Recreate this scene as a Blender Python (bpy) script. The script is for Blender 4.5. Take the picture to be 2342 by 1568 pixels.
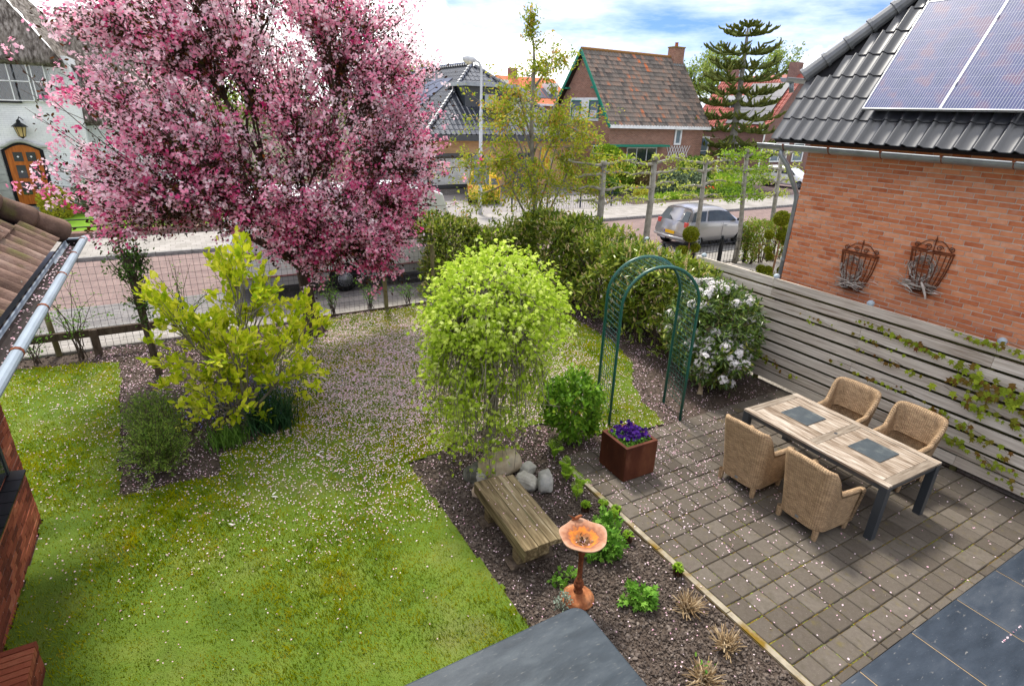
import bpy, bmesh, math, random
import numpy as np
from math import sin, cos, tan, pi, radians, sqrt, atan2, hypot
from mathutils import Vector, Matrix
for o in list(bpy.data.objects): bpy.data.objects.remove(o)
SC = bpy.context.scene
COL = SC.collection
# ------------------------------------------------------------ camera
CH = 4.5
def cam_axes(p, yaw, roll):
    p, yaw, roll = map(radians, (p, yaw, roll))
    F = np.array([sin(yaw)*cos(p), cos(yaw)*cos(p), -sin(p)])
    R = np.array([cos(yaw), -sin(yaw), 0.]); U = np.cross(R, F)
    return R*cos(roll)+U*sin(roll), -R*sin(roll)+U*cos(roll), F
CR, CU, CF = cam_axes(22.25, 30.25, 1.9)
camd = bpy.data.cameras.new('camera'); cam = bpy.data.objects.new('camera', camd); COL.objects.link(cam)
camd.sensor_width = 36; camd.lens = 1290.4/2342*36; camd.clip_start = .05; camd.clip_end = 2000
cam.matrix_world = Matrix(((CR[0], CU[0], -CF[0], 0), (CR[1], CU[1], -CF[1], 0), (CR[2], CU[2], -CF[2], CH), (0, 0, 0, 1)))
SC.camera = cam
# ------------------------------------------------------------ light and exposure
SUN_D = Vector((0.17, 0.99, 0)).normalized(); SUN_EL = radians(58)
w = bpy.data.worlds.new('World'); SC.world = w; w.use_nodes = True
nt = w.node_tree; nt.nodes.clear()
def N(t, ty, **kw):
    n = t.nodes.new(ty)
    for k, v in kw.items(): setattr(n, k, v)
    return n
sky = N(nt, 'ShaderNodeTexSky', sky_type='NISHITA', sun_disc=False)
sky.sun_elevation = SUN_EL; sky.sun_rotation = atan2(SUN_D.x, SUN_D.y); sky.dust_density = .3; sky.ozone_density = 3; sky.altitude = 0; sky.air_density = 1.0
tc = N(nt, 'ShaderNodeTexCoord'); sp = N(nt, 'ShaderNodeSeparateXYZ')
nt.links.new(tc.outputs['Generated'], sp.inputs[0])
def MA(t, op, a, b=None, c=None, clamp=False):
    m = N(t, 'ShaderNodeMath', operation=op, use_clamp=clamp)
    for i, v in enumerate((a, b, c)):
        if v is None: continue
        if isinstance(v, (int, float)): m.inputs[i].default_value = v
        else: t.links.new(v, m.inputs[i])
    return m.outputs[0]
az = MA(nt, 'ARCTAN2', sp.outputs['X'], sp.outputs['Y'])          # 0 = street direction, grows to the right
azn = MA(nt, 'MULTIPLY_ADD', az, 1/(2*pi), .5)
rp = N(nt, 'ShaderNodeValToRGB'); nt.links.new(azn, rp.inputs[0]); rp.color_ramp.interpolation = 'B_SPLINE'
def azp(D): return .5+(radians(30.25)+math.atan((D-1171)/1340))/(2*pi)
def ramp(node, stops):
    e = node.color_ramp.elements
    while len(e) > 1: e.remove(e[-1])
    e[0].position = stops[0][0]; e[0].color = (*stops[0][1], 1)
    for p, c in stops[1:]:
        q = e.new(p); q.color = (*c, 1)
hs = [(0, .16), (azp(-600), .2), (azp(300), .2), (azp(800), .25), (azp(960), .22), (azp(1050), .115), (azp(1130), .1), (azp(1180), .125), (azp(1260), .105), (azp(1330), .04), (azp(1440), .0), (azp(1600), .03), (azp(1740), .10), (azp(1850), .11), (azp(1940), .06), (azp(2200), .12), (1, .16)]
ramp(rp, [(p, (h, h, h)) for p, h in hs])
nz = N(nt, 'ShaderNodeTexNoise'); nz.inputs['Scale'].default_value = 9; nz.inputs['Detail'].default_value = 7; nz.inputs['Roughness'].default_value = .6
mpn = N(nt, 'ShaderNodeMapping'); mpn.inputs['Scale'].default_value = (1, 1, 1.6); nt.links.new(tc.outputs['Generated'], mpn.inputs[0]); nt.links.new(mpn.outputs[0], nz.inputs[0])
d1 = MA(nt, 'SUBTRACT', rp.outputs[0], sp.outputs['Z'])
d2 = MA(nt, 'MULTIPLY_ADD', nz.outputs[0], .17, -.085)
d3 = MA(nt, 'ADD', d1, d2)
cum = MA(nt, 'MULTIPLY_ADD', d3, 26, .35, clamp=True)
# thin high cloud
nz2 = N(nt, 'ShaderNodeTexNoise'); nz2.inputs['Scale'].default_value = 3.2; nz2.inputs['Detail'].default_value = 8; nz2.inputs['Roughness'].default_value = .62
mp2 = N(nt, 'ShaderNodeMapping'); mp2.inputs['Scale'].default_value = (1, 1, 5); mp2.inputs['Location'].default_value = (3.1, .4, 0); nt.links.new(tc.outputs['Generated'], mp2.inputs[0]); nt.links.new(mp2.outputs[0], nz2.inputs[0])
thin = MA(nt, 'MULTIPLY_ADD', nz2.outputs[0], 2.2, -.78, clamp=True)
hz = MA(nt, 'MULTIPLY_ADD', sp.outputs['Z'], -9, .85, clamp=True)
hi = MA(nt, 'MULTIPLY_ADD', sp.outputs['Z'], 2.2, -.42, clamp=True)
t2 = MA(nt, 'MAXIMUM', MA(nt, 'MAXIMUM', thin, hz), hi)
t3 = MA(nt, 'MULTIPLY', t2, .7)
mask = MA(nt, 'MAXIMUM', cum, t3)
# shading inside clouds
nz3 = N(nt, 'ShaderNodeTexNoise'); nz3.inputs['Scale'].default_value = 16; nz3.inputs['Detail'].default_value = 5
nt.links.new(mpn.outputs[0], nz3.inputs[0])
rp3 = N(nt, 'ShaderNodeValToRGB'); nt.links.new(nz3.outputs[0], rp3.inputs[0]); ramp(rp3, [(.35, (5.3, 5.35, 5.45)), (.62, (7.0, 6.9, 6.7))])
tint = N(nt, 'ShaderNodeMix', data_type='RGBA', blend_type='MULTIPLY'); tint.inputs[0].default_value = 1
nt.links.new(sky.outputs[0], tint.inputs[6]); tint.inputs[7].default_value = (.19, .25, .44, 1)
mx = N(nt, 'ShaderNodeMix', data_type='RGBA')
nt.links.new(mask, mx.inputs[0]); nt.links.new(tint.outputs[2], mx.inputs[6]); nt.links.new(rp3.outputs[0], mx.inputs[7])
bg = N(nt, 'ShaderNodeBackground'); bg.inputs[1].default_value = .1; out = N(nt, 'ShaderNodeOutputWorld')
nt.links.new(mx.outputs[2], bg.inputs[0]); nt.links.new(bg.outputs[0], out.inputs[0])
sl = bpy.data.lights.new('sun', 'SUN'); sl.energy = 1.5; sl.angle = radians(11.0); sl.color = (1, .94, .84)
so = bpy.data.objects.new('sun', sl); COL.objects.link(so)
sd = Vector((SUN_D.x*cos(SUN_EL), SUN_D.y*cos(SUN_EL), sin(SUN_EL)))
so.rotation_euler = sd.to_track_quat('Z', 'Y').to_euler(); so.location = (0, 0, 30)
SC.view_settings.view_transform = 'Standard'; SC.view_settings.look = 'None'; SC.view_settings.gamma = 1; SC.view_settings.exposure = 1.95
SC.cycles.max_bounces = 6; SC.cycles.transparent_max_bounces = 8; SC.cycles.diffuse_bounces = 3; SC.cycles.glossy_bounces = 3
# ------------------------------------------------------------ helpers
def tag(o, label=None, cat=None, group=None, kind=None):
    if label: o['label'] = label
    if cat: o['category'] = cat
    if group: o['group'] = group
    if kind: o['kind'] = kind
    return o
def thing(name, label, cat, loc=(0, 0, 0), rz=0, group=None):
    o = bpy.data.objects.new(name, None); COL.objects.link(o); o.location = loc; o.rotation_euler = (0, 0, rz); o.empty_display_size = .1
    return tag(o, label, cat, group)
def link(name, me, parent=None):
    o = bpy.data.objects.new(name, me); COL.objects.link(o); o.parent = parent; return o
class MB:
    def __init__(s): s.V = []; s.F = {}; s.R = []; s.n = 0
    def add(s, V, faces, rnd=0.):
        V = np.asarray(V, float).reshape(-1, 3)
        for f in faces: s.F.setdefault(len(f), []).append(np.asarray([f])+s.n)
        s.V.append(V); s.R.append(np.full(len(V), rnd)); s.n += len(V)
    def addn(s, V, F, rnd):          # V (M,3), F (K,k) array, rnd (M,)
        s.F.setdefault(F.shape[1], []).append(F+s.n); s.V.append(V); s.R.append(rnd); s.n += len(V)
    def rep(s, T, F, P, Rm, S, rnd): # template T (k,3) ; faces list ; P (N,3) ; Rm (N,3,3) ; S (N,) or (N,3)
        n = len(P); k = len(T)
        if n == 0: return
        S = np.asarray(S, float); S = S[:, None] if S.ndim == 1 else S
        L = np.asarray(T)[None]*S[:, None, :]
        V = np.einsum('nij,nkj->nki', Rm, L)+np.asarray(P)[:, None, :]
        off = (np.arange(n)*k)[:, None, None]
        by = {}
        for f in F: by.setdefault(len(f), []).append(f)
        base = s.n
        for kk, fs in by.items():
            A = (np.asarray(fs)[None]+off).reshape(-1, kk)
            s.F.setdefault(kk, []).append(A+base)
        s.V.append(V.reshape(-1, 3)); s.R.append(np.repeat(np.asarray(rnd, float), k)); s.n += n*k
    def obox(s, c, h, ax=None, rnd=0.):
        c = np.asarray(c, float); ax = np.eye(3) if ax is None else np.asarray(ax, float)
        V = [c+ax[0]*h[0]*i+ax[1]*h[1]*j+ax[2]*h[2]*k for i in (-1, 1) for j in (-1, 1) for k in (-1, 1)]
        s.add(V, [(0, 1, 3, 2), (4, 6, 7, 5), (0, 4, 5, 1), (2, 3, 7, 6), (0, 2, 6, 4), (1, 5, 7, 3)], rnd)
    def box(s, x0, x1, y0, y1, z0, z1, rnd=0.):
        s.obox(((x0+x1)/2, (y0+y1)/2, (z0+z1)/2), (abs(x1-x0)/2, abs(y1-y0)/2, abs(z1-z0)/2), None, rnd)
    def bar(s, a, b, wd, ht, up=(0, 0, 1), rnd=0.):
        a = np.asarray(a, float); b = np.asarray(b, float); d = b-a; L = np.linalg.norm(d); d = d/L
        up = np.asarray(up, float); sd = np.cross(d, up); sd = sd/np.linalg.norm(sd); u = np.cross(sd, d)
        s.obox((a+b)/2, (L/2, wd/2, ht/2), (d, sd, u), rnd)
    def tube(s, pts, r, n=6, rnd=0., cap=True):
        P = np.asarray(pts, float); m = len(P); r = np.full(m, r) if np.isscalar(r) else np.asarray(r, float)
        T = np.gradient(P, axis=0); T /= np.linalg.norm(T, axis=1)[:, None]+1e-9
        ref = np.eye(3)[np.abs(T).max(0).argmin()]
        A = np.cross(T, ref); A /= np.linalg.norm(A, axis=1)[:, None]+1e-9; B = np.cross(T, A)
        a = np.arange(n)*2*pi/n
        V = P[:, None]+r[:, None, None]*(np.cos(a)[None, :, None]*A[:, None]+np.sin(a)[None, :, None]*B[:, None])
        i = np.arange(m-1)[:, None]*n; j = np.arange(n)[None]; j2 = (j+1) % n
        F = np.stack([i+j, i+j2, i+n+j2, i+n+j], -1).reshape(-1, 4)
        base = s.n; s.addn(V.reshape(-1, 3), F, np.full(m*n, rnd))
        if cap and n > 2:
            s.F.setdefault(n, []).append(np.array([[base+k for k in range(n)][::-1]])); s.F.setdefault(n, []).append(np.array([[base+(m-1)*n+k for k in range(n)]]))
    def lathe(s, prof, c, n=24, wob=None):
        V = []; m = len(prof)
        for r, z in prof:
            for k in range(n):
                a = 2*pi*k/n; rr = r*(wob(a, r) if wob else 1)
                V.append((c[0]+rr*cos(a), c[1]+rr*sin(a), c[2]+z))
        F = [(i*n+k, i*n+(k+1) % n, (i+1)*n+(k+1) % n, (i+1)*n+k) for i in range(m-1) for k in range(n)]
        s.add(V, F+[tuple(range(n))[::-1], tuple((m-1)*n+k for k in range(n))])
    def prism(s, poly, z0, z1, rnd=0.):
        n = len(poly); V = [(x, y, z0) for x, y in poly]+[(x, y, z1) for x, y in poly]
        s.add(V, [tuple(range(n))[::-1], tuple(range(n, 2*n))]+[(i, (i+1) % n, n+(i+1) % n, n+i) for i in range(n)], rnd)
    def ext(s, poly, d, rnd=0.):     # 3-D polygon extruded by vector d
        n = len(poly); P = np.asarray(poly, float); V = np.vstack([P, P+np.asarray(d, float)])
        s.add(V, [tuple(range(n))[::-1], tuple(range(n, 2*n))]+[(i, (i+1) % n, n+(i+1) % n, n+i) for i in range(n)], rnd)
    def mesh(s, name, mat=None, smooth=False, uv=None):
        me = bpy.data.meshes.new(name)
        V = np.vstack(s.V); me.vertices.add(len(V)); me.vertices.foreach_set('co', V.ravel())
        lt = []; ls = []; idx = []; st = 0
        for k, fs in s.F.items():
            A = np.vstack(fs); idx.append(A.ravel()); ls.append(st+np.arange(len(A))*k); lt.append(np.full(len(A), k)); st += A.size
        idx = np.concatenate(idx); ls = np.concatenate(ls); lt = np.concatenate(lt)
        me.loops.add(len(idx)); me.loops.foreach_set('vertex_index', idx.astype(np.int32))
        me.polygons.add(len(ls)); me.polygons.foreach_set('loop_start', ls.astype(np.int32)); me.polygons.foreach_set('loop_total', lt.astype(np.int32))
        me.polygons.foreach_set('use_smooth', np.full(len(ls), bool(smooth)))
        at = me.attributes.new('rnd', 'FLOAT', 'POINT'); at.data.foreach_set('value', np.concatenate(s.R).astype(np.float32))
        if uv is not None:
            ul = me.uv_layers.new(name='UVMap'); ul.data.foreach_set('uv', np.asarray(uv, np.float32)[idx].ravel())
        me.update(); me.validate()
        if mat: me.materials.append(mat)
        return me
    def build(s, name, mat, parent=None, smooth=False, kind=None, bevel=0, uv=None):
        o = link(name, s.mesh(name, mat, smooth, uv), parent)
        if kind: o['kind'] = kind
        if bevel:
            b = o.modifiers.new('b', 'BEVEL'); b.width = bevel; b.segments = 2; b.limit_method = 'ANGLE'; b.angle_limit = radians(40)
        return o
def rng(seed): return np.random.default_rng(seed)
def rot_from(nrm, spin):             # matrices whose z = nrm, x spun
    nrm = nrm/(np.linalg.norm(nrm, axis=1)[:, None]+1e-9)
    ref = np.where(np.abs(nrm[:, 2:3]) < .9, np.array([[0, 0, 1.]]), np.array([[1., 0, 0]]))
    a = np.cross(ref, nrm); a /= np.linalg.norm(a, axis=1)[:, None]+1e-9; b = np.cross(nrm, a)
    c, s_ = np.cos(spin)[:, None], np.sin(spin)[:, None]
    x = a*c+b*s_; y = np.cross(nrm, x)
    return np.stack([x, y, nrm], -1)
def rot_dir(x, nrm):                 # matrices whose x axis = x, z close to nrm
    x = x/(np.linalg.norm(x, axis=1)[:, None]+1e-9)
    y = np.cross(nrm, x); y /= np.linalg.norm(y, axis=1)[:, None]+1e-9
    return np.stack([x, y, np.cross(x, y)], -1)
def inpoly(P, poly):
    x, y = P[:, 0], P[:, 1]; r = np.zeros(len(P), bool); n = len(poly); j = n-1
    for i in range(n):
        xi, yi = poly[i]; xj, yj = poly[j]
        c = ((yi > y) != (yj > y)) & (x < (xj-xi)*(y-yi)/(yj-yi+1e-12)+xi); r ^= c; j = i
    return r
def pix(P):
    d = np.asarray(P, float)-np.array([0, 0, CH]); k = d@CF
    return np.stack([512+564.2*(d@CR)/k, 342.5-564.2*(d@CU)/k, k], -1)
def pieces(name, tmesh, mats, parent, limit=300, mat=None):
    """tmesh: (verts, faces) template; mats: list of 4x4; nearest visible ones are objects that share one mesh, the rest one joined part"""
    T, F = tmesh; A = np.array([np.array(m) for m in mats]); c = A[:, :3, :3]@np.mean(T, 0)+A[:, :3, 3]
    q = pix(c); vis = (q[:, 2] > 0) & (q[:, 0] > -20) & (q[:, 0] < 1044) & (q[:, 1] > -20) & (q[:, 1] < 705)
    order = np.lexsort((q[:, 2], ~vis)); mb = MB(); mb.add(T, F); me = mb.mesh(name, mat)
    for i in order[:limit]:
        o = link(name, me, parent); o.matrix_local = Matrix(A[i].tolist())
    rest = order[limit:]
    if len(rest):
        m2 = MB(); r = rng(len(rest)).random(len(rest))
        m2.rep(T, F, A[rest, :3, 3], A[rest, :3, :3], np.ones(len(rest)), r)
        o = m2.build(name+'s', mat, parent); o['kind'] = 'stuff'
BOXT = ([(x, y, z) for x in (-.5, .5) for y in (-.5, .5) for z in (-.5, .5)], [(0, 1, 3, 2), (4, 6, 7, 5), (0, 4, 5, 1), (2, 3, 7, 6), (0, 2, 6, 4), (1, 5, 7, 3)])
def M4(loc, ax=None, sc=(1, 1, 1)):
    m = np.eye(4); ax = np.eye(3) if ax is None else np.asarray(ax, float).T
    m[:3, :3] = ax*np.asarray(sc)[None]; m[:3, 3] = loc; return m
# ------------------------------------------------------------ materials
def mat(name, stops, rough=.7, scale=4., detail=5, bump=0., bscale=60., metal=0., rnd=.0, noise=1., trans=0., spec=.12, sc3=(1, 1, 1), patch=None, coat=0., glob=False, bdist=.01):
    m = bpy.data.materials.new(name); m.use_nodes = True; t = m.node_tree; t.nodes.clear()
    o = N(t, 'ShaderNodeOutputMaterial'); b = N(t, 'ShaderNodeBsdfPrincipled')
    co = N(t, 'ShaderNodeNewGeometry').outputs['Position'] if glob else N(t, 'ShaderNodeTexCoord').outputs['Object']
    mp = N(t, 'ShaderNodeMapping'); mp.inputs['Scale'].default_value = sc3; t.links.new(co, mp.inputs[0])
    oi = N(t, 'ShaderNodeObjectInfo'); at = N(t, 'ShaderNodeAttribute', attribute_name='rnd')
    r = MA(t, 'FRACT', MA(t, 'ADD', oi.outputs['Random'], at.outputs['Fac']))
    nz = N(t, 'ShaderNodeTexNoise'); nz.inputs['Scale'].default_value = scale; nz.inputs['Detail'].default_value = detail; nz.inputs['Roughness'].default_value = .6
    if rnd and not glob:
        ad = N(t, 'ShaderNodeVectorMath', operation='ADD'); cb = N(t, 'ShaderNodeCombineXYZ'); t.links.new(MA(t, 'MULTIPLY', r, 37.), cb.inputs[0]); t.links.new(mp.outputs[0], ad.inputs[0]); t.links.new(cb.outputs[0], ad.inputs[1]); vec = ad.outputs[0]
    else: vec = mp.outputs[0]
    t.links.new(vec, nz.inputs[0])
    nn = MA(t, 'MULTIPLY', MA(t, 'SUBTRACT', nz.outputs[0], .5), 2.2*noise*(1-rnd*.6))
    f = MA(t, 'ADD', MA(t, 'MULTIPLY_ADD', r, rnd, .5-rnd/2), nn, clamp=True)
    cr = N(t, 'ShaderNodeValToRGB'); ramp(cr, stops); t.links.new(f, cr.inputs[0]); colr = cr.outputs[0]
    if patch:      # (colour, scale, lo, hi[, amount]) larger stains
        for pc in patch:
            pn = N(t, 'ShaderNodeTexNoise'); pn.inputs['Scale'].default_value = pc[1]; pn.inputs['Detail'].default_value = 6; t.links.new(vec, pn.inputs[0])
            mr = N(t, 'ShaderNodeMapRange'); mr.inputs[1].default_value = pc[2]; mr.inputs[2].default_value = pc[3]; mr.inputs[4].default_value = pc[4] if len(pc) > 4 else 1
            t.links.new(pn.outputs[0], mr.inputs[0]); mm = N(t, 'ShaderNodeMix', data_type='RGBA'); t.links.new(mr.outputs[0], mm.inputs[0]); t.links.new(colr, mm.inputs[6]); mm.inputs[7].default_value = (*pc[0], 1); colr = mm.outputs[2]
    b.inputs['Roughness'].default_value = rough; b.inputs['Metallic'].default_value = metal; b.inputs['Specular IOR Level'].default_value = spec; b.inputs['Coat Weight'].default_value = coat
    t.links.new(colr, b.inputs['Base Color'])
    if bump:
        bn = N(t, 'ShaderNodeTexNoise'); bn.inputs['Scale'].default_value = bscale; bn.inputs['Detail'].default_value = 6; t.links.new(vec, bn.inputs[0])
        bp = N(t, 'ShaderNodeBump'); bp.inputs['Strength'].default_value = bump; bp.inputs['Distance'].default_value = bdist; t.links.new(bn.outputs[0], bp.inputs['Height']); t.links.new(bp.outputs[0], b.inputs['Normal'])
    if trans:
        tr = N(t, 'ShaderNodeBsdfTranslucent'); t.links.new(colr, tr.inputs[0]); ms = N(t, 'ShaderNodeMixShader'); ms.inputs[0].default_value = trans
        t.links.new(b.outputs[0], ms.inputs[1]); t.links.new(tr.outputs[0], ms.inputs[2]); t.links.new(ms.outputs[0], o.inputs[0])
    else: t.links.new(b.outputs[0], o.inputs[0])
    return m
def flat(name, c, **k): return mat(name, [(0, tuple(x*.86 for x in c)), (1, tuple(min(1, x*1.12) for x in c))], **k)
def brickmat(name, cols, mortar, bw=.22, bh=.065, axis='xz', rough=.85, mort=.012, bump=.6, glob=True, bias=0., offset=.5):
    """procedural masonry for walls too far away to pick single bricks"""
    m = bpy.data.materials.new(name); m.use_nodes = True; t = m.node_tree; b = t.nodes['Principled BSDF']
    g = N(t, 'ShaderNodeNewGeometry'); s_ = N(t, 'ShaderNodeSeparateXYZ'); t.links.new(g.outputs['Position'], s_.inputs[0])
    ns = N(t, 'ShaderNodeSeparateXYZ'); t.links.new(g.outputs['Normal'], ns.inputs[0])
    if axis == 'xy': h, v = s_.outputs[0], s_.outputs[1]
    else:
        use = MA(t, 'GREATER_THAN', MA(t, 'ABSOLUTE', ns.outputs[0]), .7)
        h = MA(t, 'ADD', MA(t, 'MULTIPLY', s_.outputs[1], use), MA(t, 'MULTIPLY', s_.outputs[0], MA(t, 'SUBTRACT', 1, use))); v = s_.outputs[2]
    cb = N(t, 'ShaderNodeCombineXYZ'); t.links.new(h, cb.inputs[0]); t.links.new(v, cb.inputs[1])
    bt = N(t, 'ShaderNodeTexBrick'); bt.offset = offset; bt.inputs['Scale'].default_value = 1; bt.inputs['Brick Width'].default_value = bw; bt.inputs['Row Height'].default_value = bh; bt.inputs['Mortar Size'].default_value = mort*.5; bt.inputs['Bias'].default_value = bias
    bt.inputs['Color1'].default_value = (*cols[0], 1); bt.inputs['Color2'].default_value = (*cols[1], 1); bt.inputs['Mortar'].default_value = (*mortar, 1)
    t.links.new(cb.outputs[0], bt.inputs[0])
    nz = N(t, 'ShaderNodeTexNoise'); nz.inputs['Scale'].default_value = 1.3; nz.inputs['Detail'].default_value = 8; t.links.new(g.outputs['Position'], nz.inputs[0])
    mr = N(t, 'ShaderNodeMapRange'); mr.inputs[3].default_value = .72; mr.inputs[4].default_value = 1.25; t.links.new(nz.outputs[0], mr.inputs[0])
    mm = N(t, 'ShaderNodeMix', data_type='RGBA', blend_type='MULTIPLY'); mm.inputs[0].default_value = 1; t.links.new(bt.outputs[0], mm.inputs[6]); t.links.new(mr.outputs[0], mm.inputs[7]); t.links.new(mm.outputs[2], b.inputs['Base Color'])
    b.inputs['Roughness'].default_value = rough; b.inputs['Specular IOR Level'].default_value = .08
    bp = N(t, 'ShaderNodeBump'); bp.inputs['Strength'].default_value = bump; bp.inputs['Distance'].default_value = .008; bp.invert = True; t.links.new(bt.outputs['Fac'], bp.inputs['Height']); t.links.new(bp.outputs[0], b.inputs['Normal'])
    return m
def glass(name, c=(.02, .025, .03), rough=.04):
    return mat(name, [(0, c), (1, tuple(x*1.6+.005 for x in c))], rough=rough, spec=1.0, noise=.6, scale=1.5)
K = {}
K['white'] = flat('white_paint', (.78, .79, .78), rough=.5, bump=.05)
K['glass'] = glass('dark_glass'); K['glass2'] = glass('pale_glass', (.10, .14, .17))
K['zinc'] = mat('zinc', [(0, (.20, .22, .24)), (1, (.36, .39, .41))], rough=.42, metal=.55, scale=3, bump=.08, patch=[((.12, .13, .13), 6, .55, .75, .6)])
K['rust'] = mat('rusty_iron', [(0, (.06, .018, .01)), (.6, (.16, .05, .022)), (1, (.28, .10, .04))], rough=.85, scale=25, bump=.4)
K['soil'] = mat('soil', [(0, (.045, .033, .026)), (.5, (.09, .069, .056)), (1, (.155, .125, .105))], rough=.95, scale=18, bump=.7, bscale=70, bdist=.02, rnd=.5, glob=True)
K['bark'] = mat('bark', [(0, (.035, .025, .018)), (1, (.13, .10, .075))], rough=.9, scale=14, bump=.8, sc3=(1, 1, .25), bdist=.02)
K['twig'] = mat('grey_twig', [(0, (.10, .085, .06)), (1, (.30, .27, .21))], rough=.9, scale=10, bump=.3)
K['black'] = flat('black_metal', (.012, .013, .015), rough=.4)
K['anth'] = flat('anthracite', (.035, .042, .05), rough=.4, spec=.5)
K['green_paint'] = flat('green_paint', (.02, .20, .13), rough=.4)
# ============================================================ SETTING
def struct(name, mb, m, **k):
    o = mb.build(name, m, None, **k); o['kind'] = 'structure'; return o
def sheet(name, poly, z, m):
    mb = MB(); mb.add([(x, y, z) for x, y in poly], [tuple(range(len(poly)))]); return struct(name, mb, m)
g = MB(); g.add([(-900, -300, -.03), (900, -300, -.03), (900, 1200, -.03), (-900, 1200, -.03)], [(0, 1, 2, 3)])
struct('ground', g, mat('far_ground', [(0, (.07, .09, .04)), (1, (.13, .12, .08))], rough=.95, scale=.3, glob=True))
M_street = brickmat('street_clinker', ((.18, .125, .118), (.23, .165, .15)), (.15, .135, .125), .2, .1, 'xy', bump=.3)
M_bay = brickmat('grey_clinker', ((.15, .145, .148), (.21, .20, .195)), (.12, .11, .10), .2, .1, 'xy', bump=.3)
M_side = brickmat('pavement_slab', ((.25, .235, .215), (.32, .30, .28)), (.17, .155, .14), .3, .3, 'xy', bump=.3)
M_kerb = mat('kerb_stone', [(0, (.12, .12, .12)), (1, (.28, .27, .26))], rough=.9, scale=8, bump=.4)
sheet('street', [(-60, 15.7), (90, 15.7), (90, 20.5), (-60, 20.5)], -.012, M_street)
sheet('parking_lane', [(-60, 14.02), (90, 14.02), (90, 15.7), (-60, 15.7)], -.008, M_bay)
mb = MB(); mb.box(-60, 90, 12.66, 13.9, -.02, .03); struct('pavement', mb, M_side)
mb = MB(); mb.box(-60, 34.4, 20.64, 23.5, -.02, .1); mb.box(41.5, 90, 20.64, 23.5, -.02, .1); struct('pavement', mb, M_side)
mb = MB(); x = -20.
while x < 50: mb.box(x, x+.98, 13.9, 14.02, -.02, .035); x += 1.
struct('kerb', mb, M_kerb)
mb = MB(); x = -20.
while x < 60:
    if not 34.4 < x < 41: mb.box(x, x+.98, 20.5, 20.64, -.02, .105)
    x += 1.
struct('kerb', mb, M_kerb)
sheet('side_street', [(34.5, 20.5), (41.4, 20.5), (44, 80), (37, 80)], -.004, M_street)
sheet('driveway', [(7.2, 23.5), (21, 23.5), (21, 29.95), (7.2, 33)], .095, brickmat('drive_clinker', ((.23, .215, .215), (.30, .28, .27)), (.18, .165, .16), .21, .07, 'xy', bump=.3))
M_lawnbase = mat('lawn_soil', [(0, (.05, .09, .012)), (.5, (.10, .16, .02)), (1, (.16, .20, .04))], rough=.95, scale=1.2, bump=.8, bscale=90, glob=True, bdist=.02, patch=[((.17, .15, .07), .9, .56, .74, .6)])
sheet('front_lawn', [(-25, 23.95), (7.1, 23.95), (7.1, 31), (-25, 31)], .105, mat('front_grass', [(0, (.08, .17, .01)), (1, (.14, .26, .02))], rough=.95, scale=2.5, bump=.6, glob=True))
sheet('front_garden_soil', [(21, 23.5), (34.4, 23.5), (34.4, 30.2), (21, 30.2)], .1, K['soil'])
# garden ground : a finely divided soil sheet with low lumps
def heights(X, Y): return .014*np.sin(X*3.1+1.3*np.sin(Y*2.3))*np.sin(Y*2.7)+.008*np.sin(X*9+Y*7)
def gridsheet(name, x0, x1, y0, y1, st, m, z0=0., keep=None, amp=1.):
    xs = np.arange(x0, x1+st/2, st); ys = np.arange(y0, y1+st/2, st); X, Y = np.meshgrid(xs, ys, indexing='ij')
    r = rng(7); Z = z0+heights(X, Y)*amp+r.normal(0, .004*amp, X.shape)
    V = np.stack([X, Y, Z], -1).reshape(-1, 3); ny = len(ys); i, j = np.meshgrid(np.arange(len(xs)-1), np.arange(ny-1), indexing='ij')
    F = np.stack([i*ny+j, (i+1)*ny+j, (i+1)*ny+j+1, i*ny+j+1], -1).reshape(-1, 4)
    if keep is not None:
        c = V[F].mean(1); F = F[keep(c)]
    mb = MB(); mb.addn(V, F, np.zeros(len(V))); return struct(name, mb, m, smooth=True)
gridsheet('garden_soil', -2.0, 8.9, 1., 12.62, .1, K['soil'], -.005, amp=.8)
sheet('neighbour_ground', [(8.9, -1), (30, -1), (30, 12.62), (8.9, 12.62)], -.004, mat('gravel', [(0, (.16, .14, .12)), (.5, (.32, .29, .26)), (1, (.5, .47, .43))], rough=.95, scale=35, bump=.8, glob=True))
LAWN = [(-2.0, -1.), (2.22, -1.), (2.19, 3.23), (2.15, 4.6), (2.08, 6.3), (2.53, 6.36), (3.4, 6.6), (4.32, 6.38), (4.9, 5.75), (5.53, 5.55), (6.06, 5.51), (6.22, 6.2), (6.6, 6.9), (7.15, 7.54), (7.5, 8.67), (7.66, 10.4), (7.3, 11.6), (6.4, 12.5), (5., 12.58), (2.7, 12.58), (1.5, 12.4), (1.1, 11.8), (1.0, 11.2), (.62, 9.6), (.95, 8.3), (.9, 7.95), (-.1, 7.66), (-.16, 7.14), (-.7, 7.2), (-1.25, 7.17), (-1.36, 9.), (-1.49, 11.76), (-2.9, 12.1), (-3.6, 12.2), (-4.5, 12.1), (-4.5, 7.2), (-2.0, 7.15)]
gridsheet('garden_soil', -6, -2.0, 7.1, 12.62, .1, K['soil'], -.005, amp=.8)
_r = random.Random(4); _L = []
for _i in range(len(LAWN)):
    _a, _b = LAWN[_i], LAWN[(_i+1) % len(LAWN)]; _n = max(1, int(hypot(_b[0]-_a[0], _b[1]-_a[1])/.11))
    for _k in range(_n): _L.append((_a[0]+(_b[0]-_a[0])*_k/_n+_r.gauss(0, .016), _a[1]+(_b[1]-_a[1])*_k/_n+_r.gauss(0, .016)))
LAWN = _L
gridsheet('lawn', -4.5, 7.8, -1., 12.6, .04, M_lawnbase, .022, keep=lambda c: inpoly(c, LAWN), amp=.7)
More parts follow.
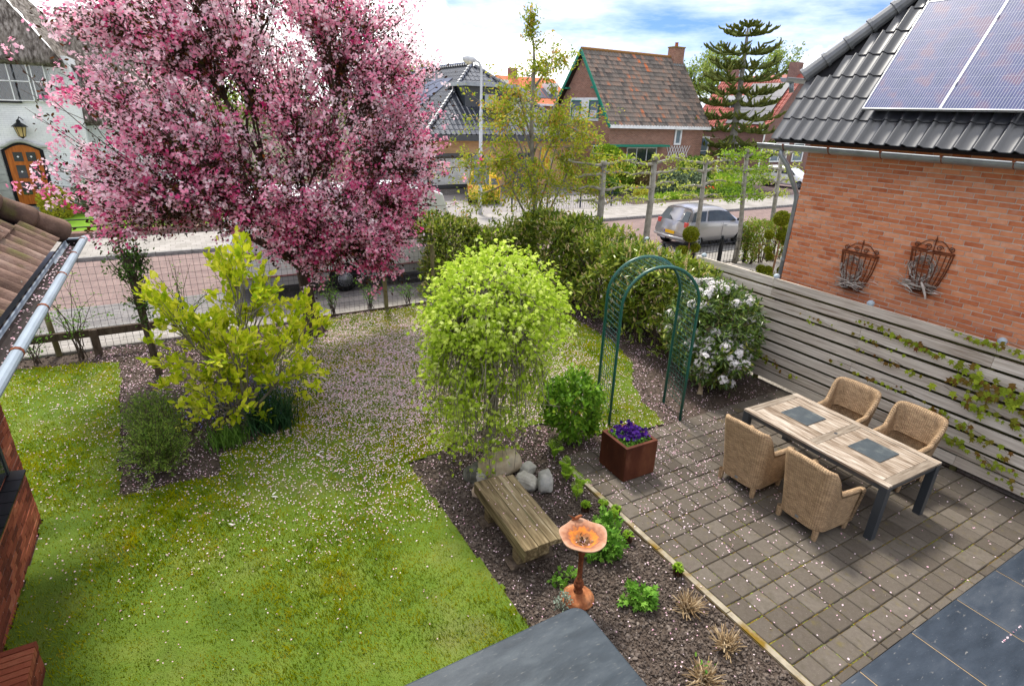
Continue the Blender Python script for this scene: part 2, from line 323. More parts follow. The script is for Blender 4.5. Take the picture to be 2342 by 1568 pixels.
# grass blades
r = rng(11); n = 520000
P = np.stack([r.uniform(-4.5, 7.8, n), r.uniform(.3, 12.6, n)], -1); d = np.hypot(P[:, 0], P[:, 1]); P = P[(r.random(n) < np.clip(7.5/(d+1.), .33, 1.))]
P = P[inpoly(P, LAWN)]; n = len(P); dd = np.hypot(P[:, 0], P[:, 1])
bare = np.exp(-((P[:, 0]+1.75)/.28)**2)*(P[:, 1] < 7.1); keepm = r.random(n) > bare*.8; P = P[keepm]; dd = dd[keepm]; n = len(P)
T = [(-.5, 0, 0), (.5, 0, 0), (.15, .35, .62), (0, .9, 1.)]
a = r.uniform(0, 2*pi, n); Rm = np.zeros((n, 3, 3)); Rm[:, 0, 0] = np.cos(a); Rm[:, 0, 1] = -np.sin(a); Rm[:, 1, 0] = np.sin(a); Rm[:, 1, 1] = np.cos(a); Rm[:, 2, 2] = 1
hgt = r.uniform(.016, .04, n)*(1+.5*np.sin(P[:, 0]*2.1)*np.sin(P[:, 1]*1.7))*(1+.5*np.clip(np.sin(P[:, 0]*11+3*np.sin(P[:, 1]*7))*np.sin(P[:, 1]*13), 0, 1))*np.where(r.random(n) < .03, 2., 1.); wd = (.0048+.0007*dd)*r.uniform(.7, 1.3, n); lean = hgt*r.uniform(.3, 1., n)
mb = MB(); mb.rep(T, [(0, 1, 2), (0, 2, 3)], np.c_[P, .018+heights(P[:, 0], P[:, 1])*.7], Rm, np.stack([wd, lean, hgt], -1), r.random(n))
M_grass = mat('grass', [(0, (.06, .11, .001)), (.3, (.17, .24, .001)), (.6, (.34, .37, .002)), (.85, (.44, .38, .006)), (1, (.50, .38, .04))], rough=.8, scale=3.2, detail=8, rnd=.45, noise=1.1, spec=.0, trans=.4, glob=True)
tag(mb.build('grass', M_grass), 'short spring green lawn grass strewn with petals', 'grass', kind='stuff')
# soil crumbs
r = rng(12)
def soilpts(n, x0, x1, y0, y1, extra=None):
    P = np.stack([r.uniform(x0, x1, n), r.uniform(y0, y1, n)], -1); P = P[~inpoly(P, LAWN)]
    P = P[~((P[:, 0] > PX0-.02) & (P[:, 1] < 5.5) & (P[:, 1] > 1.4))]; return P
PX0 = 4.04
P = np.vstack([soilpts(46000, 2.0, 4.2, 1.2, 6.6), soilpts(11000, 4, 8.8, 5.4, 12), soilpts(9000, -1.6, 1.2, 7., 12.6), soilpts(1500, -4, 2, 11.8, 12.6)])
P = P[~((P[:, 0] > 3.95) & (P[:, 1] < 5.45))]
n = len(P); ico = [(0, 0, 1), (.9, 0, .1), (.25, .85, 0), (-.75, .5, .15), (-.7, -.55, -.05), (.3, -.85, .1), (0, 0, -.7)]
IF = [(0, i, i % 5+1) for i in range(1, 6)]+[(6, i % 5+1, i) for i in range(1, 6)]
S = r.gamma(1.8, .0052, n)+.0025; S = np.minimum(S, .034)
mb = MB(); mb.rep(ico, IF, np.c_[P, heights(P[:, 0], P[:, 1])*.8+S*.25], rot_from(r.normal(size=(n, 3)), r.uniform(0, 6, n)), np.stack([S, S*r.uniform(.6, 1, n), S*r.uniform(.5, .9, n)], -1), r.random(n))
tag(mb.build('soil_crumbs', mat('crumb', [(0, (.055, .041, .033)), (.5, (.11, .086, .071)), (1, (.19, .158, .135))], rough=.95, scale=30, rnd=.7, bump=.5, glob=True)), 'crumbly dark soil clods covering the flower beds', 'soil', kind='stuff')
# ---- patio
M_pav = mat('concrete_paver', [(0, (.068, .056, .045)), (.5, (.105, .089, .073)), (1, (.15, .13, .108))], rough=.93, scale=7, bump=.7, bscale=140, rnd=.6, noise=.55, patch=[((.26, .25, .22), 26, .64, .70, .6), ((.08, .07, .05), 3., .52, .7, .5), ((.15, .12, .02), 2.2, .6, .78, .45)], bdist=.004)
M_moss = mat('mossy_joint', [(0, (.075, .058, .036)), (.4, (.13, .105, .068)), (.7, (.16, .11, .04)), (1, (.10, .12, .025))], rough=.98, scale=6, bump=1, bscale=60, glob=True)
PATIO = thing('patio', 'grey concrete paving slab terrace strewn with pink petals', 'patio'); PATIO['kind'] = 'structure'; del PATIO['category']
mb = MB(); mb.box(3.97, 8.8, 1.49, 5.42, -.05, .012); mb.build('joint_bed', M_moss, PATIO)
r = rng(3); ms = []
pt = np.array(BOXT[0]); 
pw, pd = .236, .2425
bt_v = []; hb = .5; 
# paver template with a small chamfer
for z, q in ((-.5, .5), (.32, .5), (.5, .465)): bt_v += [(-q, -q, z), (q, -q, z), (q, q, z), (-q, q, z)]
PT = (bt_v, [(8, 9, 10, 11)]+[(a, (a+1) % 4, 4+(a+1) % 4, 4+a) for a in range(4)]+[(4+a, 4+(a+1) % 4, 8+(a+1) % 4, 8+a) for a in range(4)])
for j in range(-1, 16):
    y = 1.8-.2425+pd*(j)+.001*j if j >= 0 else 1.478
    dh = pd if j >= 0 else .078
    yc = y+dh/2
    x = PX0+ (0 if j < 14 else .02)
    while x < 8.78:
        ww = min(pw, 8.8-x)
        ms.append(M4((x+ww/2+r.normal(0, .0015), yc+r.normal(0, .0015), .005+r.normal(0, .0022)), ((cos(a0 := r.normal(0, .004)), sin(a0), r.normal(0, .006)), (-sin(a0), cos(a0), r.normal(0, .006)), (0, 0, 1)), (ww-.009, dh-.009, .05)))
        x += pw
pieces('paver', PT, ms, PATIO, 300, M_pav)
# edge band of thin kerbs between patio and bed
mb = MB(); y = 1.5
while y < 5.3: mb.box(3.975, 4.037, y, y+.97, -.05, .026); y += .98
mb.build('edging', mat('edging', [(0, (.2, .17, .12)), (1, (.36, .32, .25))], rough=.95, scale=9, bump=.5, patch=[((.16, .10, .015), 3, .5, .62)]), PATIO)
# moss tufts on joints
r = rng(5); n = 26000
gx = PX0+pw*r.integers(0, 20, n)+r.normal(0, .006, n); gy = r.uniform(1.5, 5.4, n)
sw = r.random(n) < .5; gy2 = 1.5575+pd*r.integers(0, 16, n)+r.normal(0, .006, n); gx2 = r.uniform(PX0, 8.8, n)
P = np.where(sw[:, None], np.c_[gx, gy], np.c_[gx2, gy2])
w_ = np.clip(np.sin(P[:, 0]*4.3+2*np.sin(P[:, 1]*3.1))*np.sin(P[:, 1]*5.1+P[:, 0]*2.), 0, 1)+.5*np.exp(-(P[:, 0]-4.)/.45)
P = P[(r.random(n) < w_*.8) & (P[:, 0] < 8.8) & (P[:, 1] < 5.42)]
Q = np.c_[4.02+np.abs(r.normal(0, .05, 9000)), r.uniform(1.5, 3.6, 9000)]; Q = Q[r.random(len(Q)) < np.clip(.25+.9*np.sin(Q[:, 1]*5.3)**2, 0, 1)*(Q[:, 1] < 3.4)]
P = np.vstack([P, Q]); n = len(P); S = r.uniform(.005, .013, n)
mb = MB(); mb.rep(ico, IF, np.c_[P, np.full(n, .016)], rot_from(np.c_[r.normal(0, .5, (n, 2)), np.ones(n)], r.uniform(0, 6, n)), np.stack([S, S, S*.45], -1), r.random(n))
tag(mb.build('moss', mat('moss', [(0, (.10, .055, .01)), (.5, (.22, .14, .02)), (.8, (.16, .2, .03)), (1, (.24, .33, .04))], rough=.95, scale=20, rnd=.9, glob=True)), 'brown and green moss growing in the patio joints', 'moss', kind='stuff')
# slate terrace
SL = thing('slate_terrace', 'smooth blue grey slate terrace with sandy joints beside the concrete patio', 'terrace'); SL['kind'] = 'structure'; del SL['category']
mb = MB(); mb.box(2.6, 9.1, -1.0, 1.468, -.06, .04); mb.build('grout', flat('sandy_grout', (.42, .30, .17), rough=.95, scale=12, bump=.5), SL)
M_slate = mat('slate', [(0, (.022, .03, .042)), (.5, (.036, .047, .064)), (1, (.06, .072, .09))], rough=.42, scale=2.2, rnd=.35, bump=.25, bscale=25, sc3=(1, 3, 1), patch=[((.38, .36, .33), 9, .66, .76, .5), ((.33, .33, .34), 40, .68, .74, .5)])
ms = []
for i in range(-2, 6):
    for j in range(3): ms.append(M4((4.51+.848*i+.424-.0, 1.475-.42-.848*j, .03), None, (.836, .838, .045)))
pieces('slate_tile', PT, ms, SL, 300, M_slate)
# ============================================================ NEIGHBOUR HOUSE (right)
X3, Y3, Z3 = np.eye(3)
M_brR = mat('orange_red_brick', [(0, (.34, .08, .03)), (.3, (.54, .18, .078)), (.75, (.67, .28, .14)), (1, (.74, .44, .31))], rough=.85, scale=9, rnd=.6, noise=.5, bump=.3, bscale=45, bdist=.006, patch=[((.55, .36, .29), 5, .6, .78, .5)])
M_mortar = mat('mortar', [(0, (.50, .45, .37)), (1, (.68, .63, .55))], rough=.95, scale=12, bump=.3)
H = thing('neighbour_house', 'orange brick neighbour house with glazed black roof tiles and two solar panels', 'house', (9.2, 6.18, 0))
def LOC(x, y, z): return (x-9.2, y-6.18, z)
mb = MB(); mb.box(.001, 9, -11, -.01, -.1, 4.3); mb.build('wall', M_mortar, H)
BT = ([(x, y, z) for x in (-.5, .5) for y in (-.5, .5) for z in (-.5, .5)], BOXT[1])
r = rng(21); ms = []; L, hh = .235, .069
row = 0; z = 4.13
while z > 1.0:
    off = (0, .5, .22, .72)[row % 4]*L; y = -off
    y0 = 0.
    while y0 > -6.4:
        y1 = y-L if y0 < 0 or off == 0 else y
        y1 = -((int((-y0+1e-6-off)//L)+1)*L+off) if -y0+1e-6 >= off else -off
        if y0-y1 > .03:
            ms.append(M4((-.0+r.normal(0, .0010)+.024, (y0+y1)/2, z+r.normal(0, .0012)), None, (.06, (y0-y1)-.011, hh-.0125)))
        y0 = y1
    z -= hh; row += 1
pieces('brick', BT, ms, H, 300, M_brR)
# front gable face (faces the street) is out of view : plain
# roof
TH = radians(56); EX, EZ = 8.85, 4.24      # eave line
us = np.array([cos(TH), 0, sin(TH)]); ns = np.array([-sin(TH), 0, cos(TH)]); ys = np.array([0, -1., 0])
def RP(y, u, h=0.): return np.array([EX-9.2, y-6.18, EZ])+us*u+ns*h
mb = MB(); U1 = 5.0; HB = 1.15
P_ = [RP(6.66, 0), RP(6.66, HB), RP(6.66-2.6, 4.7), RP(-4.5, 4.7), RP(-4.5, 0)]
mb.ext([p-ns*.06 for p in P_], -ns*.08); mb.build('roof_deck', flat('dark_underlay', (.02, .02, .022)), H)
def tile_template(flatf=.45, roll=.055, th=.02, lip=.02):
    pr = [(0, .012), (.05, 0), (flatf, 0), (flatf+.1, .006), (flatf+.17, roll*.6), (flatf+.24, roll), (flatf+.33, roll*.9), (.98, .02), (1.03, .012)]
    V = []
    for v, dz in ((0., th), (1.04, 0.)): V += [(a, v, b+dz) for a, b in pr]
    V += [(a, 0., b+th-lip) for a, b in pr]+[(a, 0., b+th) for a, b in pr]; n = len(pr)
    F = [(i, i+1, n+i+1, n+i) for i in range(n-1)]+[(2*n+i, 2*n+i+1, 3*n+i+1, 3*n+i) for i in range(n-1)]
    return V, F
TR = tile_template(.56, .05)
M_tileb = mat('glazed_black_tile', [(0, (.014, .015, .019)), (1, (.038, .04, .045))], rough=.3, scale=3, rnd=.3, spec=.8, coat=.35, bump=.03, bscale=8, patch=[((.06, .06, .055), 5, .6, .8, .4)])
tw, tl = .2165, .385
ax = (-ys*-1, us, ns)
ax = (np.array([0, -1., 0]), us, np.cross(np.array([0, -1., 0]), us)); 
if ax[2][2] < 0: ax = (np.array([0, 1., 0]), us, np.cross(np.array([0, 1., 0]), us))
ydir = ax[0][1]
ms = []
PAN = [(5.30, .46, 4.29, 2.21), (4.26, .46, 3.25, 2.21), (3.22, .46, 2.21, 2.21)]
for j in range(12):
    ymax = 6.66 if (j+1)*tl <= HB+.05 else 6.66-((j+1)*tl-HB)*.56*1.25
    for i in range(45):
        y = 6.66-i*tw
        if y > ymax+.02: continue
        if y-tw < -3: break
        o = RP(y if ydir < 0 else y-tw, j*tl-.03, .0)
        ms.append(M4(o, ax, (tw, tl, 1)))
TRn = (TR[0], TR[1])
for o in [None]:
    pieces('roof_tile', TRn, ms, H, 300, M_tileb)
for m_ in bpy.data.meshes:
    if m_.name.startswith('roof_tile'): m_.polygons.foreach_set('use_smooth', np.ones(len(m_.polygons), bool))
# hip ridge caps
hb = RP(6.72, HB, .04); ht = RP(6.72-2.6*.95, HB+2.6*1.02/.72*.8, .04)
ht = RP(5.60, 2.62, .04); hd = (ht-hb)/np.linalg.norm(ht-hb)
M_ridge = mat('ridge_tile', [(0, (.10, .105, .11)), (1, (.21, .215, .22))], rough=.35, scale=4, rnd=.3, spec=.6)
Lr = np.linalg.norm(ht-hb)
for k in range(10):
    a = hb+hd*(k*.36-.02); mb = MB(); mb.tube([a, a+hd*.05, a+hd*.051, a+hd*.38], [.125, .125, .108, .1], 12); mb.build('ridge_tile', M_ridge, H, smooth=False)
# half-hip slope beyond the ridge (faces the street)
sl_ = np.array([hb, ht, ht+np.array([3.4, 0, 0]), hb+np.array([4.2, 0, 0])]); mb = MB(); mb.ext(sl_, (0, .0, -.08)); mb.build('hip_slope', M_tileb, H)
# gutters
def gutter(mb, a, b, rad=.075, lean=(0, 0), n=8):
    a = np.array(a, float); b = np.array(b, float); d = (b-a)/np.linalg.norm(b-a); s_ = np.cross(d, Z3); s_ /= np.linalg.norm(s_)
    V = []
    for p in (a, b):
        for rr in (rad, rad-.006):
            for k in range(n+1):
                t = pi+pi*k/n; V.append(p+s_*cos(t)*rr+Z3*sin(t)*rr)
    m = n+1; F = []
    for k in range(n): F += [(k, k+1, 2*m+k+1, 2*m+k), (m+k, 3*m+k, 3*m+k+1, m+k+1), (k, m+k, m+k+1, k+1), (2*m+k, 2*m+k+1, 3*m+k+1, 3*m+k)]
    F += [(0, 2*m, 3*m, m), (n, m+n, 3*m+n, 2*m+n)]
    for q in (0, 2*m): F.append(tuple(q+m+k for k in range(m)))
    mb.add(V, F)
    for sg in (-1, 1): mb.tube([a+s_*rad*sg, b+s_*rad*sg], .011, 6)
gx, gz = 8.83-9.2, 4.13
mb = MB(); gutter(mb, (gx, 6.86-6.18, gz), (gx, -8, gz-.02), .085); GU = mb.build('gutter', K['zinc'], H, smooth=False)
for k in range(12):
    y = 6.35-.79*k-6.18; mb = MB(); mb.tube([(gx+.088*cos(t), y, gz+.088*sin(t)) for t in np.linspace(pi, 2*pi, 9)], .008, 5); mb.box(gx-.10, gx-.075, y-.015, y+.015, gz-.01, gz+.02); mb.build('bracket', K['rust'], GU)
p0 = (gx, 6.42-6.18, gz-.07); mb = MB()
mb.tube([p0, (gx, .24, gz-.16), (gx+.1, .15, gz-.32), (.0, .05, gz-.78), (.02, .045, gz-.9), (.02, .045, .1)], .04, 10); mb.build('downpipe', K['zinc'], H, smooth=True)
for zz in (3.3, 2.2, 1.2):
    mb = MB(); mb.tube([(.02, .045, zz-.02), (.02, .045, zz+.02)], .048, 10); mb.build('pipe_clip', K['zinc'], H)
sg = RP(6.66, HB-.05, .05); mb = MB(); gutter(mb, sg+np.array([-.12, .34, .0]), sg+np.array([3.6, .34, 0]), .07); mb.build('gutter', K['zinc'], H)
mb = MB(); mb.tube([sg+np.array([.1, .34, -.05]), sg+np.array([.1, .3, -.22])], .04, 8); mb.build('downpipe', K['zinc'], H, smooth=True)
# solar panels (a part each)
mp_ = bpy.data.materials.new('solar_cells'); mp_.use_nodes = True; t = mp_.node_tree; b = t.nodes['Principled BSDF']
tcn = N(t, 'ShaderNodeTexCoord'); sx = N(t, 'ShaderNodeSeparateXYZ'); t.links.new(tcn.outputs['Object'], sx.inputs[0])
def lines(v, per, wd): return MA(t, 'LESS_THAN', MA(t, 'FRACT', MA(t, 'DIVIDE', v, per)), wd)
bus = lines(sx.outputs[0], .0335, .14); c1 = lines(sx.outputs[1], .158, .03); fine = MA(t, 'MULTIPLY', MA(t, 'MAXIMUM', bus, MA(t, 'MULTIPLY', c1, .35)), 1.)
nzp = N(t, 'ShaderNodeTexNoise'); nzp.inputs['Scale'].default_value = 3.5; t.links.new(tcn.outputs['Object'], nzp.inputs[0])
cr = N(t, 'ShaderNodeValToRGB'); ramp(cr, [(.35, (.012, .028, .12)), (.5, (.03, .042, .15)), (.65, (.09, .045, .11))]); t.links.new(nzp.outputs[0], cr.inputs[0])
mm = N(t, 'ShaderNodeMix', data_type='RGBA'); t.links.new(fine, mm.inputs[0]); t.links.new(cr.outputs[0], mm.inputs[6]); mm.inputs[7].default_value = (.36, .38, .42, 1); t.links.new(mm.outputs[2], b.inputs['Base Color'])
b.inputs['Roughness'].default_value = .35; b.inputs['Coat Weight'].default_value = .25; b.inputs['Coat Roughness'].default_value = .12; b.inputs['Specular IOR Level'].default_value = .3
for pi_, (ya, ua, yb, ub) in enumerate(PAN[:2]):
    pn = bpy.data.objects.new('solar_panel', None); 
    mb = MB(); wv = ya-yb; hv = ub-ua; mb.box(0, wv, 0, hv, -.03, 0.004); o = mb.build('solar_panel', mp_, H)
    A = np.eye(4); A[:3, 0] = (0, -1, 0); A[:3, 1] = us; A[:3, 2] = ns; A[:3, 3] = RP(ya, ua, .16)
    o.matrix_local = Matrix(A.tolist())
    f = MB(); e = .014
    f.box(-e, 0, -e, hv+e, -.035, .01); f.box(wv, wv+e, -e, hv+e, -.035, .01); f.box(0, wv, -e, 0, -.035, .01); f.box(0, wv, hv, hv+e, -.035, .01)
    f.build('panel_frame', flat('aluminium', (.6, .62, .64), rough=.3, metal=.7), o)
    for yy in (.35, 1.35):
        c_ = MB(); c_.box(wv+.012, wv+.03, yy, yy+.05, -.03, .018); c_.build('clamp', K['white'], o)
# ============================================================ FENCE
M_board = mat('weathered_board', [(0, (.26, .20, .15)), (.35, (.47, .41, .34)), (.7, (.62, .56, .48)), (1, (.72, .67, .59))], rough=.85, scale=3.2, sc3=(9, .45, 9), rnd=.35, noise=1.1, bump=.5, bscale=22, bdist=.005, patch=[((.08, .05, .03), 5, .71, .78, .8)])
M_boardback = mat('shaded_mossy_board', [(0, (.035, .035, .012)), (1, (.15, .14, .055))], rough=.95, scale=4, rnd=.3, glob=True)  # moss green, darkened so the colour also carries the shade in the gaps
FN = thing('board_fence', 'weathered grey horizontal board fence with ball topped posts beside the patio', 'fence', (8.8, 2.7, 0))
py = [9.38, 7.71, 6.04, 4.39, 2.7, 1.03, -.64]
fy = lambda y: y-2.7
for y in py:
    mb = MB(); mb.box(.03, .10, fy(y)-.035, fy(y)+.035, -.1, 1.9); mb.build('post', M_boardback, FN)
    mb = MB(); mb.lathe([(.012, -.02), (.045, -.015), (.05, 0), (.02, .005), (.022, .02), (.045, .04), (.055, .068), (.045, .098), (.02, .115), (.004, .12)], (.065, fy(y), 1.9), 14); mb.build('ball_finial', K['ball'] if 'ball' in K else K.setdefault('ball', flat('grey_blue_ball', (.38, .45, .5), rough=.5)), FN, smooth=True)
r = rng(31); bm_ = {}
def board(y0, y1, z, x, nm, m, h=.146, t=.024, tilt=0):
    n = 7; V = []; 
    for i in range(n):
        f = i/(n-1); w_ = .0022*sin(f*9+z*7)
        yy = y0+(y1-y0)*f
        V += [(x-t+w_, yy, z), (x-t+w_, yy, z+h-.002), (x, yy, z+h), (x+.002, yy, z)]
    F = [(i*4+k, (i+1)*4+k, (i+1)*4+(k+1) % 4, i*4+(k+1) % 4) for i in range(n-1) for k in range(4)]+[(0, 1, 2, 3), tuple(4*(n-1)+k for k in (3, 2, 1, 0))]
    mb = MB(); mb.add(V, F); return mb.build(nm, m, FN)
ends = [[8.12, 6.04, 2.7, -.64, -2.], [8.12, 7.71, 4.39, 1.03, -2.]]
for k in range(10):
    z = 1.80-k*.191; par = (k+1) % 2 if k else 0
    e = ends[0] if k in (0, 1, 4, 6, 9) else ends[1]
    if k == 9: z += .02
    e = list(e)
    if k > 0: e[0] = 9.4
    if k == 0: e[0] = 7.82
    for a, b_ in zip(e[:-1], e[1:]): board(fy(b_)+.002, fy(a)-.002, z+r.normal(0, .002), .03, 'board', M_board)
for k in range(9):
    board(fy(-2.), fy(8.), 1.80-k*.191-.1, .128, 'back_board', M_boardback)
# ============================================================ OWN WING (left)
M_brL = mat('dark_red_brick', [(0, (.09, .028, .02)), (.4, (.22, .06, .035)), (.8, (.34, .10, .055)), (1, (.42, .18, .10))], rough=.88, scale=9, rnd=.8, noise=.5, bump=.6, bscale=45, bdist=.006)
HL = thing('brick_outbuilding', 'red brick outbuilding with mossy brown pantile roof and white gutter at the left edge', 'building', (-2.01, 7.13, 0))
def lo(x, y, z): return np.array([x+2.01, y-7.13, z])
mb = MB(); mb.box(-6, .003, -11, -.0, -.1, 3.0); mb.build('wall', mat('grey_mortar', [(0, (.17, .15, .13)), (1, (.32, .29, .26))], rough=.95, scale=12), HL)
ms = []; r = rng(22); row = 0; z = .03
while z < 2.9:
    off = (row % 2)*.5*.235; e = [0.]
    y = -off if off else -.235
    while y > -5.5: e.append(y); y -= .235
    for a, b_ in zip(e[:-1], e[1:]):
        c = (a+b_)/2
        if -1.35 < c < -.5 and .75 < z < 1.3 and False: continue
        ms.append(M4((-.03+r.normal(0, .0016)+.01, c, z+r.normal(0, .001)), None, (.06, (a-b_)-.012, .069-.013)))
    z += .069; row += 1
pieces('brick', BT, ms, HL, 300, M_brL)
# window with a black tiled sill
W = MB(); W.box(-.02, .022, -1.75, -.48, .98, 2.2); Wo = W.build('window', K['glass'], HL)
for a in (-1.75, -.5): mb = MB(); mb.box(.0, .03, a-.03, a+.03, .95, 2.2); mb.build('frame', K['anth'], Wo)
for k in range(7): mb = MB(); mb.obox((.055, -.53-.2*k, .93), (.09, .095, .012), ((1, 0, -.12), (0, 1, 0), (.12, 0, 1))); mb.build('sill_tile', K['black'], Wo)
TL_ = radians(42); el = np.array([-cos(TL_), 0, sin(TL_)]); nl = np.array([sin(TL_), 0, cos(TL_)])
def LP(y, u, h=0.): return lo(-1.27, y, 3.05)+el*u+nl*h
mb = MB(); mb.ext([LP(7.95, .02, -.03), LP(-4, .02, -.03), LP(-4, 4, -.03), LP(7.95-4*cos(TL_), 4, -.03)], -nl*.05); mb.build('roof_deck', K['black'], HL)
M_pan = mat('brown_pantile', [(0, (.055, .035, .028)), (.4, (.13, .08, .06)), (.75, (.21, .135, .105)), (1, (.3, .22, .18))], rough=.85, scale=6, rnd=.6, noise=.8, bump=.5, bscale=60, patch=[((.11, .11, .03), 4, .54, .7, .7), ((.34, .33, .28), 22, .7, .75, .6)])
def pan_template(th=.03):
    pr = [(a, .042*sin(pi*min(a/.62, 1)) if a < .62 else -.014*sin(pi*(a-.62)/.38)) for a in np.linspace(0, 1, 13)]
    V = [];
    for v, dz in ((0., th), (.5, th*.55), (1.06, 0.)): V += [(a, v, b+dz) for a, b in pr]
    V += [(a, 0., b+th-.016) for a, b in pr]; n = len(pr)
    F = [(q*n+i, q*n+i+1, (q+1)*n+i+1, (q+1)*n+i) for q in (0, 1) for i in range(n-1)]+[(3*n+i, 3*n+i+1, i+1, i) for i in range(n-1)]
    return V, F
axl = (np.array([0, 1., 0]), el, np.cross([0, 1., 0], el)); 
if axl[2][2] < 0: axl = (np.array([0, -1., 0]), el, np.cross([0, -1., 0], el))
ms = []
for j in range(10):
    for i in range(50):
        y = 7.9-i*.215
        if y > 7.93-(j+.9)*.33*cos(TL_): continue
        if y < -1: break
        o = LP(y-.215 if axl[0][1] > 0 else y, j*.33-.01, 0)
        ms.append(M4(o, axl, (.215, .33, 1.25)))
pieces('roof_tile', pan_template(), ms, HL, 300, M_pan)
hs0 = lo(-1.23, 7.98, 3.10); hdv = np.array([-1, -1, tan(TL_)]); hdv = hdv/np.linalg.norm(hdv)
for k in range(6):
    a = hs0+hdv*(k*.36); mb = MB(); mb.tube([a, a+hdv*.04, a+hdv*.2, a+hdv*.41], [.125, .13, .115, .10], 14); mb.build('ridge_tile', M_pan, HL, smooth=True)
K['wgut'] = flat('white_gutter', (.26, .31, .36), rough=.35, bump=.03)
mb = MB(); gutter(mb, lo(-1.165, -5, 3.0), lo(-1.15, 8.03, 3.0), .085); mb.tube([lo(-1.075, -5, 3.0), lo(-1.06, 8.03, 3.0)], .036, 12); mb.tube([lo(-1.06, 8.03, 3.0), lo(-1.24, 8.03, 3.0)], .02, 8); mb.n and None; G2 = mb.build('gutter', K['wgut'], HL, smooth=False); tg2 = MB(); gutter(tg2, lo(-1.17, -5, 3.002), lo(-1.16, 8.0, 3.002), .078); tg2.build('gutter_lining', flat('gutter_black', (.02, .015, .014)), G2)  # near black inner trough fills the dark gap between tiles and rim
for y in (7.9, 7.15, 6.3, 5.3, 4.35, 3.4): mb = MB(); mb.tube([lo(-1.066, y-.018, 3.), lo(-1.066, y+.018, 3.)], .041, 10); mb.build('joint_clip', K['rust'], G2)
for sgn in (0,):
    mb = MB(); mb.box(-.1, .75, -12, .8, 2.86, 2.9); mb.build('soffit', K['anth'], HL)
# low brick pier in the corner
PR = thing('brick_pier', 'low brick garden pier with brick coping beside the outbuilding wall', 'wall', (-1.83, 4.6, 0))
mb = MB(); mb.box(-.17, .174, -3.5, .2, -.05, .27); mb.build('core', M_mortar, PR)
ms = []
for k in range(5):
    y = .22; zz = .035+.066*k
    if k < 4:
        yy = .215-(k % 2)*.11
        if k % 2: ms.append(M4((.155, .165, zz), None, (.05, .1, .054)))
        while yy > -2.5: ms.append(M4((.155, yy-.11, zz), None, (.05, .208, .054))); yy -= .22
for k in range(30): ms.append(M4((.0, .185-.066*k, .31), None, (.38, .056, .07)))
pieces('brick', BT, ms, PR, 300, M_brL)
# ============================================================ GARDEN FURNITURE
K['teak'] = mat('silvered_teak', [(0, (.10, .07, .048)), (.4, (.225, .175, .13)), (.7, (.34, .285, .23)), (1, (.46, .41, .35))], rough=.85, scale=3.5, sc3=(9, 1.0, 9), rnd=.35, noise=1.3, bump=.5, bscale=24, bdist=.004, patch=[((.12, .08, .05), 9, .62, .75, .5)])
T_ = thing('garden_table', 'rectangular garden table with weathered teak top and anthracite metal legs', 'table', (6.855, 3.37, 0), radians(-1.2))
hx, hy, zt = .555, .99, .785
mb = MB(); mb.box(-hx, -hx+.09, -hy, hy, zt-.03, zt); mb.build('edge_board', K['teak'], T_, bevel=.003); mb = MB(); mb.box(hx-.09, hx, -hy, hy, zt-.03, zt); mb.build('edge_board', K['teak'], T_, bevel=.003)
def xboard(y0, y1, nm='cross_board'):
    mb = MB(); mb.box(-hx+.094, hx-.094, y0, y1, zt-.03, zt); return mb.build(nm, K['teakx'], T_, bevel=.003)
K['teakx'] = mat('silvered_teak_across', [(0, (.09, .07, .05)), (.5, (.19, .155, .12)), (1, (.30, .26, .21))], rough=.85, scale=3.5, sc3=(1, 9, 9), rnd=.3, noise=1.1, bump=.5, bscale=24, bdist=.004)
for a, b_ in ((-hy, -hy+.11), (-.055, .055), (hy-.11, hy)): xboard(a, b_)
for s_ in (-1, 1):
    for k in range(6):
        x0 = -hx+.095+k*.1525; mb = MB(); y0, y1 = (.059, hy-.114) if s_ > 0 else (-hy+.114, -.059)
        mb.box(x0, x0+.149, y0, y1, zt-.031, zt-.002); mb.build('slat', K['teak'], T_)
mb = MB(); mb.lathe([(.022, 0), (.022, .003), (.001, .003)], (0, 0, zt), 16); mb.build('parasol_cap', K['anth'], T_)
mb = MB()
for s_ in (-1, 1):
    mb.box(s_*(hx-.035)-.02, s_*(hx-.035)+.02, -hy+.05, hy-.05, zt-.09, zt-.036); mb.box(-hx+.05, hx-.05, s_*(hy-.035)-.02, s_*(hy-.035)+.02, zt-.09, zt-.036)
mb.build('frame', K['anth'], T_, bevel=.003)
for a in (-1, 1):
    for b_ in (-1, 1):
        mb = MB(); mb.box(a*(hx-.045)-.045, a*(hx-.045)+.045, b_*(hy-.045)-.045, b_*(hy-.045)+.045, 0.012, zt-.034); mb.build('leg', K['anth'], T_, bevel=.004)
K['mat'] = mat('dark_mat', [(0, (.035, .048, .058)), (.6, (.055, .07, .08)), (1, (.11, .13, .13))], rough=.4, scale=8, bump=.2, spec=.5)
for nm, y, lab in (('placemat', 3.86, 'blue grey slate placemat on the far half of the teak table'), ('placemat', 2.91, 'blue grey slate placemat on the near half of the teak table')):
    mb = MB(); mb.box(-.205, .205, -.2, .2, 0, .008); o = mb.build(nm, K['mat'], None, bevel=.003); o.location = (6.89, y, zt+.0015); o.rotation_euler.z = radians(-1); tag(o, lab, 'placemat', 'dark placemats on the teak table')
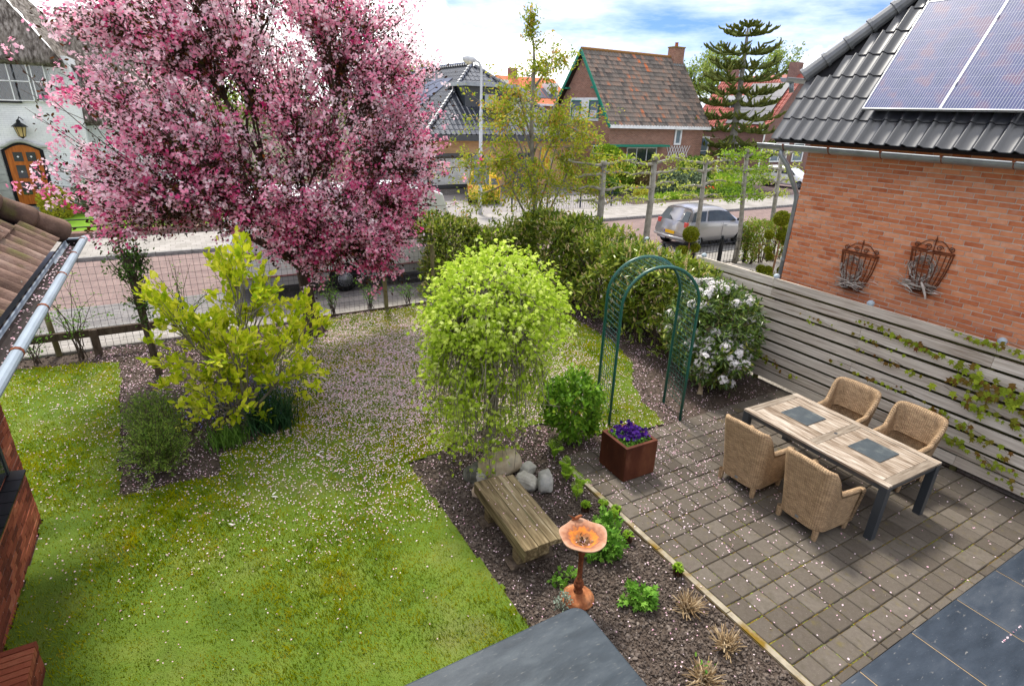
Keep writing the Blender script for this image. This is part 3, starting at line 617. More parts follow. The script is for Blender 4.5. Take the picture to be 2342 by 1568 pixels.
# wicker
def wicker():
    m = bpy.data.materials.new('wicker'); m.use_nodes = True; t = m.node_tree; b = t.nodes['Principled BSDF']
    uv = N(t, 'ShaderNodeUVMap'); mp = N(t, 'ShaderNodeMapping'); t.links.new(uv.outputs[0], mp.inputs[0])
    s_ = N(t, 'ShaderNodeSeparateXYZ'); t.links.new(mp.outputs[0], s_.inputs[0])
    bt = N(t, 'ShaderNodeTexBrick'); bt.offset = .5; bt.inputs['Scale'].default_value = 1; bt.inputs['Brick Width'].default_value = .05; bt.inputs['Row Height'].default_value = .0125; bt.inputs['Mortar Size'].default_value = .0016; bt.inputs['Mortar Smooth'].default_value = .6
    bt.inputs['Color1'].default_value = (.58, .40, .235, 1); bt.inputs['Color2'].default_value = (.38, .25, .14, 1); bt.inputs['Mortar'].default_value = (.055, .032, .016, 1)
    nz = N(t, 'ShaderNodeTexNoise'); nz.inputs['Scale'].default_value = 30; t.links.new(mp.outputs[0], nz.inputs[0])
    t.links.new(mp.outputs[0], bt.inputs[0])
    rib = MA(t, 'ABSOLUTE', MA(t, 'SINE', MA(t, 'MULTIPLY', s_.outputs[0], pi/.025)))
    n2 = N(t, 'ShaderNodeTexNoise'); n2.inputs['Scale'].default_value = 14; n2.inputs['Detail'].default_value = 4; t.links.new(mp.outputs[0], n2.inputs[0])
    mr = N(t, 'ShaderNodeMapRange'); mr.inputs[1].default_value = .3; mr.inputs[2].default_value = .7; mr.inputs[3].default_value = .84; mr.inputs[4].default_value = 1.14; t.links.new(n2.outputs[0], mr.inputs[0])
    mm = N(t, 'ShaderNodeMix', data_type='RGBA', blend_type='MULTIPLY'); mm.inputs[0].default_value = 1; t.links.new(bt.outputs[0], mm.inputs[6]); t.links.new(mr.outputs[0], mm.inputs[7])
    t.links.new(mm.outputs[2], b.inputs['Base Color']); b.inputs['Roughness'].default_value = .62; b.inputs['Specular IOR Level'].default_value = .3
    h = MA(t, 'ADD', MA(t, 'MULTIPLY', bt.outputs['Fac'], -1), MA(t, 'MULTIPLY', rib, .9))
    bp = N(t, 'ShaderNodeBump'); bp.inputs['Strength'].default_value = 1; bp.inputs['Distance'].default_value = .006; t.links.new(h, bp.inputs['Height']); t.links.new(bp.outputs[0], b.inputs['Normal'])
    return m
K['wicker'] = wicker()
def gridmesh(name, Pf, nu, nv, parent, m, closed=False, us_=None, vs_=None):
    """Pf(i,j) -> point; uv in metres measured along the grid"""
    G = np.array([[Pf(i, j) for j in range(nv)] for i in range(nu)])
    du = np.zeros((nu, nv)); dv = np.zeros((nu, nv)); du[1:] = np.cumsum(np.linalg.norm(np.diff(G, axis=0), axis=-1), 0).mean(1)[:, None]; dv[:, 1:] = np.cumsum(np.linalg.norm(np.diff(G, axis=1), axis=-1), 1).mean(0)[None]
    i, j = np.meshgrid(np.arange(nu-1), np.arange(nv-1), indexing='ij'); F = np.stack([i*nv+j, (i+1)*nv+j, (i+1)*nv+j+1, i*nv+j+1], -1).reshape(-1, 4)
    mb = MB(); mb.addn(G.reshape(-1, 3), F, np.zeros(nu*nv)); return mb.build(name, m, parent, smooth=True, uv=np.stack([du, dv], -1).reshape(-1, 2))
def make_chair():
    root = thing('wicker_chair', '', 'chair')
    # plan curve of the shell, from the front of one arm round the back to the other ; local +x = front
    pts = []
    for t in np.linspace(0, 1, 49): pts.append(t)
    def plan(t, wd, xb, xf, rc=.14):
        # rounded U: arm (y=+wd) back corner, back, corner, arm
        A = xf-xb-rc; B = 2*(wd-rc); C = pi/2*rc; Lt = 2*A+2*C+B; s = t*Lt
        if s < A: return (xf-s, wd), (0, 1)
        s -= A
        if s < C: a = s/rc; return (xb+rc-rc*sin(a), wd-rc+rc*cos(a)), (-sin(a), cos(a))
        s -= C
        if s < B: return (xb, wd-rc-s), (-1, 0)
        s -= B
        if s < C: a = s/rc; return (xb+rc-rc*cos(a), -wd+rc-rc*sin(a)), (-cos(a), -sin(a))
        s -= C; return (xb+rc+s, -wd), (0, -1)
    def top(t):
        u = abs(t-.5)*2      # 0 back centre, 1 arm front
        if u < .34: return .985-.02*(u/.34)**2
        if u < .58: f = (u-.34)/.24; return .965-.325*(3*f*f-2*f**3)
        f = (u-.58)/.42; return .64-.03*f
    TT = np.linspace(0, 1, 61)
    zs = [.13, .2, .3, .42, .54]
    def ring(t, z, off):
        f = (z-.13)/.85; tp = top(t)
        wd = .285+.075*f**1.2; xb = -.29-.085*f**1.3; xf = .30+.02*f
        wd = min(wd, .345+.0*f); (x, y), (nx, ny) = plan(t, wd, xb, xf)
        return x+nx*off, y+ny*off
    def shell(i, j, ts):
        t = ts[i]; tp = top(t); lv = [0, .12, .25, .38, .5, .62, .74, .86, .95]
        n = len(lv)
        if j < n: z = .13+(tp-.13)*lv[j]; x, y = ring(t, z, 0); return (x, y, z)
        k = j-n; R_ = .034
        if k < 5:
            a = pi*(k/4.); z = tp-.04*.85+R_*1.2*sin(a)*.9; off = -R_+R_*cos(a)
            x, y = ring(t, tp*.96, off*1.0+.006*sin(a)); return (x, y, tp-.035+.045*sin(a))
        k -= 5; fr = [.92, .75, .55, .3][k]; z0 = .40; z = z0+(tp-.035-z0)*fr; x, y = ring(t, z, -2*R_); return (x, y, z)
    def seg(a, b_, nm):
        ts = TT[a:b_+1]; return gridmesh(nm, lambda i, j: shell(i, j, ts), len(ts), 18, root, K['wicker'])
    seg(0, 14, 'armrest'); seg(14, 46, 'backrest'); seg(46, 60, 'armrest')
    for s_ in (-1, 1):      # arm front faces
        mb = MB(); n = 12; V = []
        tp = top(0)
        o = .345*s_
        pr = [(0, .13), (0, .3), (0, .45), (0, tp-.035)]+[(-.034+.034*cos(a), tp-.035+.045*sin(a)) for a in np.linspace(0, pi, 7)[1:]]+[(-.068, .4), (-.068, .13)]
        V = [(.318, s_*(.285+.06*min(1, (z-.13)/.5)+p), z) for p, z in pr]+[(.25, s_*(.285+.06*min(1, (z-.13)/.5)+p*.9), z) for p, z in pr]
        k = len(pr); uv = [(p+.5, z) for p, z in pr]*2
        mb.add(V, [tuple(range(k))]+[(i, i+1, k+i+1, k+i) for i in range(k-1)]); mb.build('arm_front', K['wicker'], root, smooth=False, uv=uv)
    prof = [(-.30, .14), (-.30, .30), (.30, .30)]
    def seatp(i, j):
        y = -.255+.51*i/16; f = j/14
        q = [(-.27, .43), (.2, .435), (.27, .44), (.305, .425), (.318, .39), (.318, .13)]
        s = f*(len(q)-1); k = min(int(s), len(q)-2); g_ = s-k
        return (q[k][0]*(1-g_)+q[k+1][0]*g_, y, q[k][1]*(1-g_)+q[k+1][1]*g_-.01*(abs(y)/.255)**4)
    gridmesh('seat', seatp, 17, 15, root, K['wicker'])
    for sx_ in (-1, 1):
        for sy_ in (-1, 1):
            mb = MB(); x = sx_*.25+(-.02 if sx_ < 0 else .01); y = sy_*.245
            zz = [.0, .012, .03, .08, .16]; rr = [.02, .027, .031, .034, .036]
            V = []; uv = []
            for q, (z, rr_) in enumerate(zip(zz, rr)):
                for k in range(12): a = 2*pi*k/12; V.append((x*1.0+rr_*cos(a)+.02*sx_*(0-.0), y+rr_*sin(a), z)); uv.append((k*.014, z))
            mb.add(V, [(q*12+k, q*12+(k+1) % 12, (q+1)*12+(k+1) % 12, (q+1)*12+k) for q in range(4) for k in range(12)]+[tuple(range(11, -1, -1))]); mb.build('leg', K['wicker'], root, smooth=True, uv=uv)
    mb = MB(); mb.box(-.302, -.297, -.022, .022, .17, .20); mb.build('label_plate', K['zinc'], root)
    return root
CH0 = make_chair()
def copy_tree(o, parent=None):
    c = o.copy(); COL.objects.link(c); c.parent = parent
    for ch in list(o.children): copy_tree(ch, c)
    return c
spots = [((5.985, 3.85), 2, 'wicker armchair at the far left side of the teak table, nearest the rusty planter'),
         ((5.99, 2.95), -3, 'wicker armchair at the near left side of the table, back turned to the camera'),
         ((7.83, 3.86), 181, 'wicker armchair by the fence at the end of the table nearest the white rhododendron'),
         ((7.84, 3.02), 178, 'wicker armchair by the fence at the near right corner of the table')]
for i, ((x, y), a, lab) in enumerate(spots):
    o = CH0 if i == 0 else copy_tree(CH0); o.location = (x, y, .012); o.rotation_euler.z = radians(a); tag(o, lab, 'chair', 'wicker armchairs round the garden table')
# planter
K['corten'] = mat('corten_steel', [(0, (.035, .012, .008)), (.5, (.085, .027, .015)), (1, (.16, .06, .03))], rough=.6, scale=2.2, bump=.15, bscale=90, metal=.2, sc3=(1, 1, .5), patch=[((.22, .10, .06), 7, .62, .8, .5)])
PLT = thing('planter', 'square rust brown steel planter filled with purple pansies on the patio corner', 'planter', (4.70, 4.845, .012), radians(-1))
mb = MB(); q = .262
for sx_ in (-1, 1): mb.box(sx_*q-(.008 if sx_ > 0 else 0), sx_*q+(.008 if sx_ < 0 else 0), -q, q, .03, .52)
for sy_ in (-1, 1): mb.box(-q+.0085, q-.0085, sy_*q-(.008 if sy_ > 0 else -.0), sy_*q+(.008 if sy_ < 0 else 0), .03, .52)
mb.build('box', K['corten'], PLT, bevel=.002)
mb = MB()
for s_ in (-1, 1): mb.box(s_*(q-.022)-.022, s_*(q-.022)+.022, -q, q, .5205, .53); mb.box(-q+.0445, q-.0445, s_*(q-.022)-.022, s_*(q-.022)+.022, .5205, .53)
mb.build('rim', K['corten'], PLT, bevel=.002)
mb = MB(); mb.box(-.2, .2, -.2, .2, 0, .03); mb.build('foot', K['black'], PLT); mb = MB(); mb.box(-.253, .253, -.253, .253, .4, .47); mb.build('potting_soil', K['soil'], PLT)
# bench
K['oldwood'] = mat('old_oak', [(0, (.06, .042, .022)), (.4, (.16, .12, .065)), (.7, (.27, .21, .12)), (1, (.40, .34, .24))], rough=.88, scale=2.6, sc3=(10, .8, 10), rnd=.4, noise=1.2, bump=.8, bscale=16, bdist=.008, patch=[((.12, .12, .05), 2.5, .55, .75, .6), ((.10, .05, .02), 6, .66, .74, .7)])
BN = thing('garden_bench', 'low rustic bench of thick weathered oak beams beside the boulders', 'bench', (2.69, 4.39, 0), radians(-2.2))
mb = MB(); mb.obox((-.16, 0, .33), (.082, .635, .075)); mb.build('beam', K['oldwood'], BN, bevel=.008)
mb = MB(); mb.obox((-.005, .005, .335), (.066, .63, .07)); mb.build('beam', K['oldwood'], BN, bevel=.008)
mb = MB(); mb.obox((.115, .01, .37), (.047, .63, .03)); mb.build('plank', K['oldwood'], BN, bevel=.006)
mb = MB(); mb.obox((.215, -.015, .365), (.046, .61, .03)); mb.build('plank', K['oldwood'], BN, bevel=.006)
for y in (-.36, .36):
    mb = MB(); mb.obox((.0, y, .12), (.2, .06, .135)); mb.build('leg', K['oldwood'], BN, bevel=.008)
    mb = MB(); mb.obox((-.02, y, .008), (.27, .1, .02)); mb.build('foot_block', K['bark'], BN, bevel=.006)
# boulders
def stone(loc, s, lab, seed, rz=0., c=((.16, .13, .09), (.34, .30, .23), (.5, .46, .38))):
    bm = bmesh.new(); bmesh.ops.create_icosphere(bm, subdivisions=4, radius=1)
    r_ = rng(seed); A = r_.normal(size=(6, 3)); ph = r_.uniform(0, 6, 6)
    for v in bm.verts:
        p = np.array(v.co); d_ = 1+sum(.075/(1+k*.35)*sin((A[k]@p)*(1.3+k*1.1)+ph[k]) for k in range(6)); q_ = np.sign(p)*np.abs(p)**.72; v.co = Vector(q_*d_*np.array(s))
    me = bpy.data.meshes.new('boulder'); bm.to_mesh(me); bm.free()
    for p_ in me.polygons: p_.use_smooth = True
    me.materials.append(mat('boulder_stone', [(0, c[0]), (.5, c[1]), (1, c[2])], rough=.9, scale=3+seed % 3, bump=.6, bscale=14, bdist=.01, patch=[((.10, .10, .06), 4, .58, .7, .6), ((.5, .48, .42), 16, .68, .76, .5)]))
    o = link('boulder', me); o.location = loc; o.rotation_euler = (radians(seed*7 % 20-10), radians(seed*5 % 16-8), rz); tag(o, lab, 'boulder', 'boulders behind the bench')
stone((3.10, 5.52, .18), (.28, .17, .17), 'large rounded tan boulder behind the end of the bench', 1, .1, ((.20, .15, .09), (.40, .33, .22), (.56, .49, .37)))
stone((2.78, 5.62, .06), (.15, .12, .12), 'dark mossy boulder left of the large tan boulder, under the maple', 2, .5, ((.05, .05, .04), (.13, .13, .11), (.22, .22, .18)))
stone((2.80, 5.47, .10), (.075, .06, .065), 'small smooth pale pebble stone in front of the dark boulder', 3, .2, ((.3, .28, .25), (.42, .4, .37), (.5, .48, .44)))
stone((2.70, 5.28, .05), (.12, .08, .07), 'flat pinkish stone tucked under the far bench end', 4, .3, ((.25, .17, .12), (.42, .32, .24), (.5, .44, .36)))
stone((3.28, 5.10, .09), (.11, .15, .10), 'grey white stone wedged between bench and largest boulder', 5, .6, ((.2, .18, .15), (.38, .36, .31), (.55, .53, .48)))
stone((3.46, 4.98, .11), (.17, .10, .13), 'angular grey and white boulder rightmost in the heap', 6, 1.0, ((.12, .13, .13), (.34, .33, .3), (.52, .5, .45)))
stone((3.44, 5.38, .06), (.12, .09, .09), 'small pale stone behind the large tan boulder', 8, .4, ((.2, .2, .18), (.36, .35, .31), (.5, .49, .44)))
# birdbath
BB = thing('birdbath', 'rust orange cast iron birdbath with a small bird on its wavy dish', 'birdbath', (2.80, 3.33, 0))
K['orust'] = mat('orange_rust', [(0, (.11, .035, .018)), (.4, (.27, .095, .04)), (.75, (.42, .17, .07)), (1, (.45, .27, .18))], rough=.85, scale=7, bump=.5, bscale=60, patch=[((.13, .07, .05), 5, .55, .7, .7)])
mb = MB(); mb.lathe([(.165, 0), (.17, .012), (.165, .025), (.15, .034), (.148, .045), (.125, .062), (.09, .075), (.055, .09), (.045, .1)], (0, 0, 0), 48, wob=lambda a, r_: 1+(.02*cos(a*16) if .06 < r_ < .16 else 0)); mb.build('base', K['orust'], BB, smooth=True)
mb = MB(); mb.lathe([(.036, .095), (.048, .105), (.03, .12), (.028, .135), (.045, .16), (.052, .19), (.045, .215), (.027, .225), (.038, .235), (.038, .245), (.026, .255), (.024, .45), (.027, .56), (.034, .57), (.034, .58), (.024, .59), (.03, .72)], (0, 0, 0), 20); mb.build('column', K['rust'], BB, smooth=True)
n = 72; V = []; rs = [0, .05, .1, .135, .155, .18, .205, .222, .228]
for sgn in (1, 0):
    for rr in rs:
        for k in range(n):
            a = 2*pi*k/n; wv = 1+.035*cos(5*a+.6)*min(1, rr/.22); z = .715+.062*min(1, (rr/.14))**2.2 + (.028*((rr-.14)/.09) if rr > .14 else 0)+.010*cos(5*a)*(rr/.23)**2+(.002*cos(a*20)*(.1 < rr < .21)) - (0 if sgn else .012)
            V.append((rr*wv*cos(a), rr*wv*sin(a), z))
m_ = len(rs); F = []
for b0 in (0, m_*n):
    for i in range(m_-1):
        for k in range(n): F.append((b0+i*n+k, b0+(i+1)*n+k, b0+(i+1)*n+(k+1) % n, b0+i*n+(k+1) % n) if not b0 else (b0+i*n+k, b0+i*n+(k+1) % n, b0+(i+1)*n+(k+1) % n, b0+(i+1)*n+k))
for k in range(n): F.append(((m_-1)*n+k, 2*m_*n-n+k, 2*m_*n-n+(k+1) % n, (m_-1)*n+(k+1) % n))
mbowl = bpy.data.materials.new('dish_rust'); mbowl.use_nodes = True; t = mbowl.node_tree; b = t.nodes['Principled BSDF']; tcn = N(t, 'ShaderNodeTexCoord')
vl = N(t, 'ShaderNodeVectorMath', operation='LENGTH'); sxx = N(t, 'ShaderNodeVectorMath', operation='MULTIPLY'); sxx.inputs[1].default_value = (1, 1, 0); t.links.new(tcn.outputs['Object'], sxx.inputs[0]); t.links.new(sxx.outputs[0], vl.inputs[0])
nzb = N(t, 'ShaderNodeTexNoise'); nzb.inputs['Scale'].default_value = 22; nzb.inputs['Detail'].default_value = 6; t.links.new(tcn.outputs['Object'], nzb.inputs[0])
f = MA(t, 'ADD', MA(t, 'DIVIDE', vl.outputs['Value'], .235), MA(t, 'MULTIPLY_ADD', nzb.outputs[0], .5, -.25)); cr = N(t, 'ShaderNodeValToRGB'); t.links.new(f, cr.inputs[0])
ramp(cr, [(.0, (.10, .05, .03)), (.36, (.30, .10, .02)), (.5, (.62, .18, .01)), (.63, (.20, .07, .035)), (.8, (.33, .15, .08)), (1, (.40, .24, .16))]); t.links.new(cr.outputs[0], b.inputs['Base Color']); b.inputs['Roughness'].default_value = .8
mb = MB(); mb.add(V, F); mb.build('dish', mbowl, BB, smooth=True)
mb = MB(); bx, by = .06, .205
mb.tube([(bx-.05, by+.02, .80), (bx-.02, by+.01, .815), (bx+.01, by, .825), (bx+.035, by-.005, .84), (bx+.05, by-.008, .842), (bx+.065, by-.01, .838)], [.004, .012, .02, .014, .013, .003], 10); mb.add([(bx-.01, by, .835), (bx-.07, by+.05, .86), (bx-.03, by+.01, .82)], [(0, 1, 2)]); mb.add([(bx-.01, by, .835), (bx-.06, by-.03, .865), (bx-.03, by-.01, .82)], [(0, 1, 2)]); mb.tube([(bx, by, .79), (bx, by, .815)], .005, 5)
mb.build('bird_figure', K['orust'], BB, smooth=True)
# wall baskets with wreaths
K['grey_twigs'] = mat('bleached_twigs', [(0, (.13, .10, .08)), (.5, (.34, .29, .25)), (1, (.62, .57, .52))], rough=.9, scale=12, rnd=.9)
def basket(yc, zt_, wd, ht_, lab, seed, wlab, holes):
    B = thing('wall_basket', lab, 'wall basket', (9.2, yc, zt_), 0, 'rusty iron hay baskets on the brick wall')
    # local: x = out of the wall is -x, y along wall
    mb = MB(); n = 11; dp = .17
    for f, rr in ((0., .014), (1., .012)):
        z = -ht_*f; w2 = wd/2*(1-.45*f); d2 = dp*(1-.45*f); P = [(-.015, w2, z)]+[(-.015-d2*sin(a), w2*cos(a), z) for a in np.linspace(0, pi, 17)]+[(-.015, -w2, z)]
        mb.tube(P, rr, 6); mb.tube([(-.02, -w2, z), (-.02, w2, z)], rr, 6)
    mb.build('rim', K['rust'], B)
    mb = MB()
    for a in np.linspace(0, pi, n):
        mb.tube([(-.015-dp*sin(a), wd/2*cos(a), 0), (-.015-dp*.9*sin(a), wd/2*.88*cos(a), -ht_*.45), (-.015-dp*.6*sin(a), wd/2*.6*cos(a), -ht_*.92), (-.015-dp*.3*sin(a), wd/2*.3*cos(a), -ht_*1.03)], .008, 5)
    mb.build('bars', K['rust'], B)
    mb = MB()
    def spiral(cy, cz, r0, tr, s): return [(-.02, cy+s*r0*(1-.8*q_)*cos(tr*2*pi*q_), cz+r0*(1-.8*q_)*sin(tr*2*pi*q_)) for q_ in np.linspace(0, 1, 22)]
    for s in (-1, 1):
        mb.tube(spiral(s*wd*.42, .055, .04, 1.4, -s), .006, 5); mb.tube(spiral(s*wd*.13, .05, .045, 1.4, s), .006, 5)
        mb.tube([(-.02, s*(wd*.42-.0), .015)]+[(-.02, s*wd*(.40-.36*q_), .03+.12*sin(pi*.62*q_)) for q_ in np.linspace(0, 1, 10)], .006, 5)
    mb.tube([(-.02, 0, 0), (-.02, 0, .14), (-.02, 0, .155), (-.02, 0, .17), (-.02, 0, .225)], [.007, .007, .018, .012, .001], 6); mb.build('scrollwork', K['rust'], B)
    r_ = rng(seed)
    Wt = thing('wreath', wlab, 'wreath', (9.2-.11, yc+.02, zt_-ht_*.42), 0, 'twig wreaths in the wall baskets')
    mb = MB(); RR = wd*.26
    for k in range(230):
        a = r_.uniform(0, 2*pi); da = r_.uniform(.25, .7); rr = RR+r_.normal(0, .028); dx_ = r_.normal(0, .025); rn = r_.random()
        mb.tube([(dx_+r_.normal(0, .008), (rr+r_.normal(0, .01))*cos(a+da*q_)*.92, (rr+r_.normal(0, .01))*sin(a+da*q_)*1.15) for q_ in (0, .5, 1)], r_.uniform(.003, .007), 4, rnd=rn)
    mb.build('twigs', K['grey_twigs'], Wt)
    D_ = thing('driftwood_bundle', holes, 'driftwood', (9.2-.11, yc, zt_-ht_*.86), 0, 'driftwood bundles in the wall baskets')
    mb = MB()
    for k in range(52):
        y0 = r_.normal(0, wd*.22); L_ = r_.uniform(.04, wd*.30); a = r_.normal(0, .45); z0 = r_.normal(.02, .05); x0 = r_.normal(0, .03)
        mb.tube([(x0, y0-L_*cos(a), z0-L_*sin(a)*.6), (x0+r_.normal(0, .01), y0, z0+r_.normal(0, .012)), (x0+r_.normal(0, .01), y0+L_*cos(a), z0+L_*sin(a)*.6)], [.003, r_.uniform(.006, .012), .003], 5, rnd=r_.random())
    if seed == 2: mb.tube([(-.09, -.05, .09), (-.1, -.1, .03), (-.1, -.15, -.07), (-.1, -.17, -.13)], [.012, .018, .014, .006], 7, rnd=.95)
    mb.build('sticks', K['grey_twigs'], D_)
basket(4.90, 2.60, .56, .58, 'rusty iron wall basket nearest the house corner, with scroll crest', 1, 'oval grey twig wreath in the basket nearest the house corner', 'bleached sticks piled at the bottom of the basket nearest the house corner')
basket(3.92, 2.85, .54, .60, 'rusty iron wall basket nearest the solar panels, farther from the house corner', 2, 'round grey twig wreath in the basket farther from the house corner', 'bleached driftwood with one long branch hanging out of the farther basket')
# arch
K['archg'] = flat('arch_green', (.006, .085, .062), rough=.3, spec=.6)
AR = thing('rose_arch', 'dark green metal garden arch with wire mesh sides and roof', 'arch', (5.875, 5.95, 0), radians(-19))
ha, hd_, zs_ = .595, .305, 1.95
def hoop(y, w_=ha, z_=zs_): return [(-w_, y, 0.), (-w_, y, z_*.5)]+[(-w_*cos(a), y, z_+w_*sin(a)) for a in np.linspace(0, pi, 25)]+[(w_, y, z_*.5), (w_, y, 0.)]
for y in (-hd_, hd_):
    P_ = hoop(y); mb = MB(); mb.tube(P_, .024, 8); mb.build('hoop', K['archg'], AR, smooth=True)
    mb = MB(); mb.tube(hoop(y*.9, ha-.0), .006, 5); mb.build('edge_wire', K['archg'], AR)
mb = MB(); full = np.array(hoop(0)); 
seg_ = [np.array((-ha, z)) for z in np.arange(.0, zs_, .072)]+[np.array((-ha*cos(a), 0)) for a in ()]
path = [(-ha, z) for z in np.arange(.25, zs_, .08)]+[(-ha*cos(a), zs_+ha*sin(a)) for a in np.linspace(0, pi, 25)]+[(ha, z) for z in np.arange(zs_-.08, .25, -.08)]
for x, z in path: mb.tube([(x, -hd_, z), (x, hd_, z)], .0034, 3, cap=False)
for k in range(1, 7):
    y = -hd_+2*hd_*k/7; mb.tube([(x, y, z) for x, z in path], .0034, 3, cap=False)
mb.build('wire_mesh', K['archg'], AR, kind='stuff')
# near flat roof of the bay, out over the garden
RF = thing('bay_roof', 'flat grey roof of the bay below the window with one rounded corner at the bottom of the view', 'roof', (0, 0, 0))
mb = MB(); cx_, cy_, rad = .93, 1.09, .045
poly = [(-1.5, cy_)]+[(cx_-rad+rad*sin(a), cy_-rad+rad*cos(a)) for a in np.linspace(0, pi/2, 9)]+[(cx_, -.6), (-1.5, -.6)]
mb.prism(poly, 2.94, 3.0); mb.build('roof_sheet', mat('roof_membrane', [(0, (.020, .027, .034)), (.5, (.033, .043, .053)), (1, (.055, .067, .078))], rough=.45, scale=5, bump=.15, bscale=20, sc3=(1, 3, 1), patch=[((.13, .13, .12), 40, .62, .72, .5), ((.07, .085, .095), 7, .55, .72, .5)]), RF, bevel=.006)
mb = MB(); mb.prism([(x*.985-.0, y*.985) for x, y in poly], .05, 2.935); mb.build('bay_wall', K['anth'], RF)
# ============================================================ HOUSES ACROSS THE STREET
def window(parent, o, u, n, w_, h_, mf, mg, cols=1, rows=1, fr=.07, bar=.035, name='window', depth=.04):
    """pane with a real frame and bars : o = lower left corner, u = along, n = outward"""
    o = np.array(o, float); u = np.array(u, float); n = np.array(n, float)
    mb = MB(); mb.obox(o+u*w_/2+Z3*h_/2+n*.01, (w_/2-.005, h_/2-.005, .01), (u, Z3, n)); W = mb.build(name, mg, parent)
    for a, b_, c, d_ in ((w_/2, fr/2, w_/2, fr/2), (w_/2, h_-fr/2, w_/2, fr/2), (fr/2, h_/2, fr/2, h_/2-fr-.001), (w_-fr/2, h_/2, fr/2, h_/2-fr-.001)):
        m = MB(); m.obox(o+u*a+Z3*b_+n*depth, (c, d_, .03), (u, Z3, n)); m.build('frame', mf, W)
    for k in range(1, cols): m = MB(); m.obox(o+u*w_*k/cols+Z3*h_/2+n*depth, (bar/2, h_/2-fr-.001, .02), (u, Z3, n)); m.build('glazing_bar', mf, W)
    for k in range(1, rows): m = MB(); m.obox(o+u*w_/2+Z3*h_*k/rows+n*(depth+.003), (w_/2-fr-.001, bar/2, .017), (u, Z3, n)); m.build('glazing_bar', mf, W)
    return W
def roofplane(o, u, v, n, lu, fv, tw_, tl_, tmpl, clip, mats_):
    j = 0; nv = int(fv/tl_)
    for j in range(nv):
        for i in range(int(lu/tw_)):
            if clip and not clip((i+.5)*tw_, (j+.5)*tl_): continue
            mats_.append(M4(o+u*i*tw_+v*(j*tl_-.02)+n*.02, (u, v, n), (tw_, tl_, 1)))
# --- brick house
Mb = brickmat('brown_brick', ((.34, .17, .115), (.24, .115, .08)), (.42, .34, .28), .22, .068)
BH = thing('brick_house', 'brown brick house with mottled red and grey pantile roof and green bargeboards', 'house', (24.1, 30, 0))
def b3(x, y, z): return np.array([x-24.1, y-30., z])
x0, x1, y0, y1, ze, zr, yr = 24.1, 32.4, 30., 36.6, 3.95, 8.2, 33.3
mb = MB(); mb.add([b3(x0, y0, 0), b3(x0, y1, 0), b3(x0, y1, ze), b3(x0, yr, zr-.12), b3(x0, y0, ze), b3(x1, y0, 0), b3(x1, y1, 0), b3(x1, y1, ze), b3(x1, yr, zr-.12), b3(x1, y0, ze)], [(0, 4, 3, 2, 1), (5, 6, 7, 8, 9), (0, 5, 9, 4), (1, 2, 7, 6), (4, 9, 8, 3), (2, 3, 8, 7)]); mb.build('wall', Mb, BH)
vS = np.array([0, yr-y0+.35, zr-ze+.25]); LS = np.linalg.norm(vS); vS = vS/LS; nS = np.array([0, -vS[2], vS[1]])
oS = b3(x0-.25, y0-.35, ze-.05); LUx = x1-x0+.55
mb = MB(); mb.ext([oS-nS*.0, oS+X3*LUx, oS+X3*LUx+vS*LS, oS+vS*LS], -nS*.1); vN = vS*np.array([1, -1, 1]); oN = b3(x0-.25, y1+.35, ze-.05); mb.ext([oN, oN+vN*LS, oN+X3*LUx+vN*LS, oN+X3*LUx], (0, -.05, -.1)); mb.build('roof_deck', flat('dark_batten', (.05, .035, .03)), BH)
M_mott = mat('mottled_pantile', [(0, (.075, .065, .06)), (.3, (.14, .125, .11)), (.65, (.19, .15, .125)), (.9, (.22, .155, .12)), (.97, (.33, .14, .08)), (1, (.46, .14, .06))], rough=.9, scale=1.1, rnd=.9, noise=.5, bump=.3, glob=True)
ms = []; roofplane(oS, X3, vS, nS, LUx, LS, .245, .335, None, None, ms); PTm = pan_template(.025)
small = ([(0, 0, .03), (.35, 0, .075), (.65, 0, .02), (1.02, 0, .03), (0, 1.05, 0), (.35, 1.05, .045), (.65, 1.05, -.01), (1.02, 1.05, 0), (0, 0, -.0), (.35, 0, .045), (.65, 0, -.01), (1.02, 0, 0)], [(0, 1, 5, 4), (1, 2, 6, 5), (2, 3, 7, 6), (8, 9, 1, 0), (9, 10, 2, 1), (10, 11, 3, 2)])
pieces('roof_tile', small, ms, BH, 300, M_mott)
for k in range(int(LUx/.36)):
    mb = MB(); a = oS+vS*LS+X3*k*.36+Z3*.0; mb.tube([a, a+X3*.34, a+X3*.375], [.11, .12, .12], 8); mb.build('ridge_tile', flat('mossy_ridge', (.24, .13, .05), rough=.95, scale=5) if k == 0 else bpy.data.materials['mossy_ridge'], BH)
mb = MB(); mb.obox(b3((x0+x1)/2, y0-.33, ze-.1), (LUx/2, .08, .1)); mb.build('gutter', K['white'], BH)
for sg_, oo, vv in ((1, oS, vS), (-1, oN, vN)):
    mb = MB(); mb.bar(oo+np.array([-.03, 0, -.1]), oo+vv*LS+np.array([-.03, 0, -.08]), .05, .2, (0, 0, 1)); mb.build('bargeboard', K['green_paint'], BH)
for z, s_ in ((4.6, 1), (6.2, 1), (4.6, -1), (6.2, -1)):
    yy = yr-s_*(zr-z)/(zr-ze)*(yr-y0); mb = MB(); mb.obox(b3(x0-.13, yy-.0, z-.1), (.13, .25, .05)); mb.build('roof_bracket', K['green_paint'], BH)
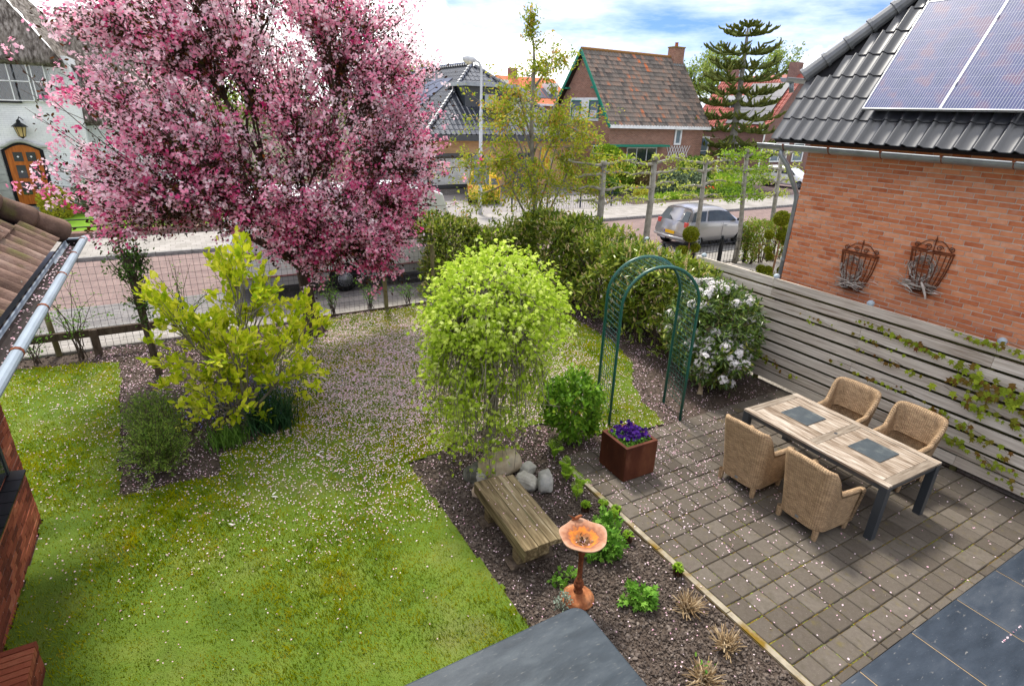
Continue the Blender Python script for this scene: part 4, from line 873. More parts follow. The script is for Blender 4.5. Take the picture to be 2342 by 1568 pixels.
mb = MB(); mb.box(7.5, 8.45, 2.95, 3.6, 7.6, 9.0); CHm = mb.build('chimney', Mb, BH); mb = MB(); mb.box(7.46, 8.49, 2.91, 3.64, 9.003, 9.08); mb.build('chimney_cap', flat('mossy_cap', (.25, .17, .05)), CHm); mb = MB(); mb.lathe([(.12, 0), (.11, .25), (.13, .28)], (7.95, 3.3, 9.08), 10); mb.build('chimney_pot', flat('terracotta', (.3, .1, .05)), CHm); mb = MB(); mb.box(7.4, 8.55, 2.80, 2.94, 7.55, 7.95); mb.build('lead_flashing', K['zinc'], CHm)
# gable windows (facing -x) : u runs towards the viewer (-y)
uG = np.array([0, -1., 0]); nG = np.array([-1., 0, 0])
mb = MB(); mb.box(-.05, .0-.002, 1.2, 4.4, 4.12, 5.5); mb.build('window_surround', K['white'], BH)
for y in (34.2, 32.2):
    o = window(BH, b3(x0-.06, y, 4.3), uG, nG, 1.05, 1.05, K['green_paint'], K['glass2'], 1, 1, .05)
    c_ = MB(); c_.obox(b3(x0-.1, y-.5, 4.55), (.01, .35, .2)); c_.build('curtain', flat('net_curtain', (.6, .62, .68)), o)
window(BH, b3(x0-.02, 31.5, .9), uG, nG, 1.45, 1.75, K['white'], K['glass'], 2, 1, .09, .08)
window(BH, b3(x0-.02, 31.5, 2.35), uG, nG, 1.45, .35, K['green_paint'], K['glass'], 2, 1, .06, .05)
nF = -Y3
window(BH, b3(25.6, y0-.02, 1.1), X3, nF, 2.6, 1.5, K['white'], K['glass'], 3, 1, .07, .05)
window(BH, b3(29.68, y0-.02, 2.75), X3, nF, .62, 1.05, K['white'], K['glass2'], 1, 1, .12)
mb = MB(); mb.box(-.1, 4.6, -.75, -.0-.002, 2.66, 2.78); mb.build('canopy', K['green_paint'], BH)
for k in range(8):
    for s_ in (-1, 1): mb = MB(); c0 = b3(29.3+.24*k, y0-.06-.012*(s_ > 0), 2.2); mb.bar(c0+np.array([-.25*s_, 0, -.5]), c0+np.array([.25*s_, 0, .5]), .03, .015, (0, 1, 0)); mb.build('trellis_slat', K['white'], BH)
window(BH, b3(32.5, 30.3, 0.4), X3, nF, .9, 2.9, K['white'], K['glass2'], 1, 3, .1)
mb = MB(); mb.box(8.35, 10.5, .35, 5, 0, 3.2); mb.build('side_extension', Mb, BH)
# --- bungalow
Mbo = brickmat('ochre_brick', ((.50, .30, .15), (.40, .23, .11)), (.42, .34, .24), .22, .062); Mbd = brickmat('grey_black_brick', ((.12, .115, .115), (.19, .18, .175)), (.36, .34, .32), .22, .068)
BU = thing('bungalow', 'ochre and black brick bungalow with glossy dark hipped roof and grey framed corner window', 'house', (11.9, 29.9, 0))
def u3(x, y, z): return np.array([x-11.9, y-29.9, z])
mb = MB(); mb.box(0, 9.6, 0, 15, .5, 3.0); mb.build('wall', Mbo, BU); mb = MB(); mb.box(-.03, 2.3, -.03, 2.5, 0, .42); mb.box(2.303, 9.63, -.02, 1, 0, .42); mb.box(-.6, .0-.003, 2.35, 14, 0, 2.95); mb.build('plinth', Mbd, BU)
window(BU, u3(11.93, 29.87, .58), X3, -Y3, 2.5, 1.52, K['anth'], K['glass2'], 1, 1, .07)
wl = window(BU, u3(11.87, 32.25, .58), -Y3, -X3, 2.32, 1.62, K['anth'], K['glass2'], 3, 1, .07, .08)
for tg, (o_, u_, n_, L_) in enumerate(((u3(12.02, 29.80, .66), X3, -Y3, 2.32), (u3(11.80, 31.4, .66), -Y3, -X3, 1.4))):
    for k in range(24): mb = MB(); mb.obox(o_+u_*L_/2+Z3*(.058*k+.02), (L_/2, .012, .012), (u_, n_*.5+Z3*.87, -n_*.87+Z3*.5)); mb.build('blind_slat', K['white'], BU)
mb = MB(); mb.box(-.3, 2.7, -.28, .02, 2.14, 2.30); mb.box(-.3, -.003, .023, 2.4, 2.14, 2.30); mb.build('window_canopy', K['anth'], BU)
mb = MB(); mb.box(-.08, 2.6, -.1, -.002, .46, .58); mb.box(-.1, -.003, -.0, 2.4, .46, .58); mb.build('sill', K['anth'], BU)
window(BU, u3(16.6, 29.87, .3), X3, -Y3, 1.6, 2.0, K['anth'], K['glass'], 1, 1, .07)
for k in range(6): mb = MB(); mb.box(7.0+.12*k, 7.1+.12*k, -.09, -.06, 1.2, 2.6); mb.build('shutter_board', flat('ochre_shutter', (.62, .34, .05)) if k == 0 else bpy.data.materials['ochre_shutter'], BU)
mb = MB(); mb.box(-.4, 10.1, -.45, -.3, 2.96, 3.26); mb.box(-.4, -.25, -.297, 15.5, 2.96, 3.26); mb.build('fascia', K['anth'], BU)
ap = u3(16.7, 34.7, 7.1); e0 = u3(11.6, 29.6, 3.27); t5 = 5.1; sl5 = sqrt(t5**2+3.83**2)
vF = np.array([0, t5, 3.83])/sl5; nFf = np.array([0, -vF[2], vF[1]]); vL = np.array([t5, 0, 3.83])/sl5; nL = np.array([-vL[2], 0, vL[0]])
mb = MB(); mb.add([e0, e0+X3*2*t5, ap, e0+Y3*16, ap+Y3*11, e0+X3*2*t5+Y3*16], [(0, 1, 2), (0, 2, 4, 3), (1, 5, 4, 2)]); mb.build('roof_deck', K['black'], BU)
M_gl = mat('glossy_grey_tile', [(0, (.016, .02, .03)), (1, (.04, .046, .06))], rough=.25, scale=3, rnd=.4, spec=.9, coat=.6)
ms = []; wF = lambda a, b_: (b_/sl5*t5 < a < 2*t5-b_/sl5*t5) and not (3.1 < a < 6.2 and 2.2 < b_ < 4.3)
roofplane(e0, X3, vF, nFf, 2*t5, sl5, .30, .40, None, wF, ms)
big = ([(x, y, z*1.) for x, y, z in TR[0]], TR[1])
pieces('roof_tile', TR, ms, BU, 300, M_gl)
ms = []; roofplane(e0+Y3*14, -Y3, vL, nL, 14, sl5, .30, .40, None, lambda a, b_: 14-a > b_/sl5*t5, ms)
pieces('side_roof_tile', TR, ms, BU, 0, M_gl)
for a, b_ in ((e0, ap), (e0+X3*2*t5, ap), (ap, ap+Y3*10)):
    d_ = b_-a; L_ = np.linalg.norm(d_); d_ = d_/L_
    for k in range(int(L_/.36)): mb = MB(); p = a+d_*k*.36+Z3*.04; mb.tube([p, p+d_*.03, p+d_*.36], [.15, .15, .115], 10); mb.build('ridge_tile', M_gl, BU)
mb = MB(); d0 = u3(14.75, 31.45, 0); mb.add([d0+(0, 0, 4.35), d0+(3., 0, 4.35), d0+(3., 0, 5.75), d0+(0, 0, 5.75), d0+(0, 2.4, 5.75), d0+(3, 2.4, 5.75), d0+(0, 2.4, 4.35), d0+(3, 2.4, 4.35)], [(0, 1, 2, 3), (3, 2, 5, 4), (0, 3, 4, 6), (1, 7, 5, 2)]); DO = mb.build('dormer', K['anth'], BU)
mb = MB(); mb.obox(d0+(1.5, .9, 5.86), (1.75, 1.4, .1)); mb.build('dormer_roof', K['zinc'], DO)
window(BU, d0+np.array([1.15, -.03, 4.5]), X3, -Y3, .9, .95, K['anth'], K['glass2'], 1, 1, .06, name='dormer_window')
Msp = mat('solar_black', [(0, (.03, .033, .05)), (1, (.07, .075, .10))], rough=.35, spec=.4)
for k in range(3):
    for j in range(2):
        c_ = e0+Y3*(5.6+1.15*k)+vL*(2.2+1.8*j)+nL*.10; mb = MB(); mb.obox(c_, (.55, .87, .02), (Y3, vL, nL)); mb.build('solar_panel', Msp, BU)
# --- house with thatched roof
Mw = brickmat('white_painted_brick', ((.80, .81, .80), (.76, .77, .77)), (.66, .67, .67), .22, .075, bump=.8)
TH_ = thing('thatched_house', 'white painted brick house with grey thatched roof and arched orange wooden door', 'house', (-3, 30.5, 0))
def t3_(x, y, z): return np.array([x+3., y-30.5, z])
mb = MB(); mb.box(-12, -.1, 0, 9, .3, 6.0); mb.box(-.098, 4.6, 1.2, 9, .3, 3.4); mb.build('wall', Mw, TH_); mb = MB(); mb.box(-12.02, -.06, -.03, 9, 0, .3); mb.box(-.055, 4.63, 1.17, 9, 0, .3); mb.build('plinth', K['black'], TH_)
Mth = mat('thatch', [(0, (.055, .045, .038)), (.5, (.16, .14, .12)), (1, (.31, .28, .25))], rough=1, scale=7, detail=8, sc3=(1.6, .5, .5), noise=1.6, bump=1, bscale=26, bdist=.06, patch=[((.10, .085, .06), 1.5, .5, .7, .5)])
def thatch(pts_lo, pts_hi, th, nm, sub=28):
    A, B = np.array(pts_lo[0]), np.array(pts_lo[1]); C_, D_ = np.array(pts_hi[0]), np.array(pts_hi[1]); r_ = rng(int(abs(A[0]*10)) % 97)
    V = []; n = sub
    nn_ = np.cross(B-A, C_-A); nn_ = nn_/np.linalg.norm(nn_)
    if nn_[2] < 0: nn_ = -nn_
    for j in range(n+1):
        for i in range(n+1):
            f, g_ = i/n, j/n; p = (A*(1-f)+B*f)*(1-g_)+(C_*(1-f)+D_*f)*g_
            V.append(p+nn_*(.05*sin(f*11+g_*5)+r_.normal(0, .03)-.12*(1-min(1, g_*8))**2))
    F = [(j*(n+1)+i, j*(n+1)+i+1, (j+1)*(n+1)+i+1, (j+1)*(n+1)+i) for j in range(n) for i in range(n)]
    base = len(V)
    for i in range(n+1): f = i/n; V.append(A*(1-f)+B*f-nn_*th+np.array([0, .25, 0])+r_.normal(0, .015, 3))
    F += [(base+i, base+i+1, i+1, i) for i in range(n)]
    mb = MB(); mb.add(V, F); return mb.build(nm, Mth, TH_, smooth=True)
thatch((t3_(-16, 29.9, 5.78), t3_(-3.2, 29.9, 5.80)), (t3_(-16, 34, 11.5), t3_(-7.2, 34, 11.5)), .38, 'thatch')
thatch((t3_(-3.2, 29.9, 5.80), t3_(-2.0, 39.5, 4.9)), (t3_(-7.2, 34, 11.5), t3_(-7, 38, 11.5)), .38, 'thatch')
thatch((t3_(-3.6, 31.2, 3.6), t3_(2.0, 31.2, 3.5)), (t3_(-3.6, 35, 8.2), t3_(1., 35, 8.0)), .3, 'thatch')
wn = window(TH_, t3_(-7.2, 30.47, 4.22), X3, -Y3, 2.33, 1.6, K['black'], K['glass'], 3, 1, .06, .12)
for k, xx in enumerate((-7.14, -6.45, -4.53)): pass
for a_, w_ in ((-5.68-.0, 1.24), (-4.36, .45), (-7.1, 1.3)):
    ncol = 2 if w_ > .8 else 1
    window(TH_, t3_(a_-.0, 30.43, 4.30), X3, -Y3, w_, 1.42, K['white'], K['glass'], ncol, 2, .035, .035)
mb = MB(); lead = MB()
for k in range(14):
    for s_ in (-1, 1): x_ = -5.6+.3*k*.6; lead.bar(t3_(x_, 30.395, 4.35), t3_(x_+s_*.7, 30.395, 5.65), .008, .004, (0, 1, 0))
lead.build('lead_glazing', K['zinc'], wn, kind='stuff')
# door in an arched stone surround
DX0, DX1, DZ = -5.84, -4.75, 2.45
arch_ = lambda x: DZ+.22*sin(pi*(x-DX0)/(DX1-DX0))
mb = MB(); mb.ext([t3_(x, 30.47, z) for x, z in [(DX0-.12, .3), (DX1+.12, .3)]+[(x, arch_(x)+.1) for x in np.linspace(DX1+.12, DX0-.12, 12)]], (0, .06, 0)); SUR = mb.build('door_frame', K['black'], TH_)
mb = MB(); mb.ext([t3_(x, 30.44, z) for x, z in [(DX0, .36), (DX1, .36)]+[(x, arch_(x)) for x in np.linspace(DX1, DX0, 12)]], (0, .05, 0)); DR = mb.build('door', mat('orange_wood', [(0, (.28, .07, .012)), (1, (.55, .17, .03))], rough=.35, scale=3, sc3=(6, 6, .6), coat=.3), TH_)
for xx in (-5.62, -5.2):
    for z, h_ in ((.75, .5), (1.4, .5), (2.05, .35)): mb = MB(); mb.box(xx+3, xx+3.3, -.08, -.055, z, z+h_); mb.build('door_pane', K['glass'], DR); mb = MB(); mb.obox(t3_(xx+.15, 30.40, z+h_/2), (.03, .006, .03), ((.7, 0, .7), (0, 1, 0), (-.7, 0, .7))); mb.build('leaded_rose', K['white'], DR)
mb = MB(); mb.lathe([(.03, -.06), (.035, 0)], (DX0+3.12, -.1, 1.3), 8); mb.build('handle', K['zinc'], DR)
K['stone'] = mat('grey_stone', [(0, (.30, .31, .28)), (1, (.46, .47, .43))], rough=.9, scale=4, bump=.3)
for k in range(7): mb = MB(); mb.box(DX0+3-.52, DX0+3-.14, -.06, -.003, .32+.31*k, .32+.31*(k+1)-.012); mb.build('surround_block', K['stone'], TH_)
mb = MB(); mb.tube([t3_(x, 30.38, arch_(min(max(x, DX0), DX1))+.16+(-.1 if x < DX0-.3 else 0)) for x in np.linspace(DX0-.6, DX1+.3, 16)], .065, 8); mb.build('arch_moulding', K['stone'], TH_)
for k in range(2): mb = MB(); mb.box(DX0+3-.4-.2*k, DX1+3+.5+.2*k, -.55-.35*k, -.06-.49*k, .1, .28-.1*k); mb.build('step', Mbd, TH_)
LN = thing('wall_lantern', 'black and amber lantern hanging above the arched orange door', 'lantern', (-5.12, 30.2, 3.0))
mb = MB()
mb.lathe([(.11, 0), (.19, .36)], (0, 0, 0), 6); mb.build('amber_glass', mat('amber_glass', [(0, (.42, .30, .12)), (1, (.6, .45, .2))], rough=.2), LN)
mb = MB(); mb.lathe([(.28, .36), (.10, .5), (.07, .52), (.07, .58), (.02, .64)], (0, 0, 0), 6); mb.tube([(0, 0, .6), (.05, .02, .72), (.12, .28, .6)], .018, 5); mb.lathe([(.02, -.08), (.11, 0)], (0, 0, 0), 6)
for k in range(6): a = k*pi/3; mb.tube([(.113*cos(a), .113*sin(a), 0), (.193*cos(a), .193*sin(a), .36)], .012, 4)
mb.build('lantern_frame', K['black'], LN)
# --- street corner house with red roof and its neighbours
RH = thing('red_roof_house', 'brown brick house with dark red roof and black solar panels behind the monkey puzzle tree', 'house', (46.7, 36, 0))
Mrt = mat('red_glazed_tile', [(0, (.20, .045, .035)), (1, (.42, .13, .10))], rough=.45, scale=.8, rnd=.6, glob=True)
gx0, gx1, gy0, gy1 = 0, 7.0, 0, 8.5
mb = MB(); mb.add([(0, 0, 0), (7, 0, 0), (7, 0, 4), (3.5, 0, 8.3), (0, 0, 4), (0, 8.5, 0), (7, 8.5, 0), (7, 8.5, 4), (3.5, 8.5, 8.3), (0, 8.5, 4)], [(0, 1, 2, 3, 4), (5, 9, 8, 7, 6), (0, 4, 9, 5), (1, 6, 7, 2), (4, 3, 8, 9), (2, 7, 8, 3)]); mb.build('wall', brickmat('purple_brick', ((.25, .13, .105), (.18, .095, .085)), (.32, .27, .24), .22, .068), RH)
vR = np.array([3.8, 0, 4.62]); LR = np.linalg.norm(vR); vR = vR/LR; nR = np.array([-vR[2], 0, vR[0]]); oR = np.array([-.3, 8.7, 3.72])
mb = MB(); mb.ext([oR, oR+vR*LR, oR+vR*LR-Y3*9.1, oR-Y3*9.1], nR*.08); mb.ext([(7.3, 8.7, 3.72), (7.3, -.4, 3.72), (3.5, -.4, 8.36), (3.5, 8.7, 8.36)], (.05, 0, .08)); mb.build('roof_deck', Mrt, RH)
ms = []; roofplane(oR+nR*.07, -Y3, vR, nR, 9.1, LR, .30, .40, None, None, ms); pieces('roof_tile', small, ms, RH, 300, Mrt)
for k in range(2):
    for j in range(3): c_ = oR-Y3*(9.1-1.7-2.1*(k))+vR*(1.1+1.55*j)+nR*.22; mb = MB(); mb.obox(c_, (1.03, .76, .02), (Y3, vR, nR)); mb.build('solar_panel', Msp, RH)
mb = MB(); mb.box(1.1, 2.5, 3.6, 6.2, 5.0, 6.6); DRm = mb.build('dormer', K['white'], RH); window(RH, (1.07, 6.0, 5.1), -Y3, -X3, 2.2, 1.2, K['white'], K['glass'], 3, 1, .1, .08, name='dormer_window')
mb = MB(); mb.box(-.4, -.28, -.4, 8.8, 3.55, 3.72); mb.build('gutter', K['white'], RH); mb = MB(); mb.box(-.12, -.02, -.1, .0, 0, 3.6); mb.build('downpipe', K['white'], RH)
mb = MB(); mb.box(3., 3.9, .3, 1.1, 7.5, 9.4); mb.build('chimney', bpy.data.materials['purple_brick'], RH)
mb = MB(); mb.box(3., 3.9, 7.3, 8.1, 7.5, 9.4); mb.build('chimney', bpy.data.materials['purple_brick'], RH)
window(RH, (1.2, -.03, .9), X3, -Y3, 2.4, 1.7, K['white'], K['glass2'], 2, 1, .12, .1); window(RH, (4.4, -.03, .9), X3, -Y3, 1.6, 1.7, K['white'], K['glass2'], 1, 1, .12); window(RH, (-.03, 5, .9), -Y3, -X3, 2.6, 1.6, K['white'], K['glass'], 3, 1, .12, .1)
def simple_house(name, lab, loc, w_, d_, ze_, zr_, rz, mw_, mr_, wins=(), chim=True, group=None):
    h = thing(name, lab, 'house', loc, rz, group)
    mb = MB(); mb.add([(0, 0, 0), (w_, 0, 0), (w_, d_, 0), (0, d_, 0), (0, 0, ze_), (w_, 0, ze_), (w_, d_, ze_), (0, d_, ze_), (0, d_/2, zr_-.1), (w_, d_/2, zr_-.1)], [(0, 1, 5, 4), (2, 3, 7, 6), (0, 4, 8, 7, 3), (1, 2, 6, 9, 5)]); mb.build('wall', mw_, h)
    mb = MB(); mb.ext([(-.3, -.3, ze_-.15), (w_+.3, -.3, ze_-.15), (w_+.3, d_/2, zr_), (-.3, d_/2, zr_)], (0, 0, .12)); mb.ext([(-.3, d_+.3, ze_-.15), (-.3, d_/2, zr_), (w_+.3, d_/2, zr_), (w_+.3, d_+.3, ze_-.15)], (0, 0, .12)); mb.build('roof', mr_, h)
    mb = MB(); mb.box(-.3, w_+.3, -.42, -.3, ze_-.25, ze_-.03); mb.build('gutter', K['white'], h)
    if chim: mb = MB(); mb.box(w_*.2, w_*.2+.9, d_/2-.4, d_/2+.4, zr_-.8, zr_+1.0); mb.build('chimney', bpy.data.materials['purple_brick'], h)
    for (x_, z_, ww_, hh__) in wins: window(h, (x_, -.03, z_), X3, -Y3, ww_, hh__, K['white'], K['glass2'], 2, 1, .14, .12)
    return h
Mro = mat('orange_tile', [(0, (.38, .10, .05)), (1, (.62, .20, .10))], rough=.8, scale=2, sc3=(.3, .3, 6), noise=1.4); Mdk = flat('dark_slate_roof', (.09, .10, .11), rough=.6)
Mbl = brickmat('light_red_brick', ((.45, .22, .16), (.36, .17, .12)), (.4, .33, .28), .22, .068)
h1 = simple_house('terrace_house', 'terraced house with orange roof and blue solar panels left of the brown brick house', (34.5, 60, 0), 7.5, 9, 5.5, 8.3, 0, Mbl, Mro, [(.8, 3.4, 1.2, 1.3), (3.2, 3.4, 1.2, 1.3), (5.6, 3.6, 1.1, 1.1)], group=None)
for k in range(3): mb = MB(); mb.obox((1.2+1.9*k+.5, 1.8, 6.75), (.9, 1.35, .03), ((1, 0, 0), (0, .86, .5), (0, -.5, .86))); mb.build('solar_panel', Msp, h1)
mb = MB(); mb.box(5.2, 6.6, 1.5, 3, 6.2, 7.8); d1_ = mb.build('dormer', K['white'], h1); window(h1, (5.35, 1.47, 6.4), X3, -Y3, 1.1, 1.1, K['white'], K['glass'], 2, 1, .1, .08, name='dormer_window')
h2 = simple_house('terrace_house', 'terraced house with orange roof and tall white dormer behind the coppery tree', (26.5, 58, 0), 7.6, 9, 5.2, 8.0, 0, Mbl, Mro, [(.8, 3.2, 1.2, 1.3), (5.2, 3.2, 1.2, 1.3)])
mb = MB(); mb.box(5.0, 6.5, 1.2, 3, 5.6, 7.7); mb.build('dormer', K['white'], h2)
h3 = simple_house('dark_roof_house', 'house with blue grey slate roof between the brown brick house and the monkey puzzle tree', (36.5, 44, 0), 7, 8, 4.8, 7.6, 0, Mb, Mdk, [(1, 1, 1.5, 1.4)])
h4 = simple_house('far_house', 'distant brown brick house with orange roof beyond the bungalow', (22, 66, 0), 9, 9, 4.5, 8.6, 0, Mb, Mro, [(1, 1, 1.5, 1.4)])
# ============================================================ VEHICLES
def car(name, lab, L, Wd, Hh, loc, rz, paint, st, rearw, sidew, frontw, wheels, cat='car', tail=(.78, .98), plate=True, lampc=(.5, .01, .01)):
    """body lofted through cross-sections; rear at x = 0, front at x = L.  st rows: xlow, zlow, xmid, zmid, wmid, xbelt, zbelt, wbelt, xroof, zroof, wroof"""
    C_ = thing(name, lab, cat, loc, rz)
    def sect(s_):
        xl, zl, xm, zm, wm, xb, zb, wb, xr, zr_, wr = s_
        return [(xl, 0, zl), (xl, wm-.12, zl), (xl+(xm-xl)*.3, wm-.02, zl+.10), (xm, wm, zm), ((xm+xb)/2, (wm+wb)/2+.012, (zm+zb)/2+.02), (xb, wb, zb), (xb+(xr-xb)*.92, wb+(wr-wb)*.90, zb+(zr_-zb)*.92), (xr, wr*.86, zr_+.012), (xr, wr*.45, zr_+.035), (xr, 0, zr_+.045)]
    S_ = [sect(q_) for q_ in st]; n = len(S_); k = len(S_[0]); V = []
    for s_ in S_: V += s_+[(x, -y, z) for x, y, z in s_[1:-1][::-1]]
    m = 2*k-2; F = [(i*m+j, (i+1)*m+j, (i+1)*m+(j+1) % m, i*m+(j+1) % m) for i in range(n-1) for j in range(m)]
    for b0, rev in ((0, True), ((n-1)*m, False)):
        for j in range(k-1):
            a = b0+j; b_ = b0+j+1; c = b0+(m-j-1) % m; d_ = b0+(m-j) % m
            if j == 0: f = (b0, b0+1, b0+m-1)
            elif j == k-2: f = (b0+j, b0+j+1, b0+m-j)
            else: f = (a, b_, b0+m-j-1, b0+m-j)
            F.append(f if not rev else f[::-1])
    mb = MB(); mb.add(V, F); B_ = mb.build('body', paint, C_, smooth=True); sd_ = B_.modifiers.new('s', 'SUBSURF'); sd_.levels = 1; sd_.render_levels = 1
    def q3(i, f, t, off, side=1):      # station index (float), f between belt(5) and roof edge(6)
        i0 = min(int(i), n-2); g_ = i-i0
        def P_(i_): a = np.array(S_[i_][5]); b_ = np.array(S_[i_][6]); return a*(1-f)+b_*f
        p = P_(i0)*(1-g_)+P_(i0+1)*g_; return np.array([p[0], (p[1]+off)*side, p[2]])
    for s_ in (1, -1):
        for (ia, ib, fa, fb) in sidew:
            G = [q3(ia+(ib-ia)*u_, fa+(fb-fa)*v_, 0, .012, s_) for v_ in np.linspace(0, 1, 3) for u_ in np.linspace(0, 1, 5)]
            mb = MB(); mb.add(G, [(v_*5+u_, v_*5+u_+1, (v_+1)*5+u_+1, (v_+1)*5+u_)[::s_] for v_ in range(2) for u_ in range(4)]); mb.build('side_window', K['carglass'], C_)
    def endw(i, fa, fb, inset, nm, off):
        a, b_ = np.array(S_[i][5]), np.array(S_[i][6]); V_ = []
        for f in (fa, (fa+fb)/2, fb):
            p = a*(1-f)+b_*f
            for y in (-1, -.5, 0, .5, 1): V_.append((p[0]+off-(.03*(1-y*y))*np.sign(-off)*-1, (p[1]-inset)*y, p[2]))
        mb = MB(); mb.add(V_, [(r_*5+c, r_*5+c+1, (r_+1)*5+c+1, (r_+1)*5+c)[::(1 if off > 0 else -1)] for r_ in range(2) for c in range(4)]); return mb.build(nm, K['carglass'], C_)
    endw(0, rearw[0], rearw[1], rearw[2], 'rear_window', -.02)
    mb = MB(); a = st[0]; 
    wbm = a[7]
    for s_ in (-1, 1): mb = MB(); mb.obox((a[5]-.0, s_*(wbm-.07), (tail[0]+tail[1])/2), (.035, .085, (tail[1]-tail[0])/2)); mb.build('tail_light', K['tail'], C_, bevel=.01)
    if plate: mb = MB(); mb.box(a[2]-.035, a[2]-.02, -.26, .26, .50, .61); pl_ = mb.build('number_plate', flat('plate_yellow', (.75, .42, .02)) if 'plate_yellow' not in bpy.data.materials else bpy.data.materials['plate_yellow'], C_); mb = MB(); mb.box(a[2]-.038, a[2]-.036, .215, .26, .5, .61); mb.build('plate_band', flat('plate_blue', (.02, .06, .4)), pl_)
    mb = MB(); mb.tube([(a[2]-.03, -a[4]*.96, .40), (a[2]-.05, 0, .385), (a[2]-.03, a[4]*.96, .40)], .05, 8); mb.build('bumper', paint, C_, smooth=True)
    for (wx, rr) in wheels:
        for s_ in (-1, 1):
            ym = st[0][4]-.03; mb = MB(); A_ = np.arange(20)*2*pi/20
            for (r_i, yo) in ((rr*1.12, ym+.032),): mb.add([(wx+r_i*cos(t_), s_*yo, rr+r_i*sin(t_)*.98) for t_ in A_], [tuple(range(20))]); 
            mb.build('wheel_arch', K['black'], C_)
            mb = MB(); rs_ = [(rr*.62, ym+.045), (rr*.95, ym+.05), (rr, ym+.02), (rr, ym-.16)]; V_ = [(wx+q_*cos(t_), s_*yo, rr+q_*sin(t_)) for q_, yo in rs_ for t_ in A_]
            mb.add(V_, [(i*20+j, i*20+(j+1) % 20, (i+1)*20+(j+1) % 20, (i+1)*20+j) for i in range(3) for j in range(20)]); WH = mb.build('tyre', K['tyre'], C_, smooth=True)
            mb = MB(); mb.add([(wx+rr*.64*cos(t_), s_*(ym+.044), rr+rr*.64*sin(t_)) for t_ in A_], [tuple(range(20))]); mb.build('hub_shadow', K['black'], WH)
            mb = MB()
            for kk in range(6): t_ = kk*pi/3+.3; mb.bar((wx, s_*(ym+.05), rr), (wx+rr*.6*cos(t_), s_*(ym+.05), rr+rr*.6*sin(t_)), .05, .012, (0, 1, 0))
            mb.tube([(wx+rr*.6*cos(t_), s_*(ym+.05), rr+rr*.6*sin(t_)) for t_ in np.linspace(0, 2*pi, 21)], .014, 5); mb.build('rim', K['zinc'], WH)
    return C_
K['carglass'] = mat('car_glass', [(0, (.015, .02, .022)), (1, (.04, .055, .06))], rough=.08, spec=.6); K['tyre'] = flat('tyre', (.015, .015, .016), rough=.85)
K['tail'] = mat('tail_lamp', [(0, (.45, .015, .012)), (1, (.7, .05, .03))], rough=.15, spec=.8, coat=1)
def paint(n_, c, metal=.0): return mat(n_, [(0, c), (1, tuple(x*1.1 for x in c))], rough=.28, metal=metal, spec=.6, coat=.8, noise=.3)
hatch = [(.08, .25, .0, .55, .80, .10, .93, .76, .42, 1.40, .62), (.30, .2, .28, .55, .83, .32, .95, .80, .62, 1.45, .64), (1.1, .2, 1.1, .55, .835, 1.15, .94, .81, 1.25, 1.47, .65), (1.75, .2, 1.75, .55, .835, 1.78, .92, .81, 1.72, 1.46, .64), (2.5, .2, 2.5, .55, .83, 2.68, .90, .79, 2.15, 1.36, .60), (2.85, .2, 2.85, .55, .82, 2.9, .88, .76, 2.8, .96, .60), (3.35, .22, 3.4, .5, .78, 3.3, .74, .68, 3.2, .80, .5), (3.5, .25, 3.6, .45, .68, 3.5, .62, .58, 3.42, .66, .4)]
cr_ = car('silver_car', 'silver three door hatchback parked at the kerb behind the bare trained trees', 3.6, 1.66, 1.5, (15.62, 15.38, 0), radians(-1), paint('silver_paint', (.30, .29, .295), .35), hatch, (.08, .9, .04), [(.55, 1.72, .12, .85), (1.86, 3.95, .12, .88)], None, ((.62, .29), (2.92, .29)))
for s_ in (1, -1):
    mb = MB(); mb.box(1.82, 1.827, s_*.846-.004, s_*.846+.004, .35, .92); mb.build('door_seam', K['black'], cr_); mb = MB(); mb.box(1.92, 2.05, s_*.842-.012, s_*.842+.012, .80, .825); mb.build('door_handle', K['zinc'], cr_); mb = MB(); mb.obox((2.62, s_*.9, 1.0), (.06, .09, .055)); mb.build('mirror', K['black'], cr_, bevel=.02)
mb = MB(); mb.bar((.06, .0, .98), (.22, .3, 1.1), .02, .012, (-1, 0, .3)); mb.build('wiper', K['black'], cr_); mb = MB(); mb.tube([(-.12, .05, .36), (-.12, .05, .3), (.1, .05, .26)], .02, 6); mb.build('tow_hook', K['black'], cr_)
wag = [(.08, .25, .0, .55, .80, .08, .95, .78, .35, 1.36, .62)]+[tuple(v*1.12 if q_ in (0, 2, 5, 8) else v for q_, v in enumerate(s_)) for s_ in hatch[1:]]
yc_ = car('yellow_car', 'bright yellow car seen from behind on the bungalow driveway by the street lamp', 4, 1.66, 1.45, (13.22, 25.9, .1), radians(66), paint('yellow_paint', (.75, .46, .01)), wag, (.1, .85, .08), [(.5, 1.72, .12, .85), (1.86, 3.95, .12, .88)], None, ((.7, .29), (3.2, .29)), tail=(.66, .92))
for s_ in (-1, 1): mb = MB(); mb.obox((2.9, s_*.96, 1.0), (.07, .12, .07)); mb.build('mirror', bpy.data.materials['yellow_paint'], yc_, bevel=.02)
car('white_car', 'small white hatchback parked in the side street next to the brick corner', 3.6, 1.66, 1.5, (38.3, 28.9, 0), radians(-77), paint('white_car_paint', (.72, .73, .74)), hatch, (.08, .9, .04), [(.55, 1.72, .12, .85), (1.86, 3.95, .12, .88)], None, ((.62, .29), (2.92, .29)))
car('dark_car', 'dark car parked in the side street behind the monkey puzzle tree', 4, 1.66, 1.45, (36.3, 35.6, 0), radians(-77), paint('dark_paint', (.03, .03, .035)), wag, (.1, .85, .08), [(.5, 1.72, .12, .85), (1.86, 3.95, .12, .88)], None, ((.7, .29), (3.2, .29)))
